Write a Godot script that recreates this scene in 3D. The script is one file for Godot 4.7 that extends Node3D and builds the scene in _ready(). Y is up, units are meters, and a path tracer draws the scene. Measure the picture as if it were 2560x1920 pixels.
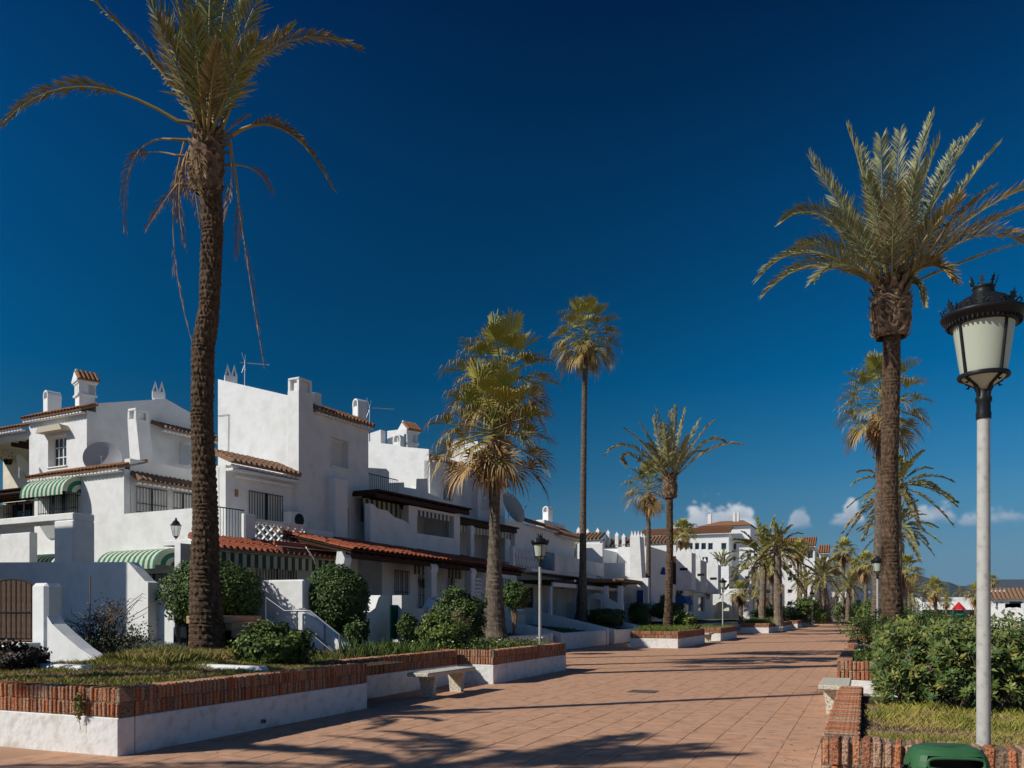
extends Node3D
# Photograph pixels (2560 x 1920) are turned into rays; every distance comes from the ground, a wall plane or a usual size.
const FL := 2100.0
const CX := 1280.0
const YH := 1530.0
const EYE := 1.7
const PSI := 0.39888      # how far the camera is turned left of the promenade's direction (-z)
const PSI_H := 0.49623    # the same for the near houses, which stand a little askew to the promenade

var M := {}
var names := {}
var rng := RandomNumberGenerator.new()

func ray(px, py, psi = PSI) -> Vector3:
	var dx: float = (px - CX) / FL
	return Vector3(dx * cos(psi) - sin(psi), (YH - py) / FL, -dx * sin(psi) - cos(psi))
func on_x(px, py, x, psi = PSI) -> Vector3:
	var r := ray(px, py, psi); return Vector3(0, EYE, 0) + r * (x / r.x)
func on_z(px, py, z, psi = PSI) -> Vector3:
	var r := ray(px, py, psi); return Vector3(0, EYE, 0) + r * (z / r.z)
func on_y(px, py, y, psi = PSI) -> Vector3:
	var r := ray(px, py, psi); return Vector3(0, EYE, 0) + r * ((y - EYE) / r.y)
func on_d(px, py, d, psi = PSI) -> Vector3:
	return Vector3(0, EYE, 0) + ray(px, py, psi) * d
func lin(r, g, b) -> Color:
	return Color(r, g, b).linear_to_srgb()
func rf(a, b) -> float:
	return rng.randf_range(a, b)

# ---------------------------------------------------------------- mesh building
class MB:
	var v := PackedVector3Array()
	var n := PackedVector3Array()
	var c := PackedColorArray()
	var colored := false
	func tri(a: Vector3, b: Vector3, d: Vector3, col := Color.WHITE) -> void:
		var m := (d - a).cross(b - a).normalized()
		v.append(a); v.append(b); v.append(d)
		n.append(m); n.append(m); n.append(m)
		c.append(col); c.append(col); c.append(col)
	func tri_c(a: Vector3, b: Vector3, d: Vector3, ca: Color, cb: Color, cd: Color) -> void:
		var m := (d - a).cross(b - a).normalized()
		v.append(a); v.append(b); v.append(d)
		n.append(m); n.append(m); n.append(m)
		c.append(ca); c.append(cb); c.append(cd)
	func tri_n(a: Vector3, b: Vector3, d: Vector3, na: Vector3, nb: Vector3, nd: Vector3, col := Color.WHITE) -> void:
		if (d - a).cross(b - a).dot(na + nb + nd) < 0:
			v.append(a); v.append(d); v.append(b)
			n.append(na); n.append(nd); n.append(nb)
		else:
			v.append(a); v.append(b); v.append(d)
			n.append(na); n.append(nb); n.append(nd)
		c.append(col); c.append(col); c.append(col)
	func quad(a: Vector3, b: Vector3, d: Vector3, e: Vector3, col := Color.WHITE) -> void:
		tri(a, b, d, col); tri(a, d, e, col)
	func quad_n(a: Vector3, b: Vector3, d: Vector3, e: Vector3, m: Vector3, col := Color.WHITE) -> void:
		tri_n(a, b, d, m, m, m, col); tri_n(a, d, e, m, m, m, col)
	# a box with chamfered edges
	func box(lo: Vector3, hi: Vector3, ch := 0.0, col := Color.WHITE, t := Transform3D()) -> void:
		var ctr := (lo + hi) / 2; var h := (hi - lo) / 2
		t = t * Transform3D(Basis(), ctr)
		ch = minf(ch, minf(h.x, minf(h.y, h.z)) * 0.9)
		var i := h - Vector3.ONE * ch
		var ax := [Vector3.RIGHT, Vector3.UP, Vector3.BACK]
		for a in 3:
			var u: Vector3 = ax[(a + 1) % 3]; var w: Vector3 = ax[(a + 2) % 3]
			var iu := i[(a + 1) % 3]; var iw := i[(a + 2) % 3]
			for s in [-1.0, 1.0]:
				var p: Vector3 = ax[a] * s * h[a]
				quad_n(t * (p - u * iu - w * iw), t * (p + u * iu - w * iw), t * (p + u * iu + w * iw), t * (p - u * iu + w * iw), t.basis * (ax[a] * s), col)
			if ch > 0:
				for s1 in [-1.0, 1.0]:
					for s2 in [-1.0, 1.0]:
						var e1: Vector3 = u * s1 * h[(a + 1) % 3] + w * s2 * iw
						var e2: Vector3 = u * s1 * iu + w * s2 * h[(a + 2) % 3]
						var l: Vector3 = ax[a] * i[a]
						quad_n(t * (e1 - l), t * (e1 + l), t * (e2 + l), t * (e2 - l), t.basis * ((u * s1 + w * s2).normalized()), col)
		if ch > 0:
			for x in [-1.0, 1.0]:
				for y in [-1.0, 1.0]:
					for z in [-1.0, 1.0]:
						var m: Vector3 = t.basis * Vector3(x, y, z).normalized()
						tri_n(t * Vector3(x * h.x, y * i.y, z * i.z), t * Vector3(x * i.x, y * h.y, z * i.z), t * Vector3(x * i.x, y * i.y, z * h.z), m, m, m, col)
	# tube through points; radius per point
	func tube(pts: Array, rad: Array, sides := 8, col := Color.WHITE, caps := true) -> void:
		var rings := []
		var prev := Vector3.ZERO
		for k in pts.size():
			var d: Vector3 = (pts[mini(k + 1, pts.size() - 1)] - pts[maxi(k - 1, 0)]).normalized()
			var s: Vector3 = d.cross(Vector3.UP) if absf(d.y) < 0.95 else d.cross(Vector3.RIGHT)
			if k > 0:
				s = prev - d * prev.dot(d)
			s = s.normalized(); prev = s
			var w := d.cross(s)
			var ring := []
			for j in sides:
				var a := TAU * j / sides
				ring.append(s * cos(a) + w * sin(a))
			rings.append(ring)
		for k in pts.size() - 1:
			for j in sides:
				var j2 := (j + 1) % sides
				var r0: float = rad[mini(k, rad.size() - 1)]; var r1: float = rad[mini(k + 1, rad.size() - 1)]
				var a: Vector3 = pts[k] + rings[k][j] * r0; var b: Vector3 = pts[k] + rings[k][j2] * r0
				var d: Vector3 = pts[k + 1] + rings[k + 1][j2] * r1; var e: Vector3 = pts[k + 1] + rings[k + 1][j] * r1
				tri_n(a, b, d, rings[k][j], rings[k][j2], rings[k + 1][j2], col)
				tri_n(a, d, e, rings[k][j], rings[k + 1][j2], rings[k + 1][j], col)
		if caps:
			for k in [0, pts.size() - 1]:
				var r: float = rad[mini(k, rad.size() - 1)]
				var m: Vector3 = (pts[0] - pts[1]).normalized() if k == 0 else (pts[k] - pts[k - 1]).normalized()
				for j in range(1, sides - 1):
					tri_n(pts[k] + rings[k][0] * r, pts[k] + rings[k][j] * r, pts[k] + rings[k][j + 1] * r, m, m, m, col)
	# profile of (radius, height) turned round the y axis of t
	func lathe(prof: Array, sides := 20, col := Color.WHITE, t := Transform3D()) -> void:
		var nm := []
		for k in prof.size():
			var d: Vector2 = prof[mini(k + 1, prof.size() - 1)] - prof[maxi(k - 1, 0)]
			nm.append(Vector2(d.y, -d.x).normalized())
		for k in prof.size() - 1:
			var p: Vector2 = prof[k]; var q: Vector2 = prof[k + 1]
			var flat := (q - p).normalized(); var fn := Vector2(flat.y, -flat.x)
			var n0: Vector2 = nm[k] if fn.dot(nm[k]) > 0.8 else fn
			var n1: Vector2 = nm[k + 1] if fn.dot(nm[k + 1]) > 0.8 else fn
			for j in sides:
				var a0 := TAU * j / sides; var a1 := TAU * (j + 1) / sides
				var c0 := Vector3(cos(a0), 0, sin(a0)); var c1 := Vector3(cos(a1), 0, sin(a1))
				var A := t * (c0 * p.x + Vector3.UP * p.y); var B := t * (c1 * p.x + Vector3.UP * p.y)
				var C := t * (c1 * q.x + Vector3.UP * q.y); var D := t * (c0 * q.x + Vector3.UP * q.y)
				var nA := t.basis * (c0 * n0.x + Vector3.UP * n0.y); var nB := t.basis * (c1 * n0.x + Vector3.UP * n0.y)
				var nC := t.basis * (c1 * n1.x + Vector3.UP * n1.y); var nD := t.basis * (c0 * n1.x + Vector3.UP * n1.y)
				if p.x > 1e-5: tri_n(A, B, C, nA, nB, nC, col)
				if q.x > 1e-5: tri_n(A, C, D, nA, nC, nD, col)
	# polygon in the plane (o; u, w) pushed along d
	func prism(poly: PackedVector2Array, o: Vector3, u: Vector3, w: Vector3, d: Vector3, col := Color.WHITE) -> void:
		var m := d.normalized()
		var idx := Geometry2D.triangulate_polygon(poly)
		var cen := Vector2.ZERO
		for k in range(0, idx.size(), 3):
			var a := o + u * poly[idx[k]].x + w * poly[idx[k]].y
			var b := o + u * poly[idx[k + 1]].x + w * poly[idx[k + 1]].y
			var e := o + u * poly[idx[k + 2]].x + w * poly[idx[k + 2]].y
			tri_n(a, b, e, -m, -m, -m, col); tri_n(a + d, b + d, e + d, m, m, m, col)
		var cw := Geometry2D.is_polygon_clockwise(poly)
		for k in poly.size():
			var p := poly[k]; var q := poly[(k + 1) % poly.size()]
			var e2 := (q - p).normalized()
			var o2 := Vector2(e2.y, -e2.x) * (-1.0 if cw else 1.0)
			var nn := (u * o2.x + w * o2.y).normalized()
			var a := o + u * p.x + w * p.y; var b := o + u * q.x + w * q.y
			quad_n(a, b, b + d, a + d, nn, col)
	# a wall slab with rectangular openings; o = lower corner of the front face, u along, w up, m = outward normal
	func wall(o: Vector3, u: Vector3, w: Vector3, m: Vector3, wid: float, hei: float, thick: float, holes: Array = [], col := Color.WHITE) -> void:
		var xs := [0.0, wid]; var ys := [0.0, hei]
		for h in holes:
			for q in [h.position.x, h.end.x]:
				if q > 0 and q < wid and not xs.has(q): xs.append(q)
			for q in [h.position.y, h.end.y]:
				if q > 0 and q < hei and not ys.has(q): ys.append(q)
		xs.sort(); ys.sort()
		var b := -m * thick
		for i in xs.size() - 1:
			for j in ys.size() - 1:
				var mid := Vector2((xs[i] + xs[i + 1]) / 2, (ys[j] + ys[j + 1]) / 2)
				var open := false
				for h in holes:
					if h.has_point(mid): open = true
				if open: continue
				var p0: Vector3 = o + u * xs[i] + w * ys[j]; var p1: Vector3 = o + u * xs[i + 1] + w * ys[j]
				var p2: Vector3 = o + u * xs[i + 1] + w * ys[j + 1]; var p3: Vector3 = o + u * xs[i] + w * ys[j + 1]
				quad_n(p0, p1, p2, p3, m, col); quad_n(p0 + b, p1 + b, p2 + b, p3 + b, -m, col)
		var o0 := o; var o1 := o + u * wid; var o2 := o + u * wid + w * hei; var o3 := o + w * hei
		quad_n(o0, o1, o1 + b, o0 + b, -w, col); quad_n(o3, o2, o2 + b, o3 + b, w, col)
		quad_n(o0, o3, o3 + b, o0 + b, -u, col); quad_n(o1, o2, o2 + b, o1 + b, u, col)
		for h in holes:
			var q0: Vector3 = o + u * h.position.x + w * h.position.y; var q1: Vector3 = o + u * h.end.x + w * h.position.y
			var q2: Vector3 = o + u * h.end.x + w * h.end.y; var q3: Vector3 = o + u * h.position.x + w * h.end.y
			quad_n(q0, q1, q1 + b, q0 + b, w, col); quad_n(q3, q2, q2 + b, q3 + b, -w, col)
			quad_n(q0, q3, q3 + b, q0 + b, u, col); quad_n(q1, q2, q2 + b, q1 + b, -u, col)
	func mesh() -> ArrayMesh:
		var a := []; a.resize(Mesh.ARRAY_MAX)
		a[Mesh.ARRAY_VERTEX] = v; a[Mesh.ARRAY_NORMAL] = n
		if colored: a[Mesh.ARRAY_COLOR] = c
		var m := ArrayMesh.new()
		m.add_surface_from_arrays(Mesh.PRIMITIVE_TRIANGLES, a)
		return m

func obj(called: String, m, mat: Material, parent: Node = null) -> MeshInstance3D:
	var o := MeshInstance3D.new()
	o.name = called if parent else numbered(called)
	o.mesh = m.mesh() if m is MB else m
	o.material_override = mat
	(parent if parent else self).add_child(o, true)
	return o
func numbered(called: String) -> String:
	names[called] = names.get(called, -1) + 1
	return called if names[called] == 0 else "%s_%03d" % [called, names[called]]
func tag(o: Node, label: String, category: String, group := "", kind := "") -> Node:
	if label: o.set_meta("label", label)
	if category: o.set_meta("category", category)
	if group: o.set_meta("group", group)
	if kind: o.set_meta("kind", kind)
	return o
func thing(called: String, label: String, category: String, at := Vector3.ZERO, turn := 0.0, group := "") -> Node3D:
	var o := Node3D.new(); o.name = numbered(called); add_child(o)
	o.position = at; o.rotation.y = turn
	tag(o, label, category, group); return o
func structure(called: String, m, mat: Material) -> MeshInstance3D:
	var o := obj(called, m, mat); o.set_meta("kind", "structure"); return o
func stuff(called: String, m, mat: Material, parent: Node) -> MeshInstance3D:
	var o := obj(called, m, mat, parent); o.set_meta("kind", "stuff"); return o
func colored() -> MB:
	var m := MB.new(); m.colored = true; return m
func bx(called: String, lo: Vector3, hi: Vector3, mat: Material, parent: Node, ch := 0.02) -> MeshInstance3D:
	var m := MB.new()
	m.box(Vector3(minf(lo.x, hi.x), minf(lo.y, hi.y), minf(lo.z, hi.z)), Vector3(maxf(lo.x, hi.x), maxf(lo.y, hi.y), maxf(lo.z, hi.z)), ch)
	return obj(called, m, mat, parent)

# ---------------------------------------------------------------- materials
func noise_tex(freq: float, ramp: Array, size := 512, seed_ := 1, kind := FastNoiseLite.TYPE_SIMPLEX_SMOOTH, oct := 5) -> NoiseTexture2D:
	var nz := FastNoiseLite.new(); nz.seed = seed_; nz.noise_type = kind; nz.frequency = freq; nz.fractal_octaves = oct
	var t := NoiseTexture2D.new(); t.width = size; t.height = size; t.seamless = true; t.noise = nz
	if ramp.size() > 0:
		var g := Gradient.new()
		var offs := PackedFloat32Array(); var cols := PackedColorArray()
		for r in ramp:
			offs.append(r[0]); cols.append(r[1])
		g.offsets = offs; g.colors = cols; t.color_ramp = g
	return t
func mat(col: Color, rough := 0.85, tex = null, scale := 1.0, height = null, hs := 0.0, world := true) -> StandardMaterial3D:
	var m := StandardMaterial3D.new()
	m.albedo_color = col; m.roughness = rough; m.metallic_specular = 0.3
	if tex:
		m.albedo_texture = tex
	if height:
		m.heightmap_enabled = true; m.heightmap_texture = height; m.heightmap_scale = hs
	if tex or height:
		m.uv1_triplanar = true; m.uv1_world_triplanar = world; m.uv1_scale = Vector3.ONE * scale
	return m
func leafmat(rough := 0.5, back := 0.3) -> StandardMaterial3D:
	var m := StandardMaterial3D.new()
	m.vertex_color_use_as_albedo = true; m.roughness = rough; m.metallic_specular = 0.35
	if back > 0:
		m.backlight_enabled = true; m.backlight = Color(back, back, back)
	return m
func vmat(rough := 0.85, tex = null, scale := 1.0, height = null, hs := 0.0) -> StandardMaterial3D:
	var m := mat(Color.WHITE, rough, tex, scale, height, hs); m.vertex_color_use_as_albedo = true; return m

func make_materials() -> void:
	var g1 := func(a): return Color(a, a, a)
	var plaster_h := noise_tex(0.02, [], 512, 5, FastNoiseLite.TYPE_SIMPLEX_SMOOTH, 5)
	var stain := noise_tex(0.008, [[0.0, Color(0.93, 0.93, 0.92)], [0.42, Color(0.98, 0.98, 0.975)], [0.6, Color(1, 1, 1)], [1.0, Color(0.96, 0.96, 0.95)]], 512, 11)
	M.white = mat(lin(0.80, 0.80, 0.79), 0.9, stain, 0.22, plaster_h, 0.9)
	M.white_low = mat(lin(0.78, 0.78, 0.76), 0.9, noise_tex(0.012, [[0.0, Color(0.86, 0.84, 0.80)], [0.3, Color(0.95, 0.945, 0.93)], [0.5, Color(1, 1, 1)], [0.8, Color(0.99, 0.99, 0.99)], [1.0, Color(0.93, 0.93, 0.92)]], 512, 21), 0.5, plaster_h, 0.9)
	M.cream = mat(lin(0.74, 0.68, 0.56), 0.9, stain, 0.25, plaster_h, 2.0)
	M.trim = mat(lin(0.80, 0.80, 0.78), 0.6)
	M.shutter = mat(lin(0.72, 0.72, 0.70), 0.55)
	M.ochre_trim = mat(lin(0.55, 0.48, 0.36), 0.8)
	M.iron = mat(lin(0.012, 0.013, 0.016), 0.5)
	M.lampiron = mat(lin(0.014, 0.016, 0.018), 0.42)
	M.beam = mat(lin(0.075, 0.036, 0.022), 0.75, noise_tex(0.03, [[0.0, Color(0.6, 0.6, 0.6)], [1.0, Color(1, 1, 1)]], 256, 4), 1.0)
	M.plank = mat(lin(0.15, 0.095, 0.065), 0.85, noise_tex(0.03, [[0.0, Color(0.45, 0.43, 0.4)], [0.5, Color(0.8, 0.8, 0.8)], [1.0, Color(1, 1, 1)]], 256, 8), 2.0)
	M.plank.uv1_scale = Vector3(9, 0.7, 9)
	M.glass = mat(lin(0.02, 0.03, 0.04), 0.06); M.glass.metallic_specular = 0.6
	M.dark = mat(lin(0.012, 0.012, 0.013), 0.8)
	var tilecol := noise_tex(0.02, [[0.0, Color(0.45, 0.42, 0.38)], [0.35, Color(0.8, 0.75, 0.7)], [0.55, Color(1, 1, 1)], [1.0, Color(1.0, 0.9, 0.8)]], 512, 31)
	M.tile = mat(lin(0.36, 0.185, 0.10), 0.85, tilecol, 1.2)
	M.tile_old = mat(lin(0.34, 0.21, 0.135), 0.9, tilecol, 1.6)
	M.tile_red = mat(lin(0.42, 0.125, 0.065), 0.8, tilecol, 1.2)
	var brick_h := noise_tex(0.03, [], 256, 41)
	var bt := noise_tex(0.02, [[0.0, Color(0.5, 0.46, 0.42)], [0.4, Color(0.85, 0.82, 0.8)], [0.6, Color(1, 1, 1)], [1.0, Color(1, 0.88, 0.78)]], 512, 42)
	M.brick = []
	for cc in [[0.54, 0.225, 0.115], [0.48, 0.19, 0.095], [0.57, 0.28, 0.155], [0.40, 0.18, 0.105], [0.48, 0.32, 0.22]]:
		M.brick.append(mat(lin(cc[0], cc[1], cc[2]), 0.95, bt, 4.0, brick_h, 1.2))
	M.brick_stuff = vmat(0.95, bt, 4.0, brick_h, 1.2)
	M.mortar = mat(lin(0.26, 0.19, 0.135), 0.95, bt, 3.0, brick_h, 1.5)
	var pave_t := noise_tex(0.012, [[0.0, Color(0.82, 0.81, 0.78)], [0.35, Color(0.92, 0.92, 0.92)], [0.55, Color(0.97, 0.97, 0.97)], [0.8, Color(0.96, 0.935, 0.91)], [1.0, Color(0.88, 0.85, 0.81)]], 1024, 51, FastNoiseLite.TYPE_SIMPLEX_SMOOTH, 6)
	var pave_h := noise_tex(0.05, [], 512, 52)
	M.slab = []
	for cc in [[0.62, 0.36, 0.23], [0.625, 0.365, 0.235], [0.61, 0.35, 0.222], [0.615, 0.365, 0.24], [0.605, 0.352, 0.22], [0.628, 0.36, 0.225]]:
		M.slab.append(mat(lin(cc[0], cc[1], cc[2]), 0.8, pave_t, 0.22, pave_h, 0.15))
	M.slab_stuff = vmat(0.8, pave_t, 0.22, pave_h, 0.15)
	M.joint = mat(lin(0.44, 0.26, 0.165), 0.95)
	M.soil = mat(lin(0.15, 0.10, 0.065), 0.95, noise_tex(0.03, [[0.0, Color(0.5, 0.5, 0.5)], [1.0, Color(1, 1, 1)]], 512, 61), 0.8, brick_h, 3.0)
	M.lawn = mat(lin(0.10, 0.115, 0.06), 0.95, noise_tex(0.02, [[0.0, Color(0.5, 0.6, 0.5)], [0.5, Color(1, 1, 1)], [1.0, Color(1, 0.85, 0.7)]], 512, 62), 0.5, brick_h, 4.0)
	M.ground = mat(lin(0.30, 0.25, 0.18), 0.95, noise_tex(0.01, [[0.0, Color(0.7, 0.7, 0.7)], [1.0, Color(1, 1, 1)]], 512, 63), 0.05)
	M.sand = mat(lin(0.62, 0.55, 0.45), 0.95, noise_tex(0.01, [[0.0, Color(0.9, 0.9, 0.9)], [1.0, Color(1, 1, 1)]], 256, 67), 0.05)
	M.stone = mat(lin(0.70, 0.66, 0.56), 0.9, noise_tex(0.03, [[0.0, Color(0.55, 0.54, 0.5)], [0.4, Color(0.85, 0.85, 0.82)], [0.6, Color(1, 1, 1)], [1.0, Color(0.9, 0.85, 0.75)]], 512, 64), 1.5, brick_h, 0.8)
	M.pole = mat(lin(0.50, 0.50, 0.47), 0.5, noise_tex(0.03, [[0.0, Color(0.72, 0.72, 0.70)], [0.4, Color(0.95, 0.95, 0.95)], [1.0, Color(1, 1, 1)]], 256, 65), 1.5)
	M.shade = mat(lin(0.50, 0.54, 0.44), 0.35); M.shade.backlight_enabled = true; M.shade.backlight = Color(0.6, 0.6, 0.5)
	M.leaf = leafmat(0.5, 0.25)
	M.gloss_leaf = leafmat(0.48, 0.2)
	M.dry = leafmat(0.8, 0.15)
	M.trunk = vmat(0.95, null, 1.0, brick_h, 2.0)
	M.trunk.heightmap_enabled = false
	M.bark = mat(lin(0.16, 0.12, 0.085), 0.95, bt, 2.0, brick_h, 2.0)
	M.stem = mat(lin(0.20, 0.14, 0.09), 0.9)
	M.steel = mat(lin(0.35, 0.36, 0.37), 0.35); M.steel.metallic = 0.9
	M.rail = mat(lin(0.22, 0.22, 0.23), 0.4); M.rail.metallic = 0.6
	M.green_cloth = mat(lin(0.03, 0.16, 0.10), 0.8); M.pale_cloth = mat(lin(0.52, 0.55, 0.42), 0.8)
	M.olive_cloth = mat(lin(0.06, 0.08, 0.055), 0.85); M.sand_cloth = mat(lin(0.42, 0.38, 0.28), 0.85)
	M.cloth_v = leafmat(0.85, 0.15)
	M.blue_cloth = mat(lin(0.02, 0.10, 0.32), 0.8)
	M.teal = mat(lin(0.0, 0.20, 0.15), 0.5)
	M.bin = mat(lin(0.045, 0.14, 0.06), 0.42, noise_tex(0.01, [[0.0, Color(0.75, 0.8, 0.75)], [0.5, Color(1, 1, 1)], [1.0, Color(1, 1, 1)]], 256, 66), 1.5)
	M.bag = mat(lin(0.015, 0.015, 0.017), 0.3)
	M.dish = mat(lin(0.42, 0.42, 0.44), 0.6)
	M.dish_pale = mat(lin(0.62, 0.66, 0.62), 0.6)
	M.aluminium = mat(lin(0.6, 0.6, 0.62), 0.4); M.aluminium.metallic = 0.7
	M.brass = mat(lin(0.65, 0.62, 0.5), 0.3); M.brass.metallic = 0.5
	M.hill = mat(lin(0.075, 0.085, 0.06), 1.0)
	M.red = mat(lin(0.50, 0.025, 0.02), 0.5)
	M.blue = mat(lin(0.03, 0.08, 0.3), 0.6)
	M.far_white = mat(lin(0.80, 0.80, 0.79), 0.9, stain, 0.1)
	M.glass_pane = mat(Color(0.75, 0.8, 0.82, 0.25), 0.05); M.glass_pane.transparency = BaseMaterial3D.TRANSPARENCY_ALPHA
	M.petal = mat(lin(0.8, 0.8, 0.8), 0.6)

# ---------------------------------------------------------------- camera, sky, sun
func make_sky() -> Sky:
	var w := 512; var h := 256
	var im := Image.create(w, h, false, Image.FORMAT_RGBF)
	for j in h:
		var el := (0.5 - (j + 0.5) / h) * PI
		var y := sin(el)
		for i in w:
			var az := (i + 0.5) / w * TAU
			var g := Vector3(sin(az) * cos(el), y, -cos(az) * cos(el)).dot(-SUN_DIR)
			var g2 := g * g   # clear air seen through a polarising filter: darkest square to the sun, fitted to the sky in the photograph
			var c := sky_color(y) * (1.0 + lerpf(0.3, 1.0, smoothstep(0.0, 0.18, y)) * 6.5 * g2 / (1.0 + 1.5 * g2))
			if g > 0.6: c += Color(0.20, 0.22, 0.23) * pow((g - 0.6) / 0.4, 3.0)
			if y <= 0: c = sky_color(y)
			im.set_pixel(i, j, c)
	im.resize(4096, 2048, Image.INTERPOLATE_BILINEAR)
	# low cumulus banks far off, all round the horizon
	var nz := FastNoiseLite.new(); nz.seed = 7; nz.frequency = 0.9; nz.fractal_octaves = 5; nz.fractal_gain = 0.5
	var fine := FastNoiseLite.new(); fine.seed = 9; fine.frequency = 1.6; fine.fractal_octaves = 4
	for j in range(2048 / 2 - 100, 2048 / 2 - 12):
		var el := (0.5 - (j + 0.5) / 2048.0) * 180.0
		for i in 4096:
			var az := (i + 0.5) / 4096.0 * 360.0
			var a := deg_to_rad(az)
			var best := 0.0; var lit := 0.0
			for cl in clouds:
				var dx: float = wrapf(az - cl[0], -180, 180) / cl[2]
				if absf(dx) > 1.3: continue
				var base: float = cl[1]
				var top: float = cl[3] * (1.0 - dx * dx)
				var hgt := (el - base)
				var nn := nz.get_noise_3d(cos(a) * 57.0 * 0.6, el * 0.9, sin(a) * 57.0 * 0.6) * 1.1 + fine.get_noise_3d(cos(a) * 57.0, el * 1.4, sin(a) * 57.0) * 0.35
				var d: float = top * (1.0 + nn * 0.25) + nn * 0.5 - hgt
				var cov: float = smoothstep(0.0, 0.55, d) * smoothstep(-0.35, 0.15, hgt + nn * 0.2) * cl[4]
				if cov > best:
					best = cov; lit = clampf(0.35 + hgt / maxf(top, 0.3) * 0.55 - d * 0.12 + nn * 0.4, 0.0, 1.0)
			if best > 0.003:
				var bg := im.get_pixel(i, j)
				var cc := Color(0.25, 0.31, 0.38).lerp(Color(0.58, 0.60, 0.62), lit)
				im.set_pixel(i, j, bg.lerp(cc, best))
	var s := Sky.new(); var pm := PanoramaSkyMaterial.new()
	pm.panorama = ImageTexture.create_from_image(im)
	s.sky_material = pm
	return s
func sky_color(y: float) -> Color:
	var stops := [[0.0, Color(0.095, 0.16, 0.195)], [0.05, Color(0.073, 0.142, 0.185)], [0.10, Color(0.035, 0.105, 0.165)], [0.157, Color(0.0125, 0.076, 0.148)], [0.208, Color(0.0045, 0.062, 0.137)], [0.26, Color(0.0, 0.05, 0.13)], [0.36, Color(0.0, 0.034, 0.10)], [0.45, Color(0.0, 0.025, 0.082)], [0.508, Color(0.0, 0.019, 0.067)], [0.58, Color(0.0, 0.0118, 0.05)], [1.0, Color(0.0, 0.008, 0.038)]]
	if y <= 0: return Color(0.22, 0.20, 0.18)
	for k in stops.size() - 1:
		if y <= stops[k + 1][0]:
			var t: float = (y - stops[k][0]) / (stops[k + 1][0] - stops[k][0])
			return stops[k][1].lerp(stops[k + 1][1], t)
	return stops[-1][1]
# azimuth, base elevation, half width, height (degrees), density
var clouds := []
const SUN_DIR := Vector3(0.5824, -0.5793, -0.5703)

func make_view() -> void:
	var cam := Camera3D.new(); cam.name = "camera"; add_child(cam)
	cam.position = Vector3(0, EYE, 0); cam.rotation.y = PSI
	cam.set_frustum(0.1 * 1920.0 / FL, Vector2(0, 0.1 * (YH - 960.0) / FL), 0.1, 20000.0)
	cam.keep_aspect = Camera3D.KEEP_HEIGHT
	cam.current = true
	# panorama longitude of a pixel column, for the clouds seen in the photograph
	for c in [[1785, 5.6, 3.6, 2.6, 0.85], [1852, 6.2, 1.2, 1.9, 0.8], [1905, 5.4, 1.4, 1.3, 0.4], [2000, 6.5, 0.75, 1.3, 0.5], [2105, 6.6, 0.85, 0.8, 0.7], [2128, 6.7, 0.75, 1.4, 0.75], [2300, 6.5, 1.0, 1.3, 0.7], [2345, 6.6, 1.1, 1.25, 0.7], [2455, 6.3, 1.3, 0.8, 0.55], [2530, 6.4, 1.6, 0.7, 0.5]]:
		var r := ray(c[0], 1530)
		clouds.append([fposmod(rad_to_deg(atan2(r.x, -r.z)), 360.0), c[1] - 0.9, c[2], c[3], c[4]])
	rng.seed = 3
	for k in 16:   # the same kind of bank goes on round the rest of the horizon
		var az := fposmod(clouds[0][0] + 60 + k * 17.0 + rf(-5, 5), 360.0)
		clouds.append([az, rf(3.5, 6.0), rf(1.5, 5.0), rf(1.0, 2.6), rf(0.6, 0.9)])
	var env := Environment.new()
	env.background_mode = Environment.BG_SKY; env.sky = make_sky()
	env.tonemap_mode = Environment.TONE_MAPPER_LINEAR
	env.tonemap_exposure = 1.2
	env.background_energy_multiplier = 1.0
	env.fog_enabled = true; env.fog_density = 0.00003; env.fog_light_color = Color(0.38, 0.62, 0.95)
	env.sdfgi_enabled = true; env.ssao_enabled = true; env.ssil_enabled = true
	var we := WorldEnvironment.new(); we.name = "world_environment"; we.environment = env; add_child(we)
	var sun := DirectionalLight3D.new(); sun.name = "sun"; add_child(sun)
	sun.look_at_from_position(Vector3.ZERO, SUN_DIR, Vector3.UP)
	sun.light_energy = 1.1; sun.light_angular_distance = 0.5; sun.light_color = Color(1.0, 0.98, 0.94); sun.shadow_enabled = true

# ---------------------------------------------------------------- palms
func bez(a: Vector3, b: Vector3, c: Vector3, t: float) -> Vector3:
	return a * (1 - t) * (1 - t) + b * 2 * t * (1 - t) + c * t * t
func tint(c: Color, k: float) -> Color:
	return Color(c.r * k, c.g * k, c.b * k)
const GREEN := Color(0.15, 0.185, 0.05)
const GREY_GREEN := Color(0.23, 0.275, 0.15)
const OLIVE := Color(0.24, 0.225, 0.065)
const STRAW := Color(0.44, 0.29, 0.14)
const BROWN := Color(0.17, 0.105, 0.06)

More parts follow.
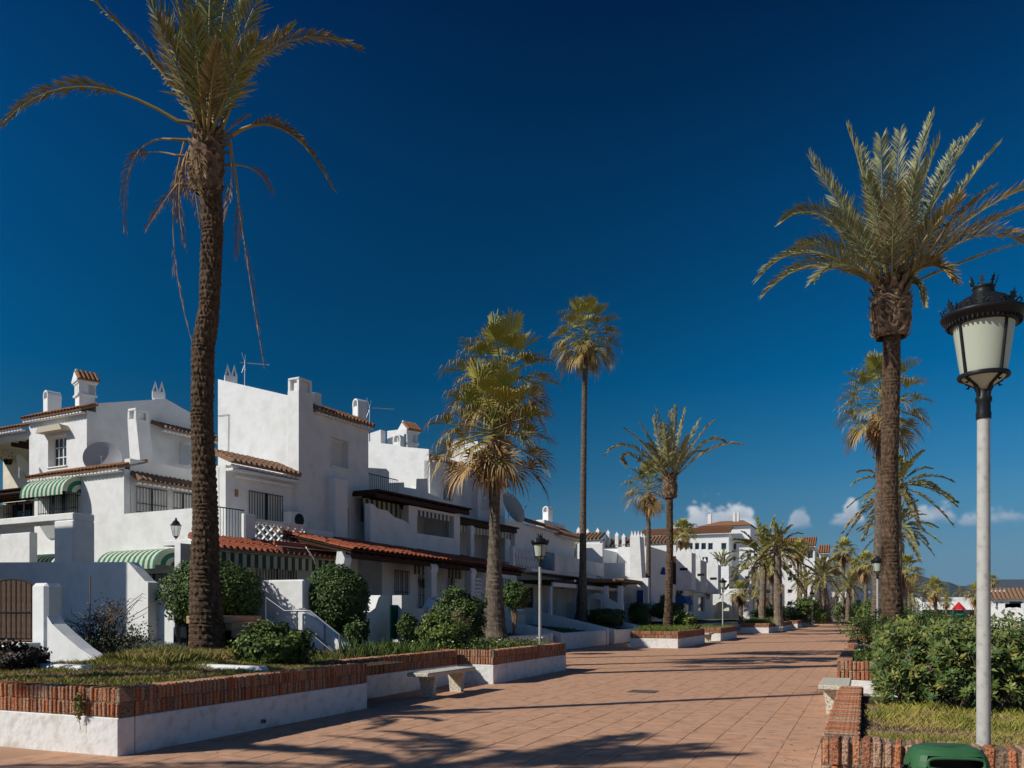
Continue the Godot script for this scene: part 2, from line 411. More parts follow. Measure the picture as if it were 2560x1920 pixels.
# feather frond: o = {n, len, w, dead (0..1), dry (0..1), t0, vee, col, rr}
func frond(m: MB, p0: Vector3, ct: Vector3, tip: Vector3, o := {}) -> void:
	var n: int = o.get("n", 50); var ll: float = o.get("len", 0.5); var w: float = o.get("w", 0.035)
	var dead: float = o.get("dead", 0.0); var dry: float = o.get("dry", 0.35); var t0: float = o.get("t0", 0.16)
	var vee: float = o.get("vee", 0.45); var base: Color = o.get("col", GREEN); var rr: float = o.get("rr", 0.03)
	var gap: float = o.get("gap", 0.04); var droop: float = o.get("droop", 0.25)
	var total := (p0.distance_to(ct) + ct.distance_to(tip))
	var pts := []; var rad := []
	for k in 11:
		pts.append(bez(p0, ct, tip, k / 10.0)); rad.append(lerpf(rr, 0.005, pow(k / 10.0, 0.7)))
	m.tube(pts, rad, 5, Color(0.27, 0.23, 0.075).lerp(STRAW, maxf(dead, dry * 0.4)), false)
	for k in n:
		var t := t0 + (1.0 - t0) * (k + 0.5) / n
		var p := bez(p0, ct, tip, t)
		var tan := ((ct - p0) * (1 - t) + (tip - ct) * t).normalized()
		var N := Vector3.UP - tan * tan.y
		if N.length() < 0.15: N = (Vector3(p0.x - tip.x, 0, p0.z - tip.z) + Vector3(0.01, 0, 0.02))
		N = (N - tan * N.dot(tan)).normalized()
		var S := tan.cross(N)
		var prof := smoothstep(0.0, 0.3, (t - t0) / (1 - t0) + 0.12) * lerpf(1.0, 0.42, pow(t, 2.0))
		for sg in [-1.0, 1.0]:
			if rng.randf() < gap: continue
			var a := lerpf(1.12, 0.5, t) + rf(-0.13, 0.13)
			var vv := vee + rf(-0.3, 0.3)
			var d: Vector3 = (tan * cos(a) + S * sg * sin(a) * cos(vv) + N * sin(a) * sin(vv)).normalized()
			var L := ll * prof * rf(0.75, 1.1)
			var W := (tan - d * tan.dot(d)).normalized().rotated(d, rf(-0.9, 0.9)) * w * (0.5 if dead > 0.7 else 1.0)
			var mid := p + d * L * 0.5 + Vector3.DOWN * L * 0.03
			var end := p + d * L + Vector3.DOWN * L * droop * rf(0.3, 1.2)
			var cb := tint(base.lerp(OLIVE, rf(0, 0.5)), rf(0.75, 1.25)).lerp(tint(BROWN, rf(0.8, 1.6)), dead)
			var ce := cb.lerp(tint(STRAW, rf(0.8, 1.5)), clampf(dry * rf(0.3, 1.8), 0, 1))
			m.tri_c(p, mid + W, mid - W, cb, cb.lerp(ce, 0.3), cb.lerp(ce, 0.3))
			m.tri_c(mid + W, end, mid - W, cb.lerp(ce, 0.3), ce, cb.lerp(ce, 0.3))

# fan leaf on its stalk
func fan(m: MB, p0: Vector3, dir: Vector3, stalk: float, R: float, o := {}) -> void:
	var n: int = o.get("n", 24); var dead: float = o.get("dead", 0.0); var dry: float = o.get("dry", 0.5)
	var sag: float = o.get("sag", 0.35)
	dir = dir.normalized()
	var side := dir.cross(Vector3.UP)
	if side.length() < 0.2: side = dir.cross(Vector3(rf(-1, 1), 0, rf(-1, 1)))
	side = side.normalized()
	var up := side.cross(dir).normalized()
	var hub := p0 + dir * stalk + Vector3.DOWN * stalk * stalk * 0.08
	var sc := Color(0.20, 0.20, 0.05).lerp(STRAW, dead)
	m.tube([p0, p0.lerp(hub, 0.5) + up * stalk * 0.03, hub], [0.03, 0.022, 0.016], 4, sc, false)
	var d2 := (dir + Vector3.DOWN * sag * 0.5).normalized()
	var green := tint(Color(0.17, 0.20, 0.04).lerp(Color(0.36, 0.32, 0.06), rf(0, 0.9)), rf(0.8, 1.25)).lerp(tint(Color(0.34, 0.20, 0.085), rf(0.6, 1.3)), dead)
	for k in n:
		var a := lerpf(-2.15, 2.15, (k + 0.5) / n)
		var fold := 0.45 + 0.25 * absf(sin(a))
		var d := (d2 * cos(a) + side * sin(a) * cos(fold) + up * sin(absf(a)) * sin(fold) * 0.7).normalized()
		var across := (side * cos(a) - d2 * sin(a)).normalized()
		var L := R * (1.0 - 0.22 * absf(a) / 2.15) * rf(0.85, 1.1)
		var hw := L * 0.5 * 2.15 / n * 1.2
		var nn := d.cross(across) * (0.02 if k % 2 == 0 else -0.02) * R
		var p1 := hub + d * L * 0.5 + nn
		var drop := Vector3.DOWN * L * sag * rf(0.3, 1.2)
		var p2 := hub + d * L * 0.82 + drop * 0.35
		var p3 := hub + d * L * 0.97 + drop
		var ctip := green.lerp(tint(STRAW, rf(0.7, 1.5)), clampf(dry * rf(0.5, 1.7), 0, 1))
		m.tri_c(hub, p1 + across * hw, p1 - across * hw, green, green, green)
		var cm := green.lerp(ctip, 0.55)
		m.tri_c(p1 + across * hw, p2 + across * hw * 0.5, p1 - across * hw, green, cm, green)
		m.tri_c(p1 - across * hw, p2 + across * hw * 0.5, p2 - across * hw * 0.5, green, cm, cm)
		m.tri_c(p2 + across * hw * 0.5, p3, p2 - across * hw * 0.5, cm, ctip, cm)
		if rng.randf() < 0.5 * dry:   # loose thread hanging from the segment
			m.tri_c(p2, p3 + Vector3.DOWN * L * rf(0.1, 0.35) + across * rf(-0.05, 0.05), p2 + across * 0.012, ctip, tint(STRAW, 1.3), ctip)

# trunk through points; scar "diamond" (date palm) or "ring" (fan palm)
func trunk(m: MB, pts: Array, rad: Array, scar: String, dy: float, sides: int, c0: Color, c1: Color, amp := 0.03) -> void:
	var nz := FastNoiseLite.new(); nz.seed = 17; nz.frequency = 3.0; nz.fractal_octaves = 3
	var total: float = pts[-1].y - pts[0].y
	var rings := int(total / dy)
	var grid := []; var cols := []
	for i in rings + 1:
		var y: float = pts[0].y + total * i / rings
		var k := 0
		while k < pts.size() - 2 and y > pts[k + 1].y: k += 1
		var t: float = clampf((y - pts[k].y) / (pts[k + 1].y - pts[k].y), 0, 1)
		var ts := t * t * (3 - 2 * t)
		var c: Vector3 = pts[k].lerp(pts[k + 1], lerpf(t, ts, 0.5)); var r: float = lerpf(rad[k], rad[k + 1], ts)
		var row := []; var crow := []
		for j in sides:
			var a := TAU * j / sides
			var b := 0.0
			if scar == "diamond":
				var zig := absf(fposmod(a * 7.0 / PI + floorf(y * 7.6) * 0.5, 1.0) - 0.5) * 2.0
				b = absf(sin(y * 24.0 + zig * 0.9)) + 0.35 * zig
			elif scar == "ring":
				b = 0.5 + 0.5 * sin(y * 34.0 + 0.6 * sin(a * 2.0)) - 0.5
			else:
				b = rng.randf() * 1.4
			var ns := nz.get_noise_3d(cos(a) * 1.5, y * 2.0, sin(a) * 1.5)
			var rr := r + amp * (b - 0.4) + ns * amp * 1.2
			row.append(c + Vector3(cos(a) * rr, 0, sin(a) * rr))
			crow.append(c0.lerp(c1, clampf(0.5 + ns * 1.1 + rf(-0.35, 0.35), 0, 1)))
		grid.append(row); cols.append(crow)
	for i in rings:
		for j in sides:
			var j2 := (j + 1) % sides
			m.tri_c(grid[i][j], grid[i][j2], grid[i + 1][j2], cols[i][j], cols[i][j2], cols[i + 1][j2])
			m.tri_c(grid[i][j], grid[i + 1][j2], grid[i + 1][j], cols[i][j], cols[i + 1][j2], cols[i + 1][j])

# cut stubs of old leaves below a date palm's crown
func boots(m: MB, c: Vector3, r: float, h: float, count: int) -> void:
	for k in count:
		var a := k * 2.39996; var y := h * (k + 0.5) / count
		var d := Vector3(cos(a), 0, sin(a))
		var p := c + Vector3.UP * y + d * r * 0.75
		var s := Vector3(-d.z, 0, d.x)
		var rr := r * rf(0.25, 0.45)
		var up := (d * 0.6 + Vector3.UP).normalized()
		var col := tint(Color(0.16, 0.10, 0.06).lerp(Color(0.28, 0.19, 0.12), rng.randf()), rf(0.6, 1.2))
		var A := p - s * rr * 0.5; var B := p + s * rr * 0.5
		var C := p + up * rr * 1.2 + d * rr * 0.3
		m.tri(A, C + s * rr * 0.2, B, col); m.tri(A, C - s * rr * 0.2, C + s * rr * 0.2, tint(col, 1.2))
		m.tri(A - d * 0.05, p + d * rr * 0.55 + Vector3.UP * rr * 0.2, B - d * 0.05, tint(col, 0.8))
		m.tri(A, p + d * rr * 0.55 + Vector3.UP * rr * 0.2, C, col); m.tri(B, p + d * rr * 0.55 + Vector3.UP * rr * 0.2, C, col)

# shift a thing whose parts were built in the outer frame so that its node sits at the thing's base
func rebase(o: Node3D, b: Vector3) -> Node3D:
	o.position += o.basis * b
	for k in o.get_children():
		if k is Node3D: k.position -= b
	return o

# a date palm whose chief fronds follow given tips; list entries: [tip px, tip py, control px, control py, depth change of tip, options]
func date_palm(label: String, d: float, path: Array, list: Array, o := {}) -> Node3D:
	var t := thing("date_palm", label, "palm tree", Vector3.ZERO, 0.0, o.get("group", ""))
	var pts := []; var rad := []
	for p in path:
		pts.append(on_d(p[0], p[1], d)); rad.append(p[2])
	var side: int = o.get("sides", 26)
	# straighten the order so that it climbs
	var m := colored(); trunk(m, pts, rad, "diamond", o.get("dy", 0.045), side, Color(0.05, 0.034, 0.022), Color(0.155, 0.10, 0.064), o.get("amp", 0.025))
	obj("trunk", m, M.trunk, t)
	var hub: Vector3 = pts[-1]
	m = colored()
	var bh: float = o.get("boots", 1.0); var br: float = o.get("bootr", 0.35)
	var bp := [hub + Vector3.DOWN * bh, hub + Vector3.DOWN * bh * 0.85, hub + Vector3.DOWN * bh * 0.4, hub + Vector3.UP * 0.2]
	trunk(m, bp, [br * 0.7, br * 0.93, br, br * 0.6], "rough", 0.09, 22, Color(0.09, 0.055, 0.035), Color(0.26, 0.18, 0.12), 0.05)
	boots(m, hub + Vector3.DOWN * bh, br * 1.05, bh * 1.2, int(60 * bh + 30))
	obj("leaf_bases", m, M.trunk, t)
	var fo: Dictionary = o.get("frond", {})
	for f in list:
		m = colored()
		var op := fo.duplicate()
		if f.size() > 5: op.merge(f[5], true)
		var tip := on_d(f[0], f[1], d + f[4])
		var start := hub
		if f.size() > 6:
			start = on_d(f[6], f[7], d)
			var ax := Vector3(hub.x, start.y - 0.06, hub.z)
			m.tube([ax, ax.lerp(start, 0.6), start], [0.05, 0.04, op.get("rr", 0.03)], 6, Color(0.22, 0.16, 0.08), false)
		else:
			var dd := (tip - hub); dd.y = 0
			start = hub + dd.normalized() * br * 0.45 + Vector3.DOWN * 0.1
		var ct := on_d(f[2], f[3], d + f[4] * 0.55)
		frond(m, start, ct, tip, op)
		var fr := obj("frond", m, M.leaf if op.get("dead", 0.0) < 0.6 else M.dry, t)
		if op.get("dead", 0.0) >= 0.6: fr.set_meta("label", "dry brown frond")
	for k in o.get("fill", 0):
		m = colored()
		var a = k * 2.39996 + o.get("turn", 0.0); var el := lerpf(1.45, o.get("low", 0.2), pow((k + 0.5) / o.fill, 0.8))
		var L: float = o.get("len", 3.0) * rf(0.85, 1.08)
		var dv := Vector3(cos(a) * cos(el), sin(el), sin(a) * cos(el))
		var start := hub + Vector3(cos(a), 0, sin(a)) * br * 0.4
		var ct := start + dv * L * 0.55
		var tip := start + dv * L * 0.95 + Vector3.DOWN * L * (0.12 + 0.30 * cos(el))
		frond(m, start, ct, tip, fo)
		obj("frond", m, M.leaf, t)
	return rebase(t, pts[0])

# shared frond meshes for the smaller palms
var kit := {}
func make_kit() -> void:
	kit.date = []; kit.fan = []; kit.dead = []
	for el in [1.4, 1.1, 0.8, 0.45, 0.05, -0.4]:
		for v in 2:
			var m := colored()
			var dv := Vector3(0, sin(el), -cos(el)); var L := 3.0
			var st := Vector3(0, 0, -0.12)
			frond(m, st, st + dv * L * 0.55, st + dv * L * 0.95 + Vector3.DOWN * L * (0.12 + 0.32 * cos(el)), {"n": 34, "len": 0.55, "w": 0.05, "dry": 0.3, "dead": 0.0 if el > -0.2 else 0.4, "col": GREEN if v == 0 else OLIVE})
			kit.date.append(m.mesh())
	for el in [1.35, 1.0, 0.65, 0.3, -0.05, -0.4]:
		for v in 2:
			var m := colored()
			fan(m, Vector3(0, 0, -0.08), Vector3(0, sin(el), -cos(el)), 0.9, 0.8, {"n": 20, "dry": 0.35 + (0.35 if el < 0.4 else 0.0), "dead": 0.0 if el > -0.2 else 0.35, "sag": 0.3 + 0.35 * cos(el)})
			kit.fan.append(m.mesh())
	for v in 4:
		var m := colored()
		var el := -1.0 - 0.12 * v
		fan(m, Vector3(0, 0, -0.1), Vector3(0, sin(el), -cos(el)), 0.5, 0.9, {"n": 16, "dry": 1.0, "dead": 0.95, "sag": 0.7})
		kit.dead.append(m.mesh())
func small_palm(kind: String, label: String, at: Vector3, height: float, size: float, r: float, group := "", count := 26, skirt := 6, lean := 0.0) -> Node3D:
	var t := thing("date_palm" if kind == "date" else "fan_palm", label, "palm tree", at, 0.0, group)
	var hub := Vector3(lean, height, 0)
	var m := colored()
	trunk(m, [Vector3.ZERO, Vector3(lean * 0.1, height * 0.12, 0), Vector3(lean * 0.5, height * 0.6, 0), hub], [r * 1.5, r * 1.1, r, r * 0.85], "diamond" if kind == "date" else "ring", 0.14, 12, Color(0.12, 0.09, 0.065), Color(0.26, 0.20, 0.15), 0.02)
	obj("trunk", m, M.trunk, t)
	if kind == "date":
		m = colored(); boots(m, hub + Vector3.DOWN * 0.7, r * 1.7, 0.9, 34); stuff("leaf_bases", m, M.trunk, t)
	var set: Array = kit.date if kind == "date" else kit.fan
	for k in count:
		var band := int(pow((k + 0.5) / count, 0.85) * set.size())
		var o := obj("frond", set[band], M.leaf, t)
		o.position = hub + Vector3.UP * rf(-0.15, 0.1)
		o.basis = Basis(Vector3.UP, k * 2.39996 + rf(-0.2, 0.2)).scaled(Vector3.ONE * size * rf(0.85, 1.12))
	for k in skirt:
		if kind == "date": break
		var o := obj("dead_frond", kit.dead[k % 4], M.dry, t)
		o.position = hub + Vector3.DOWN * (0.15 + 0.5 * rng.randf()) * size
		o.basis = Basis(Vector3.UP, k * 2.1 + rf(-0.4, 0.4)).scaled(Vector3.ONE * size * rf(0.7, 1.0))
	return t
# a large fan palm with its own leaves
func fan_palm(label: String, d: float, path: Array, o := {}) -> Node3D:
	var t := thing("fan_palm", label, "palm tree", Vector3.ZERO, 0.0, o.get("group", ""))
	var pts := []; var rad := []
	for p in path:
		pts.append(on_d(p[0], p[1], d)); rad.append(p[2])
	var m := colored(); trunk(m, pts, rad, "ring", 0.06, 20, Color(0.085, 0.066, 0.05), Color(0.19, 0.15, 0.115), 0.014)
	obj("trunk", m, M.trunk, t)
	var hub: Vector3 = pts[-1]
	var n: int = o.get("n", 38); var R: float = o.get("r", 1.0); var dry: float = o.get("dry", 0.5)
	var tall: float = o.get("tall", 0.8)
	for k in n:
		m = colored()
		var q := (k + 0.5) / n
		var el := lerpf(1.4, o.get("low", -0.55), pow(q, 0.8)); var a = k * 2.39996 + o.get("turn", 0.0)
		var p0 := hub + Vector3.UP * lerpf(tall, -0.1, q)
		fan(m, p0, Vector3(cos(a) * cos(el), sin(el), sin(a) * cos(el)), R * rf(0.95, 1.3), R * rf(0.68, 0.88), {"n": 34, "dry": clampf(dry + q * 0.5, 0, 1), "dead": maxf(0, (q - 0.55) * 2.0) * o.get("brown", 1.0), "sag": 0.22 + 0.4 * q})
		obj("leaf", m, M.leaf, t)
	for k in o.get("skirt", 12):
		m = colored()
		var a = k * 2.39996; var el := rf(-1.35, -0.8)
		fan(m, hub + Vector3.DOWN * rf(0.0, o.get("skirt_h", 0.9)), Vector3(cos(a) * cos(el), sin(el), sin(a) * cos(el)), R * rf(0.2, 0.4), R * rf(0.5, 0.75), {"n": 18, "dry": 1.0, "dead": 0.97, "sag": 0.6})
		obj("dead_leaf", m, M.dry, t).set_meta("label", "dry brown hanging leaf")
	return rebase(t, pts[0])

# ---------------------------------------------------------------- shrubs, hedges, grass
func leaf_quad(m: MB, p: Vector3, d: Vector3, nrm: Vector3, L: float, w: float, col: Color) -> void:
	var s := d.cross(nrm).normalized() * w
	var mid := p + d * L * 0.5 + nrm * L * 0.06; var e := p + d * L
	m.tri(p, mid + s, mid - s, col); m.tri(mid + s, e, mid - s, col)
func rosette(m: MB, p: Vector3, up: Vector3, k: int, L: float, w: float, col: Color) -> void:
	var s := up.cross(Vector3(rf(-1, 1), rf(-1, 1), rf(-1, 1))).normalized(); var q := up.cross(s)
	for i in k:
		var a := TAU * (i + rf(-0.3, 0.3)) / k
		var d := (s * cos(a) + q * sin(a) + up * rf(0.05, 0.8)).normalized()
		leaf_quad(m, p, d, (up - d * up.dot(d)).normalized(), L * rf(0.7, 1.15), w, tint(col, rf(0.7, 1.3)))
# leaves through an uneven ellipsoid; o = {L, w, cols, shell, box}
func foliage(m: MB, c: Vector3, r: Vector3, count: int, o := {}) -> void:
	var L: float = o.get("L", 0.07); var w: float = o.get("w", 0.016); var cols: Array = o.get("cols", [Color(0.035, 0.07, 0.02), Color(0.06, 0.10, 0.025), Color(0.09, 0.13, 0.03)])
	var sq: float = o.get("square", 0.0)
	var nz := FastNoiseLite.new(); nz.seed = int(c.x * 100 + c.z * 37); nz.frequency = o.get("freq", 1.6) / maxf(r.x, 0.3)
	var lump: float = o.get("lump", 0.18); var shell: float = o.get("shell", 0.55)
	for k in count:
		var d := Vector3(rng.randfn(), rng.randfn(), rng.randfn()).normalized()
		var bx_ := d / maxf(absf(d.x), maxf(absf(d.y), absf(d.z)))
		var dd := d.lerp(bx_, sq)
		var rad := pow(rf(pow(shell, 3), 1.0), 1.0 / 3.0) * (1.0 + lump * nz.get_noise_3dv(d * r.x) * 2.0) * rf(1.0 - o.get("fuzz", 0.06), 1.0 + o.get("fuzz", 0.06) * 0.8)
		var p := c + Vector3(dd.x * r.x, dd.y * r.y, dd.z * r.z) * rad
		var up := (Vector3(d.x / r.x, d.y / r.y, d.z / r.z).normalized() + Vector3(rf(-0.5, 0.5), rf(-0.2, 0.6), rf(-0.5, 0.5))).normalized()
		var col: Color = cols[rng.randi() % cols.size()]
		if o.has("rosette"): rosette(m, p, up, o.rosette, L, w, col)
		else:
			var dr := up.cross(Vector3(rf(-1, 1), rf(-1, 1), rf(-1, 1))).normalized() + up * rf(-0.2, 0.9)
			dr = dr.normalized()
			leaf_quad(m, p, dr, (up - dr * up.dot(dr)).normalized() if absf(up.dot(dr)) < 0.98 else Vector3.UP, L * rf(0.6, 1.2), w, tint(col, rf(0.7, 1.3)))
func shrub(called: String, label: String, base: Vector3, c: Vector3, r: Vector3, count: int, o := {}) -> Node3D:
	var t := thing(called, label, o.get("cat", "shrub"), base, 0.0, o.get("group", ""))
	var m := colored(); foliage(m, c - base, r, count, o)
	stuff("foliage", m, o.get("mat", M.gloss_leaf), t)
	m = MB.new()
	for k in o.get("stems", 5):
		var e := (c - base) + Vector3(rf(-0.5, 0.5) * r.x, rf(-0.3, 0.5) * r.y, rf(-0.5, 0.5) * r.z)
		var s = Vector3(rf(-1, 1), 0, rf(-1, 1)) * 0.12 * o.get("spread", 1.0)
		m.tube([s, s.lerp(e, 0.5) + Vector3(rf(-0.05, 0.05), 0, rf(-0.05, 0.05)), e], [o.get("sr", 0.03), o.get("sr", 0.03) * 0.8, 0.008], 5)
	obj("stem", m, M.stem, t)
	return t
func grass(m: MB, lo: Vector2, hi: Vector2, y: Callable, count: int, h: float, cols: Array, lean := 0.5, w := 0.004) -> void:
	var patch := FastNoiseLite.new(); patch.seed = 31; patch.frequency = 0.9; patch.fractal_octaves = 3
	for k in count:
		var x := rf(lo.x, hi.x); var z := rf(lo.y, hi.y)
		var yy = y.call(x, z)
		if yy == null: continue
		var p := Vector3(x, yy, z); var a := rf(0, TAU)
		var L := h * rf(0.4, 1.25)
		var d := Vector3(cos(a), 0, sin(a)) * lean * L * rf(0.2, 1.0)
		var s := Vector3(-sin(a), 0, cos(a)) * w
		var pn := patch.get_noise_2d(x, z)
		if pn < -0.28 and rng.randf() < 0.75: continue
		var col: Color = tint(cols[clampi(int((pn * 1.3 + 0.5 + rf(-0.35, 0.35)) * cols.size()), 0, cols.size() - 1)], rf(0.7, 1.3))
		L *= 1.0 + pn * 0.7
		var mid := p + d * 0.4 + Vector3.UP * L * 0.6
		m.tri(p + s, mid, p - s, col); m.tri(p + s * 0.8, p + d + Vector3.UP * L, mid, col)

# ---------------------------------------------------------------- ground, paving, planters
func make_ground() -> void:
	var m := MB.new()
	m.quad_n(Vector3(-6500, -0.09, 6500), Vector3(6500, -0.09, 6500), Vector3(6500, -0.09, -6500), Vector3(-6500, -0.09, -6500), Vector3.UP)
	structure("ground", m, M.ground)
	# promenade: mortar bed, slabs on it
	m = MB.new(); m.box(Vector3(-12.35, -0.08, -150), Vector3(3.0, -0.005, 6))
	var bed := structure("promenade", m, M.joint)
	var sw := 0.43; var sl := 0.43
	var proto := []
	rng.seed = 101
	for k in 4:
		m = MB.new()
		m.box(Vector3(-sw / 2 + 0.0045, -0.03, -sl / 2 + 0.002), Vector3(sw / 2 - 0.0045, 0, sl / 2 - 0.002), 0.004)
		proto.append(m.mesh())
	var cand := []
	var rest := colored()
	var n0 := int(ceil(8.0 / sl)); var n1 := int(ceil(70.0 / sl))
	for i in range(-29, 7):
		for j in range(-8, n1):
			var x := i * sw + 0.1; var z := -j * sl + (0.215 if posmod(i, 2) == 0 else 0.0)
			if x < -12.2 or x > 2.9: continue
			# nothing to see under the planters
			if x < -9.3 and z > -24.5: continue
			if x > -0.05 and z < -6.4: continue
			var vis := false
			var Zc := x * sin(PSI) + z * cos(PSI); var Xc := x * cos(PSI) - z * sin(PSI)
			if Zc < -4.0 and absf(Xc / -Zc) < 0.66 and 1.7 / -Zc * FL < 420: vis = true
			if not vis and z < -6: continue
			var tone := rng.randi() % 6
			if vis and -Zc > 8.9: cand.append([-Zc, x, z, tone])
			elif vis: cand.append([-Zc, x, z, tone])
			else: rest.box(Vector3(x - sw / 2 + 0.0045, -0.03, z - sl / 2 + 0.002), Vector3(x + sw / 2 - 0.0045, 0, z + sl / 2 - 0.002), 0.0, lin_of(M.slab[tone]))
	cand.sort_custom(func(a, b): return a[0] < b[0])
	var k := 0
	for c in cand:
		var jit := rf(-0.0025, 0.0025)
		if k < 300:
			var o := obj("paving_slab", proto[k % 4], M.slab[c[3]], bed)
			o.position = Vector3(c[1], jit, c[2]); o.rotation = Vector3(rf(-0.003, 0.003), rf(-0.004, 0.004), rf(-0.003, 0.003))
		else:
			rest.box(Vector3(c[1] - sw / 2 + 0.0045, -0.03, c[2] - sl / 2 + 0.002), Vector3(c[1] + sw / 2 - 0.0045, jit, c[2] + sl / 2 - 0.002), 0.0, lin_of(M.slab[c[3]]))
		k += 1
	stuff("paving_slabs", rest, M.slab_stuff, bed)
	m = colored()
	m.box(Vector3(-12.35, -0.011, -150), Vector3(3.0, -0.002, -69.9), 0, Color(0.63, 0.365, 0.23))
	stuff("far_paving", m, M.slab_stuff, bed)
	# manhole lid on the paving
	var p := on_y(1608, 1729, 0.0)
	m = MB.new(); m.box(Vector3(-0.3, 0.001, -0.3), Vector3(0.3, 0.006, 0.3), 0.003); 
	for q in 5: m.box(Vector3(-0.26, 0.006, -0.24 + q * 0.11), Vector3(0.26, 0.011, -0.2 + q * 0.11))
	var mh := obj("manhole_cover", m, mat(lin(0.13, 0.10, 0.085), 0.6)); mh.position = p
	tag(mh, "square dark manhole cover set in the terracotta paving", "manhole cover")
	# gardens behind the planters
	m = MB.new()
	var prof := [[-9.2, 0.66], [-12.5, 0.68], [-15.2, 0.68], [-17.5, 1.0], [-60, 1.1]]
	for i in prof.size() - 1:
		var z0 := -7.6; var z1 := -24.4
		m.quad_n(Vector3(prof[i][0], prof[i][1], z0), Vector3(prof[i + 1][0], prof[i + 1][1], z0), Vector3(prof[i + 1][0], prof[i + 1][1], z1), Vector3(prof[i][0], prof[i][1], z1), Vector3.UP)
	structure("garden_ground", m, M.soil)
	m = MB.new()
	prof = [[-12.6, 0.62], [-16.5, 1.0], [-70, 1.06]]
	for i in prof.size() - 1:
		m.quad_n(Vector3(prof[i][0], prof[i][1], -24.4), Vector3(prof[i + 1][0], prof[i + 1][1], -24.4), Vector3(prof[i + 1][0], prof[i + 1][1], -140), Vector3(prof[i][0], prof[i][1], -140), Vector3.UP)
	structure("lawn_ground", m, M.lawn)
	# land right of the promenade
	m = MB.new(); m.box(Vector3(3.05, -0.085, -400), Vector3(500, 0.0, 40)); structure("beach_ground", m, M.sand)
func lin_of(m: StandardMaterial3D) -> Color:
	return m.albedo_color.srgb_to_linear()

var brick_kit := []
func make_bricks() -> void:
	rng.seed = 55
	for k in 6:
		var m := MB.new()
		# worn brick, 6 cm x 15 cm, laid on edge across the wall
		m.box(Vector3(-0.026 + rf(-0.004, 0.004), -0.07, -0.128 + rf(-0.006, 0.006)), Vector3(0.026 + rf(-0.004, 0.004), 0.072 + rf(-0.006, 0.006), 0.128 + rf(-0.012, 0.01)), rf(0.006, 0.011))
		brick_kit.append(m.mesh())
# one run of wall from a to b (on the ground, outer face to the left of a->b is `out`)
func brick_run(t: Node3D, a: Vector3, b: Vector3, out: Vector3, count: Array, y0 := 0.45, y1 := 0.80) -> void:
	var len := a.distance_to(b); var d := (b - a) / len
	var th := 0.26
	var bas := Basis(d, Vector3.UP, d.cross(Vector3.UP))
	var m := MB.new(); m.box(Vector3(0, -0.03, -th + 0.012), Vector3(len, y0, -0.0), 0.012, Color.WHITE, Transform3D(Basis(d, Vector3.UP, out), a))
	obj("wall", m, M.white_low, t)
	m = MB.new(); m.box(Vector3(0.006, y0 - 0.01, -th + 0.02), Vector3(len - 0.006, y1 - 0.014, -0.022), 0, Color.WHITE, Transform3D(Basis(d, Vector3.UP, out), a))
	obj("mortar", m, M.mortar, t)
	var pitch := 0.068; var n := int(len / pitch); pitch = len / n
	var restm := colored()
	var h := (y1 - y0) / 2.0
	for k in n:
		for r in 2:
			if rng.randf() < 0.03: continue
			var p := a + d * (k + 0.5) * pitch + Vector3.UP * (y0 + h * (r + 0.5)) - out * (th / 2 + rf(-0.012, 0.008))
			var tone := rng.randi() % 5 if rng.randf() < 0.8 else 4
			if count[0] > 0:
				var o := obj("brick", brick_kit[rng.randi() % 6], M.brick[tone], t)
				o.transform = Transform3D(Basis(d, Vector3.UP, out) * Basis.from_euler(Vector3(rf(-0.03, 0.03), rf(-0.05, 0.05), rf(-0.05, 0.05))), p)
				o.scale = Vector3(rf(0.9, 1.15), h / 0.155 * rf(0.96, 1.06), rf(0.97, 1.03))
				count[0] -= 1
			else:
				restm.box(Vector3(-0.027, -h * 0.46, -0.128), Vector3(0.027, h * 0.47, 0.128), 0.006, tint(lin_of(M.brick[tone]), rf(0.85, 1.15)), Transform3D(Basis(d, Vector3.UP, out) * Basis.from_euler(Vector3(rf(-0.03, 0.03), rf(-0.05, 0.05), rf(-0.05, 0.05))), p))
	if restm.v.size() > 0: stuff("bricks", restm, M.brick_stuff, t)
func planter(label: String, x0: float, x1: float, z0: float, z1: float, group := "", budget := 0, back := true, ends := [true, true], h := [0.45, 0.80], flip := false) -> Node3D:
	# x1 = promenade side, z0 = near end
	var t := thing("planter", label, "planter", Vector3.ZERO, 0.0, group)
	var count := [budget]
	var fx := x0 if flip else x1; var ox := Vector3.LEFT if flip else Vector3.RIGHT
	var other := x1 if flip else x0
	if ends[0]: brick_run(t, Vector3(x0, 0, z0), Vector3(x1, 0, z0), Vector3.BACK, count, h[0], h[1])
	brick_run(t, Vector3(fx, 0, z0 - (0.262 if ends[0] else 0.0)), Vector3(fx, 0, z1 + (0.262 if ends[1] else 0.0)), ox, count, h[0], h[1])
	if ends[1]: brick_run(t, Vector3(x0, 0, z1), Vector3(x1, 0, z1), Vector3.FORWARD, count, h[0], h[1])
	if back: brick_run(t, Vector3(other, 0, z0 - 0.262), Vector3(other, 0, z1 + 0.262), -ox, count, h[0], h[1])
	var m := MB.new(); m.box(Vector3(x0 + 0.25, 0.0, z1 + 0.25), Vector3(x1 - 0.25, h[1] - 0.1, z0 - 0.25)); obj("soil", m, M.soil, t)
	return rebase(t, Vector3((x0 + x1) / 2, 0, (z0 + z1) / 2))

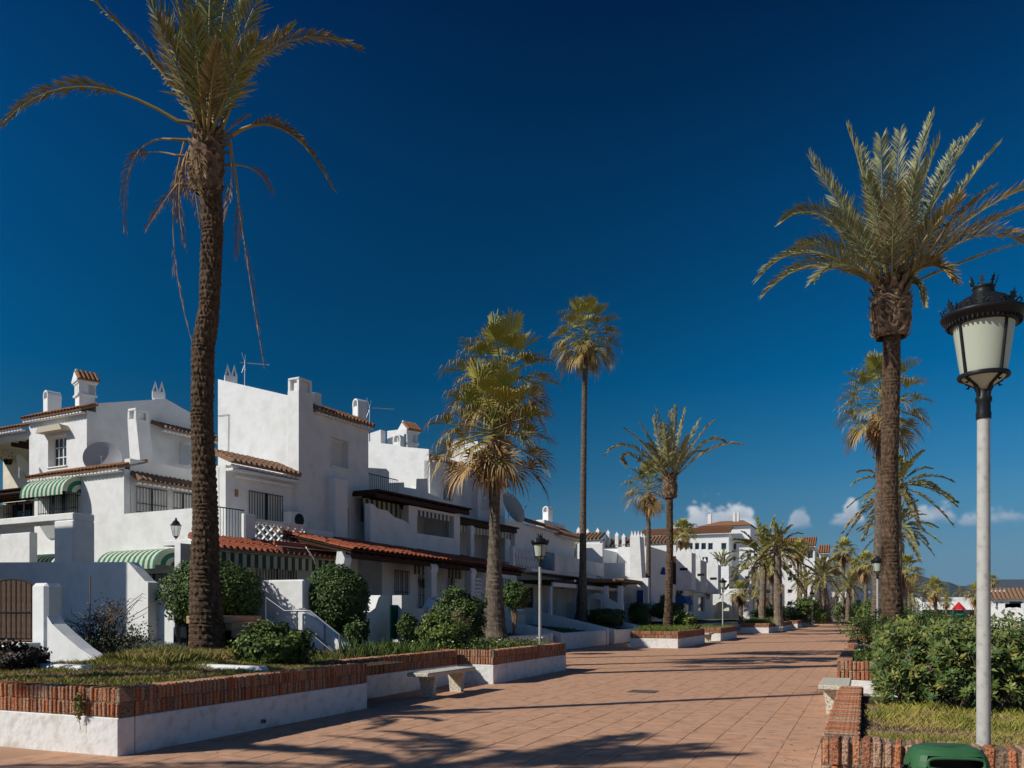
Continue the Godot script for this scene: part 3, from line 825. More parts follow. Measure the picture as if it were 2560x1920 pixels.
# ---------------------------------------------------------------- street furniture
func street_lamp(label: String, at: Vector3, group: String) -> Node3D:
	var t := thing("street_lamp", label, "street lamp", at, 0.0, group)
	var m := MB.new(); m.lathe([Vector2(0.09, 0), Vector2(0.09, 0.03), Vector2(0.055, 0.06), Vector2(0.05, 0.5), Vector2(0.046, 0.52), Vector2(0.040, 3.04)], 18); obj("pole", m, M.pole, t)
	m = MB.new(); m.lathe([Vector2(0.0, 3.02), Vector2(0.047, 3.02), Vector2(0.049, 3.06), Vector2(0.044, 3.07), Vector2(0.044, 3.13), Vector2(0.052, 3.14), Vector2(0.052, 3.165), Vector2(0.042, 3.175), Vector2(0.04, 3.215), Vector2(0.0, 3.215)], 16); obj("collar", m, M.lampiron, t)
	for k in 4:
		var a := TAU * k / 4 + 0.916; var d := Vector3(cos(a), 0, sin(a))
		m = MB.new(); m.tube([d * 0.042 + Vector3.UP * 3.15, d * 0.045 + Vector3.UP * 3.21, d * 0.075 + Vector3.UP * 3.26, d * 0.12 + Vector3.UP * 3.285, d * 0.155 + Vector3.UP * 3.30], [0.014, 0.014, 0.013, 0.012, 0.011], 6)
		m.tube([d * 0.07 + Vector3.UP * 3.262, d * 0.085 + Vector3.UP * 3.295, d * 0.105 + Vector3.UP * 3.298, d * 0.108 + Vector3.UP * 3.278], [0.008, 0.008, 0.007, 0.005], 5)
		m.tube([d * 0.118 + Vector3.UP * 3.285, d * 0.135 + Vector3.UP * 3.262, d * 0.155 + Vector3.UP * 3.266], [0.008, 0.007, 0.004], 5)
		obj("bracket", m, M.lampiron, t)
	m = MB.new(); m.lathe([Vector2(0.03, 3.225), Vector2(0.06, 3.25), Vector2(0.12, 3.29), Vector2(0.142, 3.312)], 24); obj("glass_bowl", m, M.shade, t)
	m = MB.new(); m.lathe([Vector2(0.138, 3.300), Vector2(0.160, 3.300), Vector2(0.165, 3.312), Vector2(0.160, 3.326), Vector2(0.140, 3.326), Vector2(0.138, 3.300)], 28); obj("bottom_ring", m, M.lampiron, t)
	m = MB.new(); m.lathe([Vector2(0.140, 3.32), Vector2(0.156, 3.42), Vector2(0.170, 3.52), Vector2(0.183, 3.61), Vector2(0.192, 3.68)], 32); obj("glass_shade", m, M.shade, t)
	for k in 4:
		var a := TAU * k / 4 + 0.916; var d := Vector3(cos(a), 0, sin(a))
		m = MB.new(); m.tube([d * 0.149 + Vector3.UP * 3.32, d * 0.200 + Vector3.UP * 3.69], [0.0105], 6); obj("rib", m, M.lampiron, t)
	m = MB.new()
	m.lathe([Vector2(0.17, 3.655), Vector2(0.208, 3.655), Vector2(0.212, 3.672), Vector2(0.235, 3.68), Vector2(0.243, 3.70), Vector2(0.262, 3.708), Vector2(0.268, 3.722), Vector2(0.262, 3.738), Vector2(0.245, 3.742), Vector2(0.225, 3.755)], 36)
	for k in 48:
		var a := TAU * k / 48; var d := Vector3(cos(a), 0, sin(a))
		m.box(Vector3(-0.006, -0.014, -0.006), Vector3(0.006, 0.014, 0.012), 0.003, Color.WHITE, Transform3D(Basis(Vector3.UP, -a + PI / 2), d * 0.222 + Vector3.UP * 3.672))
	obj("rim", m, M.lampiron, t)
	m = MB.new(); m.lathe([Vector2(0.225, 3.75), Vector2(0.205, 3.775), Vector2(0.178, 3.805), Vector2(0.145, 3.835), Vector2(0.105, 3.858), Vector2(0.078, 3.868), Vector2(0.078, 3.876), Vector2(0.068, 3.88), Vector2(0.066, 3.908), Vector2(0.074, 3.915), Vector2(0.070, 3.925), Vector2(0.0, 3.928)], 28); obj("dome", m, M.lampiron, t)
	for k in 8:   # pierced cresting above the rim
		var a := TAU * (k + 0.25) / 8; var d := Vector3(cos(a), 0.35, sin(a)).normalized(); var s := Vector3(-sin(a), 0, cos(a)); var up := Vector3(cos(a) * 0.35, 1, sin(a) * 0.35).normalized()
		m = MB.new(); var o := Vector3(cos(a), 0, sin(a)) * 0.242 + Vector3.UP * 3.738
		m.prism(PackedVector2Array([Vector2(-0.018, 0), Vector2(0.018, 0), Vector2(0.012, 0.02), Vector2(0.034, 0.03), Vector2(0.016, 0.042), Vector2(0.024, 0.06), Vector2(0.008, 0.058), Vector2(0, 0.088), Vector2(-0.008, 0.058), Vector2(-0.024, 0.06), Vector2(-0.016, 0.042), Vector2(-0.034, 0.03), Vector2(-0.012, 0.02)]), o, s, up, d * 0.008)
		for sg in [-1.0, 1.0]:
			m.tube([o + s * sg * 0.03, o + s * sg * 0.05 + up * 0.028, o + s * sg * 0.072 + up * 0.03, o + s * sg * 0.082 + up * 0.012, o + s * sg * 0.068 + up * 0.008], [0.006, 0.006, 0.006, 0.005, 0.004], 5)
			m.tube([o + s * sg * 0.05 + up * 0.028, o + s * sg * 0.06 + up * 0.05], [0.006, 0.003], 5)
		obj("cresting", m, M.lampiron, t)
	m = MB.new()
	for k in 7:
		var a := TAU * k / 7; var s := Vector3(-sin(a), 0, cos(a)); var o := Vector3(cos(a), 0, sin(a)) * 0.064 + Vector3.UP * 3.92; var up := Vector3(cos(a) * 0.3, 1, sin(a) * 0.3)
		m.prism(PackedVector2Array([Vector2(-0.010, 0), Vector2(0.010, 0), Vector2(0.006, 0.022), Vector2(0.016, 0.03), Vector2(0.006, 0.038), Vector2(0.013, 0.05), Vector2(0.004, 0.056), Vector2(0, 0.076), Vector2(-0.004, 0.056), Vector2(-0.013, 0.05), Vector2(-0.006, 0.038), Vector2(-0.016, 0.03), Vector2(-0.006, 0.022)]), o, s, up, Vector3(cos(a), 0, sin(a)) * 0.007)
	obj("crown", m, M.lampiron, t)
	return t

func bench(label: String, c: Vector3, len: float, along_z: bool, group := "") -> Node3D:
	var t := thing("stone_bench", label, "bench", c, 0.0 if along_z else PI / 2, group)
	var m := MB.new(); m.box(Vector3(-0.24, 0.43, -len / 2), Vector3(0.24, 0.51, len / 2), 0.014); obj("seat", m, M.stone, t)
	for s in [-1.0, 1.0]:
		m = MB.new()
		var z: float = s * (len / 2 - 0.45)
		m.prism(PackedVector2Array([Vector2(-0.13, 0), Vector2(0.13, 0), Vector2(0.155, 0.28), Vector2(0.175, 0.31), Vector2(0.175, 0.428), Vector2(-0.175, 0.428), Vector2(-0.175, 0.31), Vector2(-0.155, 0.28)]), Vector3(0, 0, z - 0.065), Vector3.RIGHT, Vector3.UP, Vector3(0, 0, 0.13))
		obj("leg", m, M.stone, t)
	return t

func litter_bin(label: String, at: Vector3, turn: float) -> Node3D:
	var t := thing("litter_bin", label, "bin", at, turn)
	# rounded oval tub and hood; x across, z towards the walker
	var oval := func(rx: float, rz: float, y: float, k: int, n: int) -> Vector3:
		var a := TAU * k / n; var c := cos(a); var s := sin(a)
		return Vector3(signf(c) * pow(absf(c), 0.6) * rx, y, signf(s) * pow(absf(s), 0.6) * rz)
	var N := 40
	var shell := func(m: MB, rows: Array, skip: Callable) -> void:
		for i in rows.size() - 1:
			for k in N:
				if skip.call(i, k): continue
				var a: Vector3 = oval.call(rows[i][0], rows[i][1], rows[i][2], k, N); var b: Vector3 = oval.call(rows[i][0], rows[i][1], rows[i][2], (k + 1) % N, N)
				var c: Vector3 = oval.call(rows[i + 1][0], rows[i + 1][1], rows[i + 1][2], (k + 1) % N, N); var d: Vector3 = oval.call(rows[i + 1][0], rows[i + 1][1], rows[i + 1][2], k, N)
				m.quad(a, b, c, d)
	var none := func(i, k): return false
	var m := MB.new()
	shell.call(m, [[0.15, 0.12, 0.28], [0.17, 0.14, 0.29], [0.20, 0.16, 0.55], [0.215, 0.17, 0.78]], none)
	obj("tub", m, M.bin, t)
	m = MB.new()
	shell.call(m, [[0.232, 0.186, 0.74], [0.238, 0.19, 0.76], [0.238, 0.19, 0.80]], none)
	# hood with a wide mouth towards +z
	shell.call(m, [[0.238, 0.19, 0.80], [0.236, 0.186, 0.835], [0.228, 0.176, 0.87], [0.214, 0.16, 0.905], [0.19, 0.135, 0.935], [0.15, 0.10, 0.952], [0.0, 0.0, 0.958]], func(i, k): return i >= 0 and i <= 2 and k >= 6 and k <= 13)
	obj("hood", m, M.bin, t)
	m = MB.new()   # rolled lip round the mouth
	var lip := []
	for k in 33:
		var a := TAU * k / 32
		lip.append(Vector3(signf(cos(a)) * pow(absf(cos(a)), 0.45) * 0.165, 0.862 + signf(sin(a)) * pow(absf(sin(a)), 0.6) * 0.036, 0.178))
	m.tube(lip, [0.010], 6, Color.WHITE, false); obj("mouth_lip", m, M.bin, t)
	m = MB.new(); m.box(Vector3(-0.19, 0.78, -0.12), Vector3(0.19, 0.905, 0.06)); obj("mouth_shade_box", m, M.bag, t)  # black box behind the mouth, standing in for the shade inside the bin
	m = MB.new()
	rng.seed = 77
	shell.call(m, [[0.19, 0.15, 0.35], [0.235, 0.18, 0.5], [0.232, 0.18, 0.62], [0.245, 0.19, 0.70], [0.242, 0.192, 0.745]], none)
	for k in 26:   # gathered folds of the bag on one side
		var a := PI + rf(-0.9, 0.9); var p := Vector3(cos(a) * 0.24, rf(0.55, 0.84), sin(a) * 0.18)
		m.tri(p, p + Vector3(rf(-0.07, -0.01), rf(-0.05, 0.03), rf(-0.05, 0.05)), p + Vector3(rf(-0.03, 0.02), rf(-0.14, -0.05), rf(-0.05, 0.05)))
		m.tri(p, p + Vector3(rf(-0.05, -0.01), rf(-0.08, -0.02), rf(0.0, 0.06)), p + Vector3(rf(-0.02, 0.02), rf(-0.1, -0.03), rf(0.02, 0.07)))
	obj("bag", m, M.bag, t)
	m = MB.new(); m.box(Vector3(-0.05, 0.62, -0.26), Vector3(0.05, 0.68, -0.165), 0.005); obj("bracket", m, M.iron, t)
	return t

# ---------------------------------------------------------------- parts of houses
# window: o = lower near corner of the opening on the wall's face, u along, m outward
func window(par: Node3D, o: Vector3, u: Vector3, m: Vector3, w: float, h: float, kind: String, deep := 0.18) -> Node3D:
	var n := Node3D.new(); n.name = "window"; par.add_child(n, true)
	n.position = o
	var T := Transform3D(Basis(u, Vector3.UP, m), Vector3.ZERO)
	var k := MB.new()
	if kind == "shutter":
		for i in int(h / 0.055):
			k.box(Vector3(0.03, i * 0.055 + 0.004, -deep), Vector3(w - 0.03, i * 0.055 + 0.053, -deep + 0.015), 0.006, Color.WHITE, T)
		obj("shutter", k, M.shutter, n)
		k = MB.new(); frame_bars(k, w, h, 0.04, -deep - 0.02, -deep + 0.04, T); obj("frame", k, M.trim, n)
		k = MB.new(); k.box(Vector3(-0.06, -0.07, -deep), Vector3(w + 0.06, -0.002, 0.07), 0.012, Color.WHITE, T); obj("sill", k, M.trim, n)
	elif kind == "panes" or kind == "glass":
		k.box(Vector3(0, 0, -deep - 0.02), Vector3(w, h, -deep), 0, Color.WHITE, T); obj("pane", k, M.glass, n)
		k = MB.new(); frame_bars(k, w, h, 0.05, -deep, -deep + 0.04, T)
		k.box(Vector3(w / 2 - 0.025, 0.05, -deep), Vector3(w / 2 + 0.025, h - 0.05, -deep + 0.035), 0.004, Color.WHITE, T)
		if kind == "panes":
			for i in [1, 2]: k.box(Vector3(0.05, h * i / 3 - 0.018, -deep), Vector3(w - 0.05, h * i / 3 + 0.018, -deep + 0.03), 0.004, Color.WHITE, T)
			for s in [0.25, 0.75]: k.box(Vector3(w * s - 0.014, 0.05, -deep), Vector3(w * s + 0.014, h - 0.05, -deep + 0.028), 0.004, Color.WHITE, T)
		obj("frame", k, M.trim, n)
		k = MB.new(); k.box(Vector3(-0.05, -0.06, -deep), Vector3(w + 0.05, -0.002, 0.05), 0.01, Color.WHITE, T); obj("sill", k, M.trim, n)
	elif kind == "bars":
		k.box(Vector3(0, 0, -deep - 0.02), Vector3(w, h, -deep), 0, Color.WHITE, T); obj("shutter", k, M.shutter, n)
		k = MB.new(); grille(k, w, h, 0.05, T); obj("grille", k, M.iron, n)
	elif kind == "dark":
		k.box(Vector3(0, 0, -deep - 0.02), Vector3(w, h, -deep), 0, Color.WHITE, T); obj("pane", k, M.glass, n)
		k = MB.new(); frame_bars(k, w, h, 0.05, -deep, -deep + 0.04, T); obj("frame", k, M.trim, n)
	return n
func frame_bars(k: MB, w: float, h: float, b: float, z0: float, z1: float, T: Transform3D) -> void:
	k.box(Vector3(0, 0, z0), Vector3(b, h, z1), 0.005, Color.WHITE, T); k.box(Vector3(w - b, 0, z0), Vector3(w, h, z1), 0.005, Color.WHITE, T)
	k.box(Vector3(b, 0, z0), Vector3(w - b, b, z1), 0.005, Color.WHITE, T); k.box(Vector3(b, h - b, z0), Vector3(w - b, h, z1), 0.005, Color.WHITE, T)
func grille(k: MB, w: float, h: float, z: float, T: Transform3D, step := 0.125, b := 0.022) -> void:
	var n := maxi(2, int(w / step))
	for i in n + 1: k.box(Vector3(w * i / n - b / 2, 0, z - 0.008), Vector3(w * i / n + b / 2, h, z + 0.008), 0, Color.WHITE, T)
	for y in [0.02, h * 0.36, h - 0.02]: k.box(Vector3(0, y - 0.012, z - 0.012), Vector3(w, y + 0.012, z + 0.012), 0, Color.WHITE, T)
	k.box(Vector3(w / 2 - 0.03, 0, z - 0.012), Vector3(w / 2 + 0.03, h, z + 0.012), 0, Color.WHITE, T)
func railing(par: Node3D, a: Vector3, b: Vector3, h: float, step := 0.12) -> void:
	var k := MB.new(); var L := a.distance_to(b); var d := (b - a) / L
	k.tube([a + Vector3.UP * h, b + Vector3.UP * h], [0.02], 6); k.tube([a + Vector3.UP * 0.08, b + Vector3.UP * 0.08], [0.013], 5)
	var n := int(L / step)
	for i in n + 1: k.tube([a + d * L * i / n, a + d * L * i / n + Vector3.UP * h], [0.011], 4)
	obj("railing", k, M.iron, par)
# half-round tiles in rows from the eave a-b up to the ridge; `up` runs from eave to ridge
func tile_roof(par: Node3D, a: Vector3, b: Vector3, up: Vector3, matl: Material, w := 0.21, board := true) -> void:
	var k := MB.new(); var L := a.distance_to(b); var d := (b - a) / L
	var n := maxi(2, int(L / w)); w = L / n
	var nrm := d.cross(up).normalized()
	if nrm.y < 0: nrm = -nrm
	var r := w * 0.40
	var segs := maxi(1, int(up.length() / 0.42))
	for i in n:
		var c := a + d * w * (i + 0.5) + Vector3.UP * rf(-0.008, 0.008)
		for sgm in segs:
			var u0 := up * sgm / segs + nrm * 0.012; var u1 := up * (sgm + 1.05) / segs - nrm * 0.006
			for q in 4:
				var a0 := PI * q / 4; var a1 := PI * (q + 1) / 4
				var e0 := d * cos(a0) * r + nrm * sin(a0) * r * 1.2; var e1 := d * cos(a1) * r + nrm * sin(a1) * r * 1.2
				k.tri_n(c + u0 + e0, c + u0 + e1, c + u1 + e1, e0, e1, e1); k.tri_n(c + u0 + e0, c + u1 + e1, c + u1 + e0, e0, e1, e0)
	stuff("roof_tiles", k, matl, par)
	k = MB.new()   # white mortar in the open ends of the tiles
	for i in n:
		var c := a + d * w * (i + 0.5) + up.normalized() * 0.07
		for q in 4:
			var a0 := PI * q / 4; var a1 := PI * (q + 1) / 4
			k.tri(c, c + d * cos(a0) * r * 0.8 + nrm * sin(a0) * r, c + d * cos(a1) * r * 0.8 + nrm * sin(a1) * r)
	stuff("tile_mortar", k, M.trim, par)
	k = MB.new()
	k.prism(PackedVector2Array([Vector2(0, -0.06), Vector2(L, -0.06), Vector2(L, 0.008), Vector2(0, 0.008)]), a + up * 0.02, d, nrm, up * 0.96)
	obj("roof_bed", k, M.tile_old, par)
	if board:   # white scalloped course under the eave
		k = MB.new()
		for i in n:
			k.box(Vector3(-w * 0.4, -0.14, -0.1), Vector3(w * 0.4, -0.062, 0.1), 0.02, Color.WHITE, Transform3D(Basis(d, Vector3.UP, d.cross(Vector3.UP)), a + d * w * (i + 0.5) + Vector3(up.x, 0, up.z).normalized() * 0.16))
		obj("eave_course", k, M.trim, par)
func chim(par: Node3D) -> Node3D:
	var n := Node3D.new(); n.name = "chimney"; par.add_child(n, true); return n
# arch-topped chimney: opening seen along axis f
func chimney_arch(par: Node3D, c: Vector3, w: float, dp: float, h: float, f: Vector3) -> void:
	var n := chim(par); n.position = c
	var s := f.cross(Vector3.UP).normalized()
	var k := MB.new(); var low := h - w * 0.8
	k.box(Vector3(-w / 2, 0, -dp / 2), Vector3(w / 2, low, dp / 2), 0.02, Color.WHITE, Transform3D(Basis(s, Vector3.UP, f), Vector3.ZERO)); obj("shaft", k, M.white, n)
	k = MB.new(); var poly := PackedVector2Array(); poly.append(Vector2(-w / 2, low))
	for i in 9: poly.append(Vector2(-cos(PI * i / 8) * w / 2, low + w * 0.3 + sin(PI * i / 8) * w / 2))
	poly.append(Vector2(w / 2, low)); poly.append(Vector2(w * 0.36, low))
	for i in 9: poly.append(Vector2(cos(PI * i / 8) * w * 0.36, low + w * 0.3 + sin(PI * i / 8) * w * 0.36))
	poly.append(Vector2(-w * 0.36, low))
	k.prism(poly, -f * dp / 2, s, Vector3.UP, f * dp); obj("cap", k, M.white, n)
	k = MB.new(); k.box(Vector3(-w * 0.05, low, -dp * 0.3), Vector3(w * 0.05, low + w * 0.75, dp * 0.3), 0.01, Color.WHITE, Transform3D(Basis(s, Vector3.UP, f), Vector3.ZERO)); obj("divider", k, M.white, n)
# two little pointed gables side by side
func chimney_twin(par: Node3D, c: Vector3, w: float, h: float, f: Vector3) -> void:
	var n := chim(par); n.position = c; var s := f.cross(Vector3.UP).normalized()
	var T := Transform3D(Basis(s, Vector3.UP, f), Vector3.ZERO)
	var k := MB.new(); k.box(Vector3(-w / 2, 0, -w / 2), Vector3(w / 2, h * 0.42, w / 2), 0.02, Color.WHITE, T); obj("shaft", k, M.white, n)
	for q in [-1.0, 1.0]:
		k = MB.new(); var x: float = q * w * 0.25; var y := h * 0.42; var t := h
		k.prism(PackedVector2Array([Vector2(x - w * 0.25, y), Vector2(x, t), Vector2(x + w * 0.25, y), Vector2(x + w * 0.1, y), Vector2(x, t - h * 0.28), Vector2(x - w * 0.1, y)]), -f * w / 2, s, Vector3.UP, f * w)
		obj("pointed_cap", k, M.white, n)
# chimney like a little house with tiled roof
func chimney_house(par: Node3D, c: Vector3, w: float, h: float, f: Vector3) -> void:
	var n := chim(par); n.position = c; var s := f.cross(Vector3.UP).normalized()
	var T := Transform3D(Basis(s, Vector3.UP, f), Vector3.ZERO)
	var k := MB.new(); k.box(Vector3(-w * 0.34, -0.5, -w * 0.34), Vector3(w * 0.34, h * 0.12, w * 0.34), 0.02, Color.WHITE, T); k.box(Vector3(-w * 0.42, h * 0.12, -w * 0.42), Vector3(w * 0.42, h * 0.2, w * 0.42), 0.02, Color.WHITE, T); obj("shaft", k, M.white, n)
	k = MB.new()
	for q in [[-0.36, -0.16], [-0.08, 0.08], [0.16, 0.36]]: k.box(Vector3(w * q[0], h * 0.2, -w * 0.36), Vector3(w * q[1], h * 0.52, w * 0.36), 0.01, Color.WHITE, T)
	k.box(Vector3(-w * 0.36, h * 0.2, -w * 0.33), Vector3(w * 0.36, h * 0.52, -w * 0.05), 0.0, Color.WHITE, T)
	k.box(Vector3(-w * 0.40, h * 0.52, -w * 0.40), Vector3(w * 0.40, h * 0.58, w * 0.40), 0.01, Color.WHITE, T); k.box(Vector3(-w * 0.46, h * 0.58, -w * 0.46), Vector3(w * 0.46, h * 0.63, w * 0.46), 0.01, Color.WHITE, T); obj("lantern", k, M.white, n)
	k = MB.new(); k.prism(PackedVector2Array([Vector2(-w * 0.52, h * 0.63), Vector2(w * 0.52, h * 0.63), Vector2(0, h * 0.93)]), -f * w * 0.46, s, Vector3.UP, f * w * 0.92); obj("gable", k, M.white, n)
	for q in [-1.0, 1.0]:
		tile_roof(n, s * q * w * 0.56 + Vector3.UP * h * 0.63 + f * w * 0.44, s * q * w * 0.56 + Vector3.UP * h * 0.63 - f * w * 0.5, -s * q * w * 0.56 + Vector3.UP * h * 0.33, M.tile, 0.16, false)
	k = MB.new(); k.box(Vector3(-0.06, h * 0.93, w * 0.3), Vector3(0.06, h * 1.02, w * 0.42), 0.02, Color.WHITE, T); obj("finial", k, M.white, n)
# leaning buttress chimney, square vent on top
func chimney_taper(par: Node3D, c: Vector3, w0: float, w1: float, dp: float, h: float, f: Vector3, lean: float) -> void:
	var n := chim(par); n.position = c; var s := f.cross(Vector3.UP).normalized()
	var k := MB.new()
	k.prism(PackedVector2Array([Vector2(-w0 / 2, 0), Vector2(w0 / 2, 0), Vector2(lean + w1 / 2, h), Vector2(lean - w1 / 2, h)]), -f * dp / 2, s, Vector3.UP, f * dp); obj("shaft", k, M.white, n)
	k = MB.new()
	for q in [-1.0, 1.0]:
		for r in [-1.0, 1.0]: k.box(Vector3(lean + q * w1 * 0.38 - w1 * 0.12, h, r * dp * 0.38 - dp * 0.12), Vector3(lean + q * w1 * 0.38 + w1 * 0.12, h + 0.3, r * dp * 0.38 + dp * 0.12), 0.01, Color.WHITE, Transform3D(Basis(s, Vector3.UP, f), Vector3.ZERO))
	k.box(Vector3(lean - w1 / 2, h + 0.3, -dp / 2), Vector3(lean + w1 / 2, h + 0.42, dp / 2), 0.03, Color.WHITE, Transform3D(Basis(s, Vector3.UP, f), Vector3.ZERO)); obj("cap", k, M.white, n)
	k = MB.new(); k.box(Vector3(lean - w1 * 0.3, h, -dp * 0.3), Vector3(lean + w1 * 0.3, h + 0.29, dp * 0.3), 0, Color.WHITE, Transform3D(Basis(s, Vector3.UP, f), Vector3.ZERO)); obj("flue", k, M.white, n)
# barrel-shaped striped awning over a window; o = middle of its top on the wall
func barrel_awning(par: Node3D, o: Vector3, u: Vector3, m: Vector3, w: float, h: float, dp: float, cols: Array, called := "awning") -> void:
	var k := colored(); var n := int(w / 0.13); var half := u * w / 2
	var arc := []
	for i in 7:
		var a := PI / 2 * i / 6
		arc.append(m * dp * sin(a) + Vector3.UP * (h * cos(a) - h))
	for j in n:
		var x0 := o - half + u * w * j / n; var x1 := o - half + u * w * (j + 1) / n
		for i in 6: k.quad(x0 + arc[i], x1 + arc[i], x1 + arc[i + 1], x0 + arc[i + 1], cols[j % 2])
		k.quad(x0 + arc[6], x1 + arc[6], x1 + arc[6] + Vector3.DOWN * 0.12, x0 + arc[6] + Vector3.DOWN * 0.12, cols[j % 2])
	for e in [-1.0, 1.0]:
		var x0: Vector3 = o + half * e
		for ring in 4:
			for i in 6:
				var q0 := ring / 4.0; var q1 := (ring + 1) / 4.0; var cen := Vector3.DOWN * h
				k.quad(x0 + cen + (arc[i] - cen) * q0, x0 + cen + (arc[i] - cen) * q1, x0 + cen + (arc[i + 1] - cen) * q1, x0 + cen + (arc[i + 1] - cen) * q0, cols[ring % 2])
	obj(called, k, M.cloth_v, par)
# flat valance hanging from a-b
func valance(par: Node3D, a: Vector3, b: Vector3, h: float, cols: Array, out := Vector3.ZERO, called := "awning") -> void:
	var k := colored(); var L := a.distance_to(b); var n := int(L / 0.16)
	for j in n:
		var p := a.lerp(b, float(j) / n); var q := a.lerp(b, float(j + 1) / n); var wv := 0.03 * (0.5 + 0.5 * sin(j * 0.9))
		k.quad(p, q, q + Vector3.DOWN * (h - wv), p + Vector3.DOWN * (h - wv), cols[j % 2])
		if out != Vector3.ZERO: k.quad(p, q, q - out, p - out, cols[j % 2])
	obj(called, k, M.cloth_v, par)
# satellite dish on the end of an arm; f = where it looks
func dish(label: String, at: Vector3, r: float, f: Vector3, frame: Node3D, matl: Material, group := "") -> void:
	var w := frame.basis * at
	var t := thing("satellite_dish", label, "satellite dish", w, 0.0, group)
	f = (frame.basis * f).normalized()
	var s := f.cross(Vector3.UP).normalized(); var up := s.cross(f)
	var B := Basis(s, f, s.cross(f))
	var k := MB.new(); k.lathe([Vector2(0, -0.16 * r), Vector2(r * 0.4, -0.13 * r), Vector2(r * 0.75, -0.05 * r), Vector2(r, 0.05 * r), Vector2(r * 1.02, 0.045 * r), Vector2(r * 0.75, -0.075 * r), Vector2(0.0, -0.19 * r)], 28, Color.WHITE, Transform3D(B, Vector3.ZERO)); obj("reflector", k, matl, t)
	k = MB.new(); k.tube([-f * 0.17 * r, -f * 0.35 * r + Vector3.DOWN * 0.2 * r, -f * 0.35 * r + Vector3.DOWN * 1.15 * r], [0.03], 6); obj("mast", k, M.aluminium, t)
	k = MB.new(); k.tube([-up * r * 0.95, f * r * 0.8 - up * 0.35 * r], [0.015], 5); k.tube([f * r * 0.74 - up * 0.35 * r, f * r * 0.9 - up * 0.32 * r], [0.04], 6); obj("feed_arm", k, M.aluminium, t)
func antenna(label: String, foot: Vector3, h: float, boom: Vector3, frame: Node3D) -> void:
	var t := thing("tv_antenna", label, "antenna", frame.basis * foot, frame.rotation.y)
	var k := MB.new(); k.tube([Vector3.ZERO, Vector3.UP * h], [0.022], 6); obj("mast", k, M.aluminium, t)
	k = MB.new(); var b0 := Vector3.UP * h * 0.93; k.tube([b0 - boom * 0.2, b0 + boom], [0.014], 5)
	var s := boom.normalized().cross(Vector3.UP)
	for i in 9: k.tube([b0 + boom * (0.15 + 0.1 * i) - s * 0.13 + Vector3.UP * 0, b0 + boom * (0.15 + 0.1 * i) + s * 0.13], [0.008], 4)
	obj("boom", k, M.aluminium, t)
	k = MB.new()
	for q in [-1.0, 1.0]: k.tube([b0 + boom * 0.02, b0 - boom * 0.12 + Vector3.UP * q * 0.42], [0.014], 4); k.tube([b0, b0 + boom * 0.03 + s * q * 0.3 + Vector3.UP * q * 0.25], [0.010], 4)
	obj("reflector", k, M.aluminium, t)
func block(called: String, x0: float, x1: float, y0: float, y1: float, z0: float, z1: float, par: Node3D, matl: Material = null, ch := 0.035) -> MeshInstance3D:
	return bx(called, Vector3(x0, y0, z0), Vector3(x1, y1, z1), matl if matl else M.white, par, ch)

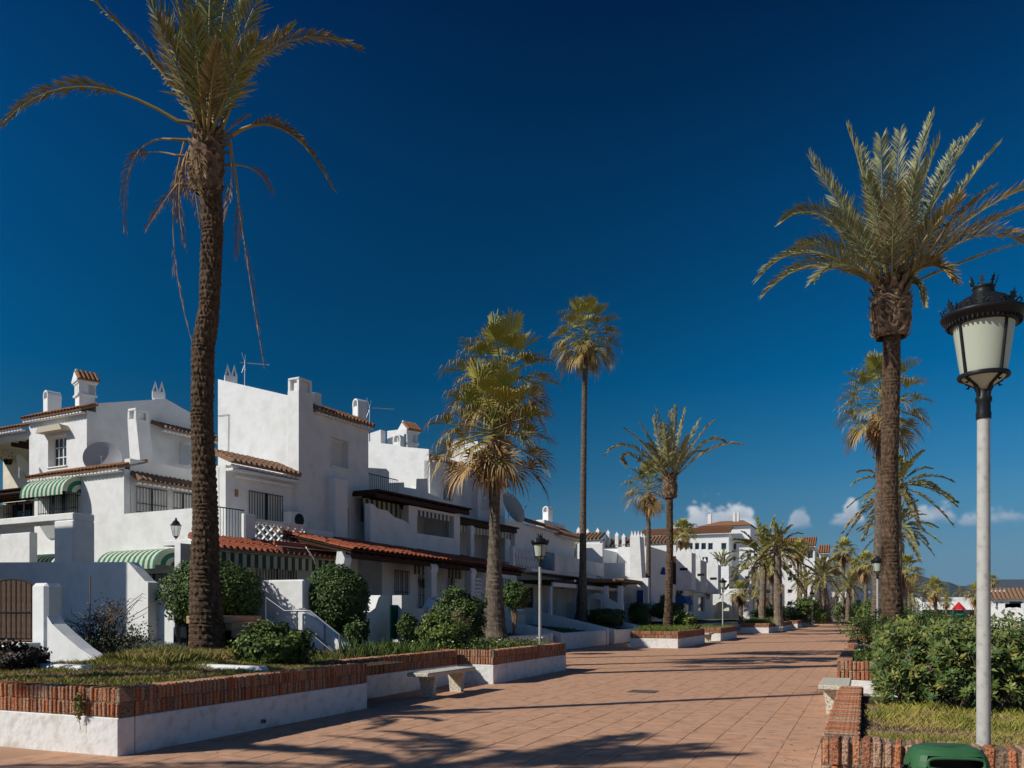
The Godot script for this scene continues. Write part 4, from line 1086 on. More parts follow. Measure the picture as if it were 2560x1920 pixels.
# ---------------------------------------------------------------- the near houses (their own, slightly turned frame)
const TURN := -(PSI_H - PSI)
const GST := [Color(0.03, 0.17, 0.11), Color(0.55, 0.58, 0.44)]
const OST := [Color(0.045, 0.06, 0.045), Color(0.40, 0.38, 0.28)]
func hx(px, py, x) -> Vector3: return on_x(px, py, x, PSI_H)
func hz(px, py, z) -> Vector3: return on_z(px, py, z, PSI_H)
func house_a() -> void:
	var t := thing("white_house", "white two storey house with round green striped awning and little tiled chimney house", "house", Vector3.ZERO, TURN)
	var zA := -20.0
	var xr := hz(480, 1275, zA).x; var xm := hz(310, 1275, zA).x; var xl := hz(86, 1275, zA).x
	var ytop := hz(310, 1172, zA).y; var ypar := hz(400, 1277, zA).y; var yg := 1.0
	# front wall with the awning window, and parapet of the roof terrace
	var wl := hz(128, 1240, zA).x; var wr := hz(197, 1240, zA).x; var wb := hz(160, 1302, zA).y; var wt := hz(160, 1218, zA).y
	var k := MB.new(); k.wall(Vector3(xl, yg, zA), Vector3.RIGHT, Vector3.UP, Vector3.BACK, xm - xl, ytop - yg, 0.3, [Rect2(wl - xl, wb - yg, wr - wl, wt - wb)]); obj("front_wall", k, M.white, t)
	k = MB.new(); k.wall(Vector3(xm, yg, zA), Vector3.RIGHT, Vector3.UP, Vector3.BACK, xr - xm, ypar - yg, 0.25); obj("terrace_parapet", k, M.white, t)
	window(t, Vector3(wl, wb, zA), Vector3.RIGHT, Vector3.BACK, wr - wl, wt - wb, "bars")
	k = MB.new(); grille(k, wr - wl + 0.2, 1.0, 0.45, Transform3D(Basis(), Vector3(wl - 0.1, wb - 0.1, zA)), 0.11)
	for s in [0.0, wr - wl + 0.2]: k.box(Vector3(wl - 0.11 + s, wb - 0.1, zA), Vector3(wl - 0.09 + s, wb - 0.08, zA + 0.45)); k.box(Vector3(wl - 0.11 + s, wb + 0.88, zA), Vector3(wl - 0.09 + s, wb + 0.9, zA + 0.45))
	obj("balcony_grille", k, M.iron, t)
	k = MB.new(); k.prism(PackedVector2Array([Vector2(0, 0), Vector2(0.45, 0), Vector2(0.1, -0.5), Vector2(0, -0.55)]), Vector3(wl - 0.1, wb - 0.12, zA), Vector3.BACK, Vector3.UP, Vector3.RIGHT * (wr - wl + 0.2)); obj("balcony_corbel", k, M.white, t)
	barrel_awning(t, Vector3((hz(97, 1200, zA).x + hz(203, 1200, zA).x) / 2, hz(150, 1198, zA).y, zA), Vector3.RIGHT, Vector3.BACK, hz(203, 1200, zA).x - hz(97, 1200, zA).x, 0.62, 0.75, GST)
	# body behind
	block("lower_block", xl, xm, yg, ytop - 0.05, zA - 0.3, zA - 7.0, t)
	block("terrace_floor", xm, xr, 1.0, ypar - 1.2, zA - 0.25, zA - 6.5, t)
	# back of the terrace, with barred windows
	var zb := zA - 4.0
	var b0 := hx(340, 1280, xm); var b1 := hx(415, 1290, xm); var c0 := hx(433, 1290, xm); var c1 := hx(478, 1290, xm)
	var hb := hx(345, 1281, xm).y; var ht := hx(345, 1216, xm).y
	var ybt := hx(310, 1143, xm).y
	var y0 := ypar - 1.2
	k = MB.new(); k.wall(Vector3(xm, y0, zA - 0.25), Vector3.FORWARD, Vector3.UP, Vector3.RIGHT, 5.4, ybt - y0, 0.3, [Rect2(zA - 0.25 - b0.z, hb - y0, b0.z - b1.z, ht - hb), Rect2(zA - 0.25 - c0.z, hb - y0, c0.z - c1.z, ht - hb)]); obj("terrace_side_wall", k, M.white, t)
	window(t, Vector3(xm, hb, b0.z), Vector3.FORWARD, Vector3.RIGHT, b0.z - b1.z, ht - hb, "bars"); window(t, Vector3(xm, hb, c0.z), Vector3.FORWARD, Vector3.RIGHT, c0.z - c1.z, ht - hb, "bars")
	tile_roof(t, Vector3(xm + 0.5, hx(345, 1205, xm).y, b0.z + 0.25), Vector3(xm + 0.5, hx(345, 1205, xm).y, zA - 5.4), Vector3(-0.5, 0.3, 0), M.tile_old, 0.2)
	k = MB.new(); var sp := PackedVector2Array()
	for q in [[372, 1160], [377, 1095], [480, 1114], [520, 1122], [520, 1160]]:
		var v := hz(q[0], q[1], zA - 5.5); sp.append(Vector2(v.x, v.y))
	k.prism(sp, Vector3(0, 0, zA - 5.5), Vector3.RIGHT, Vector3.UP, Vector3.FORWARD * 0.25); obj("stair_wall", k, M.white, t)
	block("terrace_back", xm, xr + 1.5, y0, ybt - 0.3, zA - 5.65, zA - 6.4, t)
	tile_roof(t, Vector3(xl - 0.15, ytop + 0.02, zA + 0.28), Vector3(xm, ytop + 0.02, zA + 0.28), Vector3(0, 0.42, -1.3), M.tile, 0.2)
	# upper block
	var zu := zA - 1.1
	var ul := hz(73, 1100, zu).x; var ur := hz(217, 1100, zu).x; var ut := hz(217, 1026, zu).y
	var vl := hz(120, 1100, zu).x; var vr := hz(166, 1100, zu).x; var vb := hz(140, 1166, zu).y; var vt := hz(140, 1090, zu).y
	k = MB.new(); k.wall(Vector3(ul, ytop - 0.1, zu), Vector3.RIGHT, Vector3.UP, Vector3.BACK, ur - ul, ut - ytop + 0.1, 0.4, [Rect2(vl - ul, vb - ytop + 0.1, vr - vl, vt - vb)]); obj("upper_wall", k, M.white, t)
	window(t, Vector3(vl, vb, zu), Vector3.RIGHT, Vector3.BACK, vr - vl, vt - vb, "panes", 0.3)
	k = MB.new(); k.prism(PackedVector2Array([Vector2(-0.25, 0), Vector2(vr - vl + 0.25, 0), Vector2(vr - vl + 0.1, 0.22), Vector2(-0.1, 0.22)]), Vector3(vl, vt + 0.12, zu), Vector3.RIGHT, Vector3.UP, Vector3.BACK * 0.38); obj("window_hood", k, M.ochre_trim, t)
	# gable end towards the promenade
	var zf := hx(482, 1035, ur).z; var za := hx(415, 997, ur).z
	k = MB.new(); k.prism(PackedVector2Array([Vector2(zu - 0.4, ytop - 0.1), Vector2(zf, ytop - 0.1), Vector2(zf, hx(482, 1035, ur).y), Vector2(za, hx(415, 997, ur).y), Vector2(zu - 0.4, hx(222, 1004, ur).y)]), Vector3(ur, 0, 0), Vector3(0, 0, 1), Vector3.UP, Vector3.LEFT * (ur - ul)); obj("upper_block", k, M.white, t)
	tile_roof(t, Vector3(ul - 0.1, ut, zu + 0.3), Vector3(ur + 0.02, ut, zu + 0.3), Vector3(0, 0.35, -0.8), M.tile, 0.2)
	chimney_arch(t, Vector3(hz(131, 1030, zu - 2).x, hz(131, 1032, zu - 2).y - 0.1, zu - 2), 0.46, 0.6, 1.05, Vector3(-0.17, 0, 0.98))
	chimney_house(t, Vector3(hz(213, 1004, zu - 0.9).x, hz(213, 1004, zu - 0.9).y, zu - 0.9), 0.9, 1.25, Vector3(-0.35, 0, 0.94).normalized())
	chimney_twin(t, hx(397, 1001, ur - 0.4), 0.52, 0.78, Vector3(0.75, 0, 0.66).normalized())
	# buttress chimney leaning against the gable
	var bc := hz(358, 1145, zA - 1.9)
	chimney_taper(t, bc + Vector3.DOWN * 0.8, 0.62, 0.5, 0.6, hz(358, 1030, zA - 1.9).y - bc.y + 0.5, Vector3.BACK, 0.28)
	# little lean-to roofs on the far side
	var q0 := hx(408, 1070, ur + 0.8); var q1 := hx(484, 1062, ur + 0.8)
	tile_roof(t, Vector3(ur + 0.9, q0.y, q0.z), Vector3(ur + 0.9, q0.y, q0.z - 3.5), Vector3(-0.9, 0.35, 0), M.tile_old, 0.2)
	# open loggia on the left with dark beams and a brown pergola
	var lx := ul - 7.0
	block("loggia_lintel", lx, ul, hz(40, 1095, zu).y, ut - 0.35, zu - 0.05, zu - 0.45, t)
	tile_roof(t, Vector3(lx, ut - 0.3, zu + 0.3), Vector3(ul - 0.1, ut - 0.3, zu + 0.3), Vector3(0, 0.4, -1.0), M.tile, 0.2)
	block("loggia_back_wall", lx, ul, ytop - 1.2, ut - 0.4, zu - 3.0, zu - 3.4, t, M.cream)
	block("loggia_ceiling", lx, ul, ut - 0.6, ut - 0.4, zu - 0.46, zu - 3.0, t, M.cream)
	for i in 4: block("beam", ul - 0.5 - i * 0.55, ul - 0.38 - i * 0.55, ut - 0.78, ut - 0.6, zu - 0.5, zu - 2.9, t, M.beam)
	for i in 4: block("pergola_beam", lx, xl + 0.2, ytop - 0.55 + 0.02 * i, ytop - 0.42 + 0.02 * i, zA + 0.35 - i * 0.5, zA + 0.22 - i * 0.5, t, M.beam)
	block("pergola_roof", lx, xl + 0.1, ytop - 0.40, ytop - 0.33, zA + 0.45, zA - 1.6, t, M.beam)
	k = MB.new(); var gw0 := hz(17, 1270, zA - 1.2).x; var gw1 := hz(82, 1270, zA - 1.2).x; var gy0 := hz(40, 1300, zA - 1.2).y; var gy1 := hz(40, 1256, zA - 1.2).y
	k.wall(Vector3(lx, yg, zA - 1.2), Vector3.RIGHT, Vector3.UP, Vector3.BACK, xl - lx, ytop - 0.6 - yg, 0.3, [Rect2(gw0 - lx, gy0 - yg, gw1 - gw0, gy1 - gy0)]); obj("loggia_wall", k, M.cream, t)
	window(t, Vector3(gw0, gy0, zA - 1.2), Vector3.RIGHT, Vector3.BACK, gw1 - gw0, gy1 - gy0, "glass", 0.2)
	k = MB.new(); grille(k, gw1 - gw0, gy1 - gy0, 0.12, Transform3D(Basis(), Vector3(gw0, gy0, zA - 1.2)), 0.16); obj("window_grille", k, M.iron, t)
	# ground floor awning and door grille at the right
	var aw := hz(362, 1400, zA); 
	barrel_awning(t, Vector3(hz(365, 1400, zA).x, hz(365, 1374, zA).y, zA), Vector3.RIGHT, Vector3.BACK, hz(438, 1400, zA).x - hz(292, 1400, zA).x, 0.62, 0.85, GST)
	k = MB.new(); grille(k, 1.5, 2.0, 0.06, Transform3D(Basis(), Vector3(hz(352, 1400, zA).x, 1.05, zA)), 0.11); obj("door_grille", k, M.iron, t)
	block("door", hz(352, 1400, zA).x, hz(352, 1400, zA).x + 1.5, 1.05, 3.05, zA + 0.004, zA + 0.03, t, M.shutter, 0.0)
	barrel_awning(t, Vector3(hz(150, 1400, zA).x, hz(150, 1384, zA).y, zA), Vector3.RIGHT, Vector3.BACK, hz(214, 1400, zA).x - hz(85, 1400, zA).x, 0.5, 0.8, GST)
	rebase(t, Vector3((xl + xr) / 2, 1.0, zA - 3))
	var fr := Node3D.new(); fr.rotation.y = TURN
	dish("large grey satellite dish standing on the tiled roof terrace of the white house", hx(257, 1146, ur + 0.55), 0.70, Vector3(0.72, 0.30, 0.62), fr, M.dish)
	dish("small grey satellite dish beside the upper window with white panes", hz(104, 1184, zu + 0.5), 0.24, Vector3(0.6, 0.3, -0.55), fr, M.dish)
	dish("pale oval satellite dish in the loggia above the brown pergola", hz(57, 1162, zu - 0.7), 0.45, Vector3(0.85, 0.35, -0.5), fr, M.dish_pale)
	var pw := fr.basis * hz(20, 1150, zu - 1.6)
	var pot := thing("hanging_plant", "dry straw coloured plant in a dark pot hanging in the loggia", "plant", pw)
	k = MB.new(); k.lathe([Vector2(0, -0.2), Vector2(0.14, -0.2), Vector2(0.19, 0), Vector2(0.17, 0.02)], 12); k.tube([Vector3.ZERO, Vector3.UP * 1.1], [0.01], 4); obj("pot", k, M.dark, pot)
	k = colored(); foliage(k, Vector3(0, 0.12, 0), Vector3(0.5, 0.25, 0.4), 260, {"L": 0.12, "w": 0.012, "cols": [Color(0.35, 0.25, 0.12), Color(0.25, 0.17, 0.08)]}); stuff("foliage", k, M.dry, pot)
	# wall lantern on its bracket
	var lp := fr.basis * (hz(440, 1345, zA + 0.9))
	var l := thing("wall_lantern", "black six sided wall lantern on scrolled bracket beside the date palm", "lantern", lp, TURN)
	k = MB.new(); k.lathe([Vector2(0, 0.0), Vector2(0.05, 0.0), Vector2(0.06, 0.03), Vector2(0.09, 0.06)], 6); k.lathe([Vector2(0.19, 0.42), Vector2(0.14, 0.46), Vector2(0.10, 0.54), Vector2(0.05, 0.58), Vector2(0.03, 0.62), Vector2(0.035, 0.65), Vector2(0, 0.67)], 6); obj("hood", k, M.lampiron, l)
	k = MB.new(); k.lathe([Vector2(0.09, 0.06), Vector2(0.165, 0.42)], 6); obj("glass", k, M.glass_pane, l)
	k = MB.new()
	for i in 6: k.tube([Vector3(cos(TAU * i / 6) * 0.09, 0.06, sin(TAU * i / 6) * 0.09), Vector3(cos(TAU * i / 6) * 0.168, 0.43, sin(TAU * i / 6) * 0.168)], [0.009], 4)
	obj("frame", k, M.lampiron, l)
	k = MB.new(); k.tube([Vector3(0, 0, 0), Vector3(0, -0.1, 0), Vector3(0.12, -0.13, -0.1), Vector3(0.6, -0.12, -0.5), Vector3(0.65, -0.12, -0.9)], [0.018], 6); k.tube([Vector3(0.05, -0.13, -0.05), Vector3(0.1, -0.25, -0.1), Vector3(0.3, -0.22, -0.3), Vector3(0.5, -0.35, -0.45), Vector3(0.62, -0.5, -0.85)], [0.012], 5); obj("bracket", k, M.lampiron, l)
	fr.free()

func house_b() -> void:
	var t := thing("white_house", "tall white house with blank sunlit gable, lattice balcony and shuttered windows", "house", Vector3.ZERO, TURN)
	var xf := -22.2
	var zc := hx(743, 1000, xf).z; var ze := hx(921, 1068, xf).z; var yg := 1.0
	var yf := hx(921, 1066, xf).y - 0.05
	var L := hz(545, 948, zc); var R := hz(735, 988, zc)
	var holes := []; var wins := []
	for w in [[828, 871, 1092, 1163], [827, 872, 1262, 1336]]:
		var a := hx(w[0], w[3], xf); var b := hx(w[1], w[3], xf); var y1 := hx(w[0], w[2], xf).y
		holes.append(Rect2(zc - a.z, a.y - yg, a.z - b.z, y1 - a.y)); wins.append([a, a.z - b.z, y1 - a.y])
	var k := MB.new(); k.wall(Vector3(xf, yg, zc), Vector3.FORWARD, Vector3.UP, Vector3.RIGHT, zc - ze, yf - yg, 0.35, holes); obj("facade", k, M.white, t)
	for w in wins: window(t, w[0], Vector3.FORWARD, Vector3.RIGHT, w[1], w[2], "shutter", 0.24)
	k = MB.new(); k.prism(PackedVector2Array([Vector2(L.x, yg), Vector2(xf - 0.35, yg), Vector2(xf - 0.35, R.y), Vector2(L.x, L.y)]), Vector3(0, 0, zc), Vector3.RIGHT, Vector3.UP, Vector3(0, 0, ze - zc)); obj("gable_block", k, M.white, t)
	tile_roof(t, Vector3(xf + 0.28, yf + 0.02, hx(783, 1022, xf).z), Vector3(xf + 0.28, yf + 0.02, ze - 0.1), Vector3(-0.9, 0.42, 0), M.tile)
	# corner chimney and buttress
	k = MB.new(); k.prism(PackedVector2Array([Vector2(0.05, yg), Vector2(-1.0, yg), Vector2(-0.72, hx(745, 950, xf).y - 0.4), Vector2(0.05, hx(745, 950, xf).y - 0.4)]), Vector3(xf + 0.12, 0, zc), Vector3(0, 0, 1), Vector3.UP, Vector3.LEFT * 0.55); obj("corner_buttress", k, M.white, t)
	var ct := chim(t); ct.position = Vector3(xf - 0.16, hx(745, 950, xf).y - 0.42, zc - 0.33)
	k = MB.new()
	for q in [-1.0, 1.0]:
		for r in [-1.0, 1.0]: k.box(Vector3(q * 0.22 - 0.06, 0, r * 0.3 - 0.06), Vector3(q * 0.22 + 0.06, 0.42, r * 0.3 + 0.06), 0.01)
	k.box(Vector3(-0.29, 0.42, -0.37), Vector3(0.29, 0.52, 0.37), 0.03); obj("cap", k, M.white, ct)
	k = MB.new(); k.box(Vector3(-0.17, 0, -0.25), Vector3(0.17, 0.41, 0.25)); obj("flue", k, M.white, ct)
	k = MB.new(); k.box(Vector3(xf - 0.4, yf - 0.2, zc - 1.35), Vector3(xf + 0.02, yf + 0.75, zc - 1.0), 0.03); obj("parapet_step", k, M.white, t)
	chimney_twin(t, Vector3(hz(577, 955, zc - 0.8).x, hz(577, 957, zc - 0.8).y - 0.1, zc - 0.8), 0.5, 0.8, Vector3(0.75, 0, 0.66).normalized())
	var ca := hx(900, 1045, xf - 0.9); chimney_arch(t, ca + Vector3.DOWN * 0.15, 0.42, 0.5, 0.95, Vector3(-0.3, 0, 0.95).normalized())
	# low wing in front of the gable
	var xb := -22.3; var zn := hx(564, 1250, xb).z; var ye := hx(577, 1157, xb).y - 0.1
	var bl := hz(545, 1200, zn).x - 1.2
	var a2 := hx(621, 1297, xb); var b2 := hx(704, 1297, xb); var y2 := hx(621, 1226, xb).y; var yb := 4.1
	k = MB.new(); k.wall(Vector3(xb, yg, zn), Vector3.FORWARD, Vector3.UP, Vector3.RIGHT, zn - zc, ye - yg, 0.3, [Rect2(zn - a2.z, yb - yg, a2.z - b2.z, y2 - yb)]); obj("wing_wall", k, M.white, t)
	window(t, Vector3(xb, yb, a2.z), Vector3.FORWARD, Vector3.RIGHT, a2.z - b2.z, y2 - yb, "bars")
	block("wing", bl, xb - 0.3, yg, ye, zn, zc + 0.004, t)
	tile_roof(t, Vector3(xb + 0.35, ye + 0.08, zn + 0.05), Vector3(xb + 0.35, ye + 0.08, zc + 0.02), Vector3(-1.2, 0.5, 0), M.tile_old, 0.24)
	block("canopy_board", xb, xb + 0.35, ye - 0.22, ye - 0.12, zn, zc + 0.1, t, M.trim, 0.01)
	k = MB.new(); k.tube([Vector3(xb + 0.15, ye - 0.35, zn - 0.3), Vector3(xb + 0.15, ye - 0.35, zc + 0.3)], [0.06], 8); k.tube([Vector3(xb + 0.15, ye - 0.4, zn - 1.5), Vector3(xb + 0.6, ye - 0.55, zn - 1.0), Vector3(xb + 0.15, ye - 0.5, zn - 2.2)], [0.02], 5); obj("folded_awning", k, M.trim, t)
	k = MB.new(); k.box(Vector3(xb + 0.002, yb + 1.6, zn - 0.55), Vector3(xb + 0.03, yb + 1.85, zn - 0.4), 0.005); obj("house_plaque", k, M.brick[2], t)
	# balcony
	var xp := -20.3; var r0 := hx(545, 1350, xp); var r1 := hx(613, 1350, xp); var r2 := hx(640, 1350, xp); var r3 := hx(768, 1350, xp); var r4 := hx(835, 1350, xp)
	var yt := hx(640, 1296, xp).y; var y0 := 3.95
	block("balcony_slab", xb + 0.004, xp + 0.05, y0 - 0.18, y0, r0.z + 0.4, r4.z, t, null, 0.02)
	railing(t, Vector3(xp - 0.05, y0, r0.z + 0.35), Vector3(xp - 0.05, y0, r1.z), 1.0)
	block("balcony_pier", xp - 0.22, xp, y0, yt + 0.12, r1.z, r2.z, t)
	block("balcony_wall", xp - 0.22, xp, y0, yt - 0.12, r3.z, r4.z, t)
	block("balcony_end", xp - 0.22, xb, y0, yt - 0.12, r4.z, r4.z - 0.2, t)
	block("balcony_rail", xp - 0.2, xp - 0.02, yt - 0.1, yt, r2.z - 0.004, r3.z + 0.004, t, null, 0.02)
	block("balcony_foot", xp - 0.2, xp - 0.02, y0, y0 + 0.1, r2.z - 0.004, r3.z + 0.004, t, null, 0.02)
	var n := 7; var cw := (r2.z - r3.z) / n; var ch := (yt - y0 - 0.2) / 2.0
	for i in n:
		for j in 2:
			k = MB.new(); var o := Vector3(xp - 0.11, y0 + 0.1 + ch * (j + 0.5), r2.z - cw * (i + 0.5))
			for q in [-1.0, 1.0]:
				var v := Vector3(0, ch, q * cw).normalized(); k.box(Vector3(-0.05, -Vector2(ch, cw).length() / 2, -0.025), Vector3(0.05, Vector2(ch, cw).length() / 2, 0.025), 0.005, Color.WHITE, Transform3D(Basis(Vector3.RIGHT, v, Vector3.RIGHT.cross(v)), o))
			obj("lattice_block", k, M.trim, t)
	# air conditioner on the balcony
	k = MB.new(); var ac := hx(748, 1300, xf + 0.5); k.box(Vector3(xf + 0.12, ac.y - 0.35, ac.z - 0.45), Vector3(xf + 0.5, ac.y + 0.3, ac.z + 0.45), 0.03); var acn := obj("air_conditioner", k, M.trim, t)
	k = MB.new(); k.lathe([Vector2(0, 0), Vector2(0.24, 0), Vector2(0.24, 0.02), Vector2(0, 0.02)], 20, Color.WHITE, Transform3D(Basis(Vector3.UP, Vector3.RIGHT, Vector3.FORWARD * -1), Vector3(xf + 0.5, ac.y, ac.z))); obj("fan_grille", k, M.iron, acn)
	# tiled canopy below the balcony, with striped valance and roller
	var xe := -19.2; var e0 := hx(548, 1376, xe); var e1 := hx(866, 1399, xe)
	tile_roof(t, Vector3(xe, 3.55, e0.z + 0.2), Vector3(xe, 3.55, e1.z), Vector3(-1.1, 0.42, 0), M.tile_red, 0.24, false)
	valance(t, Vector3(xe - 0.02, 3.46, e0.z + 0.2), Vector3(xe - 0.02, 3.46, e1.z + 0.3), 0.42, OST, Vector3(1.0, -0.1, 0))
	k = MB.new(); var c0 := hx(688, 1371, xe - 0.25); var c1 := hx(858, 1361, xe - 0.25); k.tube([Vector3(xe - 0.3, 3.92, c0.z), Vector3(xe - 0.3, 3.92, c1.z)], [0.07], 8); obj("awning_roller", k, M.tile_red, t)
	k = MB.new(); k.tube([Vector3(xe - 0.2, 3.82, c0.z), Vector3(xe - 0.2, 3.82, c1.z)], [0.02], 6); k.tube([hx(765, 1368, xe + 0.1), hx(768, 1372, xe + 0.3), hx(784, 1396, xe + 0.3), hx(787, 1410, xe + 0.2)], [0.02], 6); obj("awning_arm", k, M.trim, t)
	# ground floor behind the canopy
	var xg := -20.6
	k = MB.new(); var g0 := hx(640, 1450, xg); var g1 := hx(738, 1450, xg)
	k.wall(Vector3(xg, yg, e0.z + 0.2), Vector3.FORWARD, Vector3.UP, Vector3.RIGHT, e0.z + 0.2 - zc + 1.6, 3.77 - yg - 0.02, 0.25, [Rect2(e0.z + 0.2 - g0.z, 1.05, g0.z - g1.z, 1.3)]); obj("ground_floor_wall", k, M.white, t)
	window(t, Vector3(xg, yg + 1.05, g0.z), Vector3.FORWARD, Vector3.RIGHT, g0.z - g1.z, 1.3, "bars")
	# wire on the gable
	k = MB.new(); k.tube([hz(545, 1040, zc + 0.03), hz(572, 1036, zc + 0.03), hz(570, 1135, zc + 0.03)], [0.012], 4); obj("cable", k, M.iron, t)
	rebase(t, Vector3(-24, 1.0, (zc + ze) / 2))
	var fr := Node3D.new(); fr.rotation.y = TURN
	antenna("tv antenna on a mast at the corner of the tall gabled house", hx(924, 1080, xf - 0.3) + Vector3.DOWN * 0.4, 1.55, Vector3(0.75, 0, -0.75), fr)
	antenna("bent tv antenna behind the twin pointed chimney", hz(612, 955, zc - 1.6) + Vector3.DOWN * 0.5, 1.4, Vector3(0.7, 0, -0.7), fr)
	fr.free()

func house_d() -> void:
	var t := thing("white_house", "white house with stepped sunlit parapet and dark pergola terrace behind the fan palms", "house", Vector3.ZERO, TURN)
	var xf := -23.9; var zc := hx(1075, 1150, xf).z; var ze := hx(1262, 1205, xf).z; var yg := 1.0
	var yf := hx(1077, 1146, xf).y - 0.1
	var holes := []; var wins := []
	for w in [[1108, 1133, 1206, 1250, "glass"], [1203, 1228, 1225, 1270, "shutter"]]:
		var a := hx(w[0], w[3], xf); var b := hx(w[1], w[3], xf); var y1 := hx(w[0], w[2], xf).y
		holes.append(Rect2(zc - a.z, a.y - yg, a.z - b.z, y1 - a.y)); wins.append([a, a.z - b.z, y1 - a.y, w[4]])
	var k := MB.new(); k.wall(Vector3(xf, yg, zc), Vector3.FORWARD, Vector3.UP, Vector3.RIGHT, zc - ze, yf - yg, 0.35, holes); obj("facade", k, M.white, t)
	for w in wins: window(t, w[0], Vector3.FORWARD, Vector3.RIGHT, w[1], w[2], w[3], 0.16)
	# stepped side wall in the sun
	var poly := PackedVector2Array()
	for p in [[905, 1250], [905, 1086], [922, 1084], [952, 1074], [952, 1108], [983, 1111], [1008, 1117], [1072, 1123], [1074, 1250]]:
		var q := hz(p[0], p[1], zc); poly.append(Vector2(q.x, q.y if p[1] < 1250 else yg))
	k = MB.new(); k.prism(poly, Vector3(0, 0, zc), Vector3.RIGHT, Vector3.UP, Vector3(0, 0, -0.4)); obj("side_wall", k, M.white, t)
	block("body", hz(905, 1100, zc).x, xf - 0.35, yg, yf - 0.05, zc - 0.4, ze, t)
	var a0 := hz(995, 1120, zc - 0.3); chimney_arch(t, Vector3(a0.x, a0.y - 0.4, zc - 0.35), 0.5, 0.35, 1.1, Vector3.BACK)
	var h0 := hz(1022, 1112, zc - 2.5); chimney_house(t, Vector3(h0.x, h0.y - 0.2, zc - 2.5), 1.0, 1.45, Vector3(-0.35, 0, 0.94).normalized())
	k = MB.new(); k.box(Vector3(hz(952, 1100, zc).x, yf, zc - 0.7), Vector3(hz(985, 1100, zc).x, hz(952, 1076, zc).y, zc - 0.95), 0.02); obj("roof_wall", k, M.white, t)
	var zs := hx(1160, 1175, xf).z
	tile_roof(t, Vector3(xf + 0.28, yf + 0.05, zc - 0.05), Vector3(xf + 0.28, yf + 0.05, zs), Vector3(-0.9, 0.4, 0), M.tile_old, 0.22)
	k = MB.new(); k.box(Vector3(xf - 0.5, yf - 3, zs + 0.1), Vector3(xf + 0.25, yf + 1.3, zs - 0.55), 0.03); obj("chimney", k, M.white, t)
	tile_roof(t, Vector3(xf + 0.28, yf - 0.35, zs - 0.6), Vector3(xf + 0.28, yf - 0.35, ze), Vector3(-0.9, 0.4, 0), M.tile_old, 0.22)
	k = MB.new(); k.box(Vector3(xf - 1.2, yf - 0.2, ze + 3.4), Vector3(xf - 0.4, yf + 1.1, ze + 2.6), 0.03); k.box(Vector3(xf - 1.3, yf + 1.1, ze + 3.5), Vector3(xf - 0.3, yf + 1.22, ze + 2.5), 0.03); obj("chimney", k, M.white, t)
	# terrace wall stepping down, in shade
	poly = PackedVector2Array()
	for p in [[900, 1400], [900, 1168], [966, 1172], [973, 1180], [973, 1207], [1010, 1206], [1011, 1218], [1040, 1222], [1041, 1197], [1069, 1196], [1070, 1232], [1140, 1262], [1140, 1400]]:
		var q := hx(p[0], p[1], -23.2); poly.append(Vector2(q.z, q.y if p[1] < 1390 else yg))
	k = MB.new(); k.prism(poly, Vector3(-23.2, 0, 0), Vector3(0, 0, 1), Vector3.UP, Vector3.LEFT * 0.3); obj("terrace_wall", k, M.white, t)
	var ra := hx(920, 1245, -22.4); var rb := hx(995, 1262, -22.4)
	railing(t, Vector3(-22.4, ra.y, ra.z), Vector3(-22.4, ra.y, rb.z), 1.05, 0.14)
	# dark pergola and the front rooms
	var xg := -21.3; var w0 := hx(926, 1300, xg); var w1 := hx(1022, 1300, xg); var w2 := hx(1150, 1300, xg)
	var ht := hx(1090, 1276, xg).y; 
	var o0 := hx(1043, 1333, xg); var o1 := hx(1135, 1333, xg); var oy := hx(1043, 1272, xg).y
	k = MB.new(); k.wall(Vector3(xg, yg, w1.z), Vector3.FORWARD, Vector3.UP, Vector3.RIGHT, w1.z - w2.z, ht - yg, 0.3, [Rect2(w1.z - o0.z, o0.y - yg, o0.z - o1.z, ht - 0.12 - o0.y)]); obj("front_wall", k, M.white, t)
	k = MB.new(); poly = PackedVector2Array()
	for p in [[926, 1420], [926, 1258], [935, 1262], [945, 1272], [968, 1276], [985, 1292], [1012, 1302], [1022, 1310], [1022, 1420]]:
		var q := hx(p[0], p[1], xg); poly.append(Vector2(q.z, q.y if p[1] < 1400 else yg))
	k.prism(poly, Vector3(xg, 0, 0), Vector3(0, 0, 1), Vector3.UP, Vector3.LEFT * 0.3); obj("curved_wall", k, M.white, t)
	valance(t, Vector3(xg - 0.5, ht + 0.05, w0.z), Vector3(xg - 0.5, ht + 0.05, w1.z), 1.0, OST)
	block("room_back", xg - 2.2, xg - 2.0, yg, ht, w1.z, w2.z, t); block("room_end", xg - 2.0, xg - 0.3, yg, ht, w2.z + 0.2, w2.z, t); block("room_floor", xg - 2.0, xg - 0.3, o0.y - 0.3, o0.y - 0.1, w1.z, w2.z + 0.2, t)
	k = MB.new(); k.box(Vector3(xg - 2.0, o0.y + 0.1, o0.z - 1.0), Vector3(xg - 1.96, o0.y + 1.2, o1.z + 1.2), 0.01); obj("shutter", k, M.shutter, t)
	valance(t, Vector3(xg - 0.06, ht - 0.12, o0.z), Vector3(xg - 0.06, ht - 0.12, o1.z + 0.3), 0.28, [Color(0.6, 0.6, 0.58), Color(0.08, 0.09, 0.1)])
	var slope := MB.new()
	for i in 12:
		var z: float = lerpf(w0.z, w2.z - 0.3, i / 11.0)
		slope.box(Vector3(xg - 2.6, ht + 0.12, z - 0.05), Vector3(xg + 0.3, ht + 0.26, z + 0.05), 0.01)
	obj("rafters", slope, M.beam, t)
	block("pergola_beam", xg + 0.14, xg + 0.3, ht + 0.02, ht + 0.2, w0.z, w2.z - 0.4, t, M.beam, 0.01)
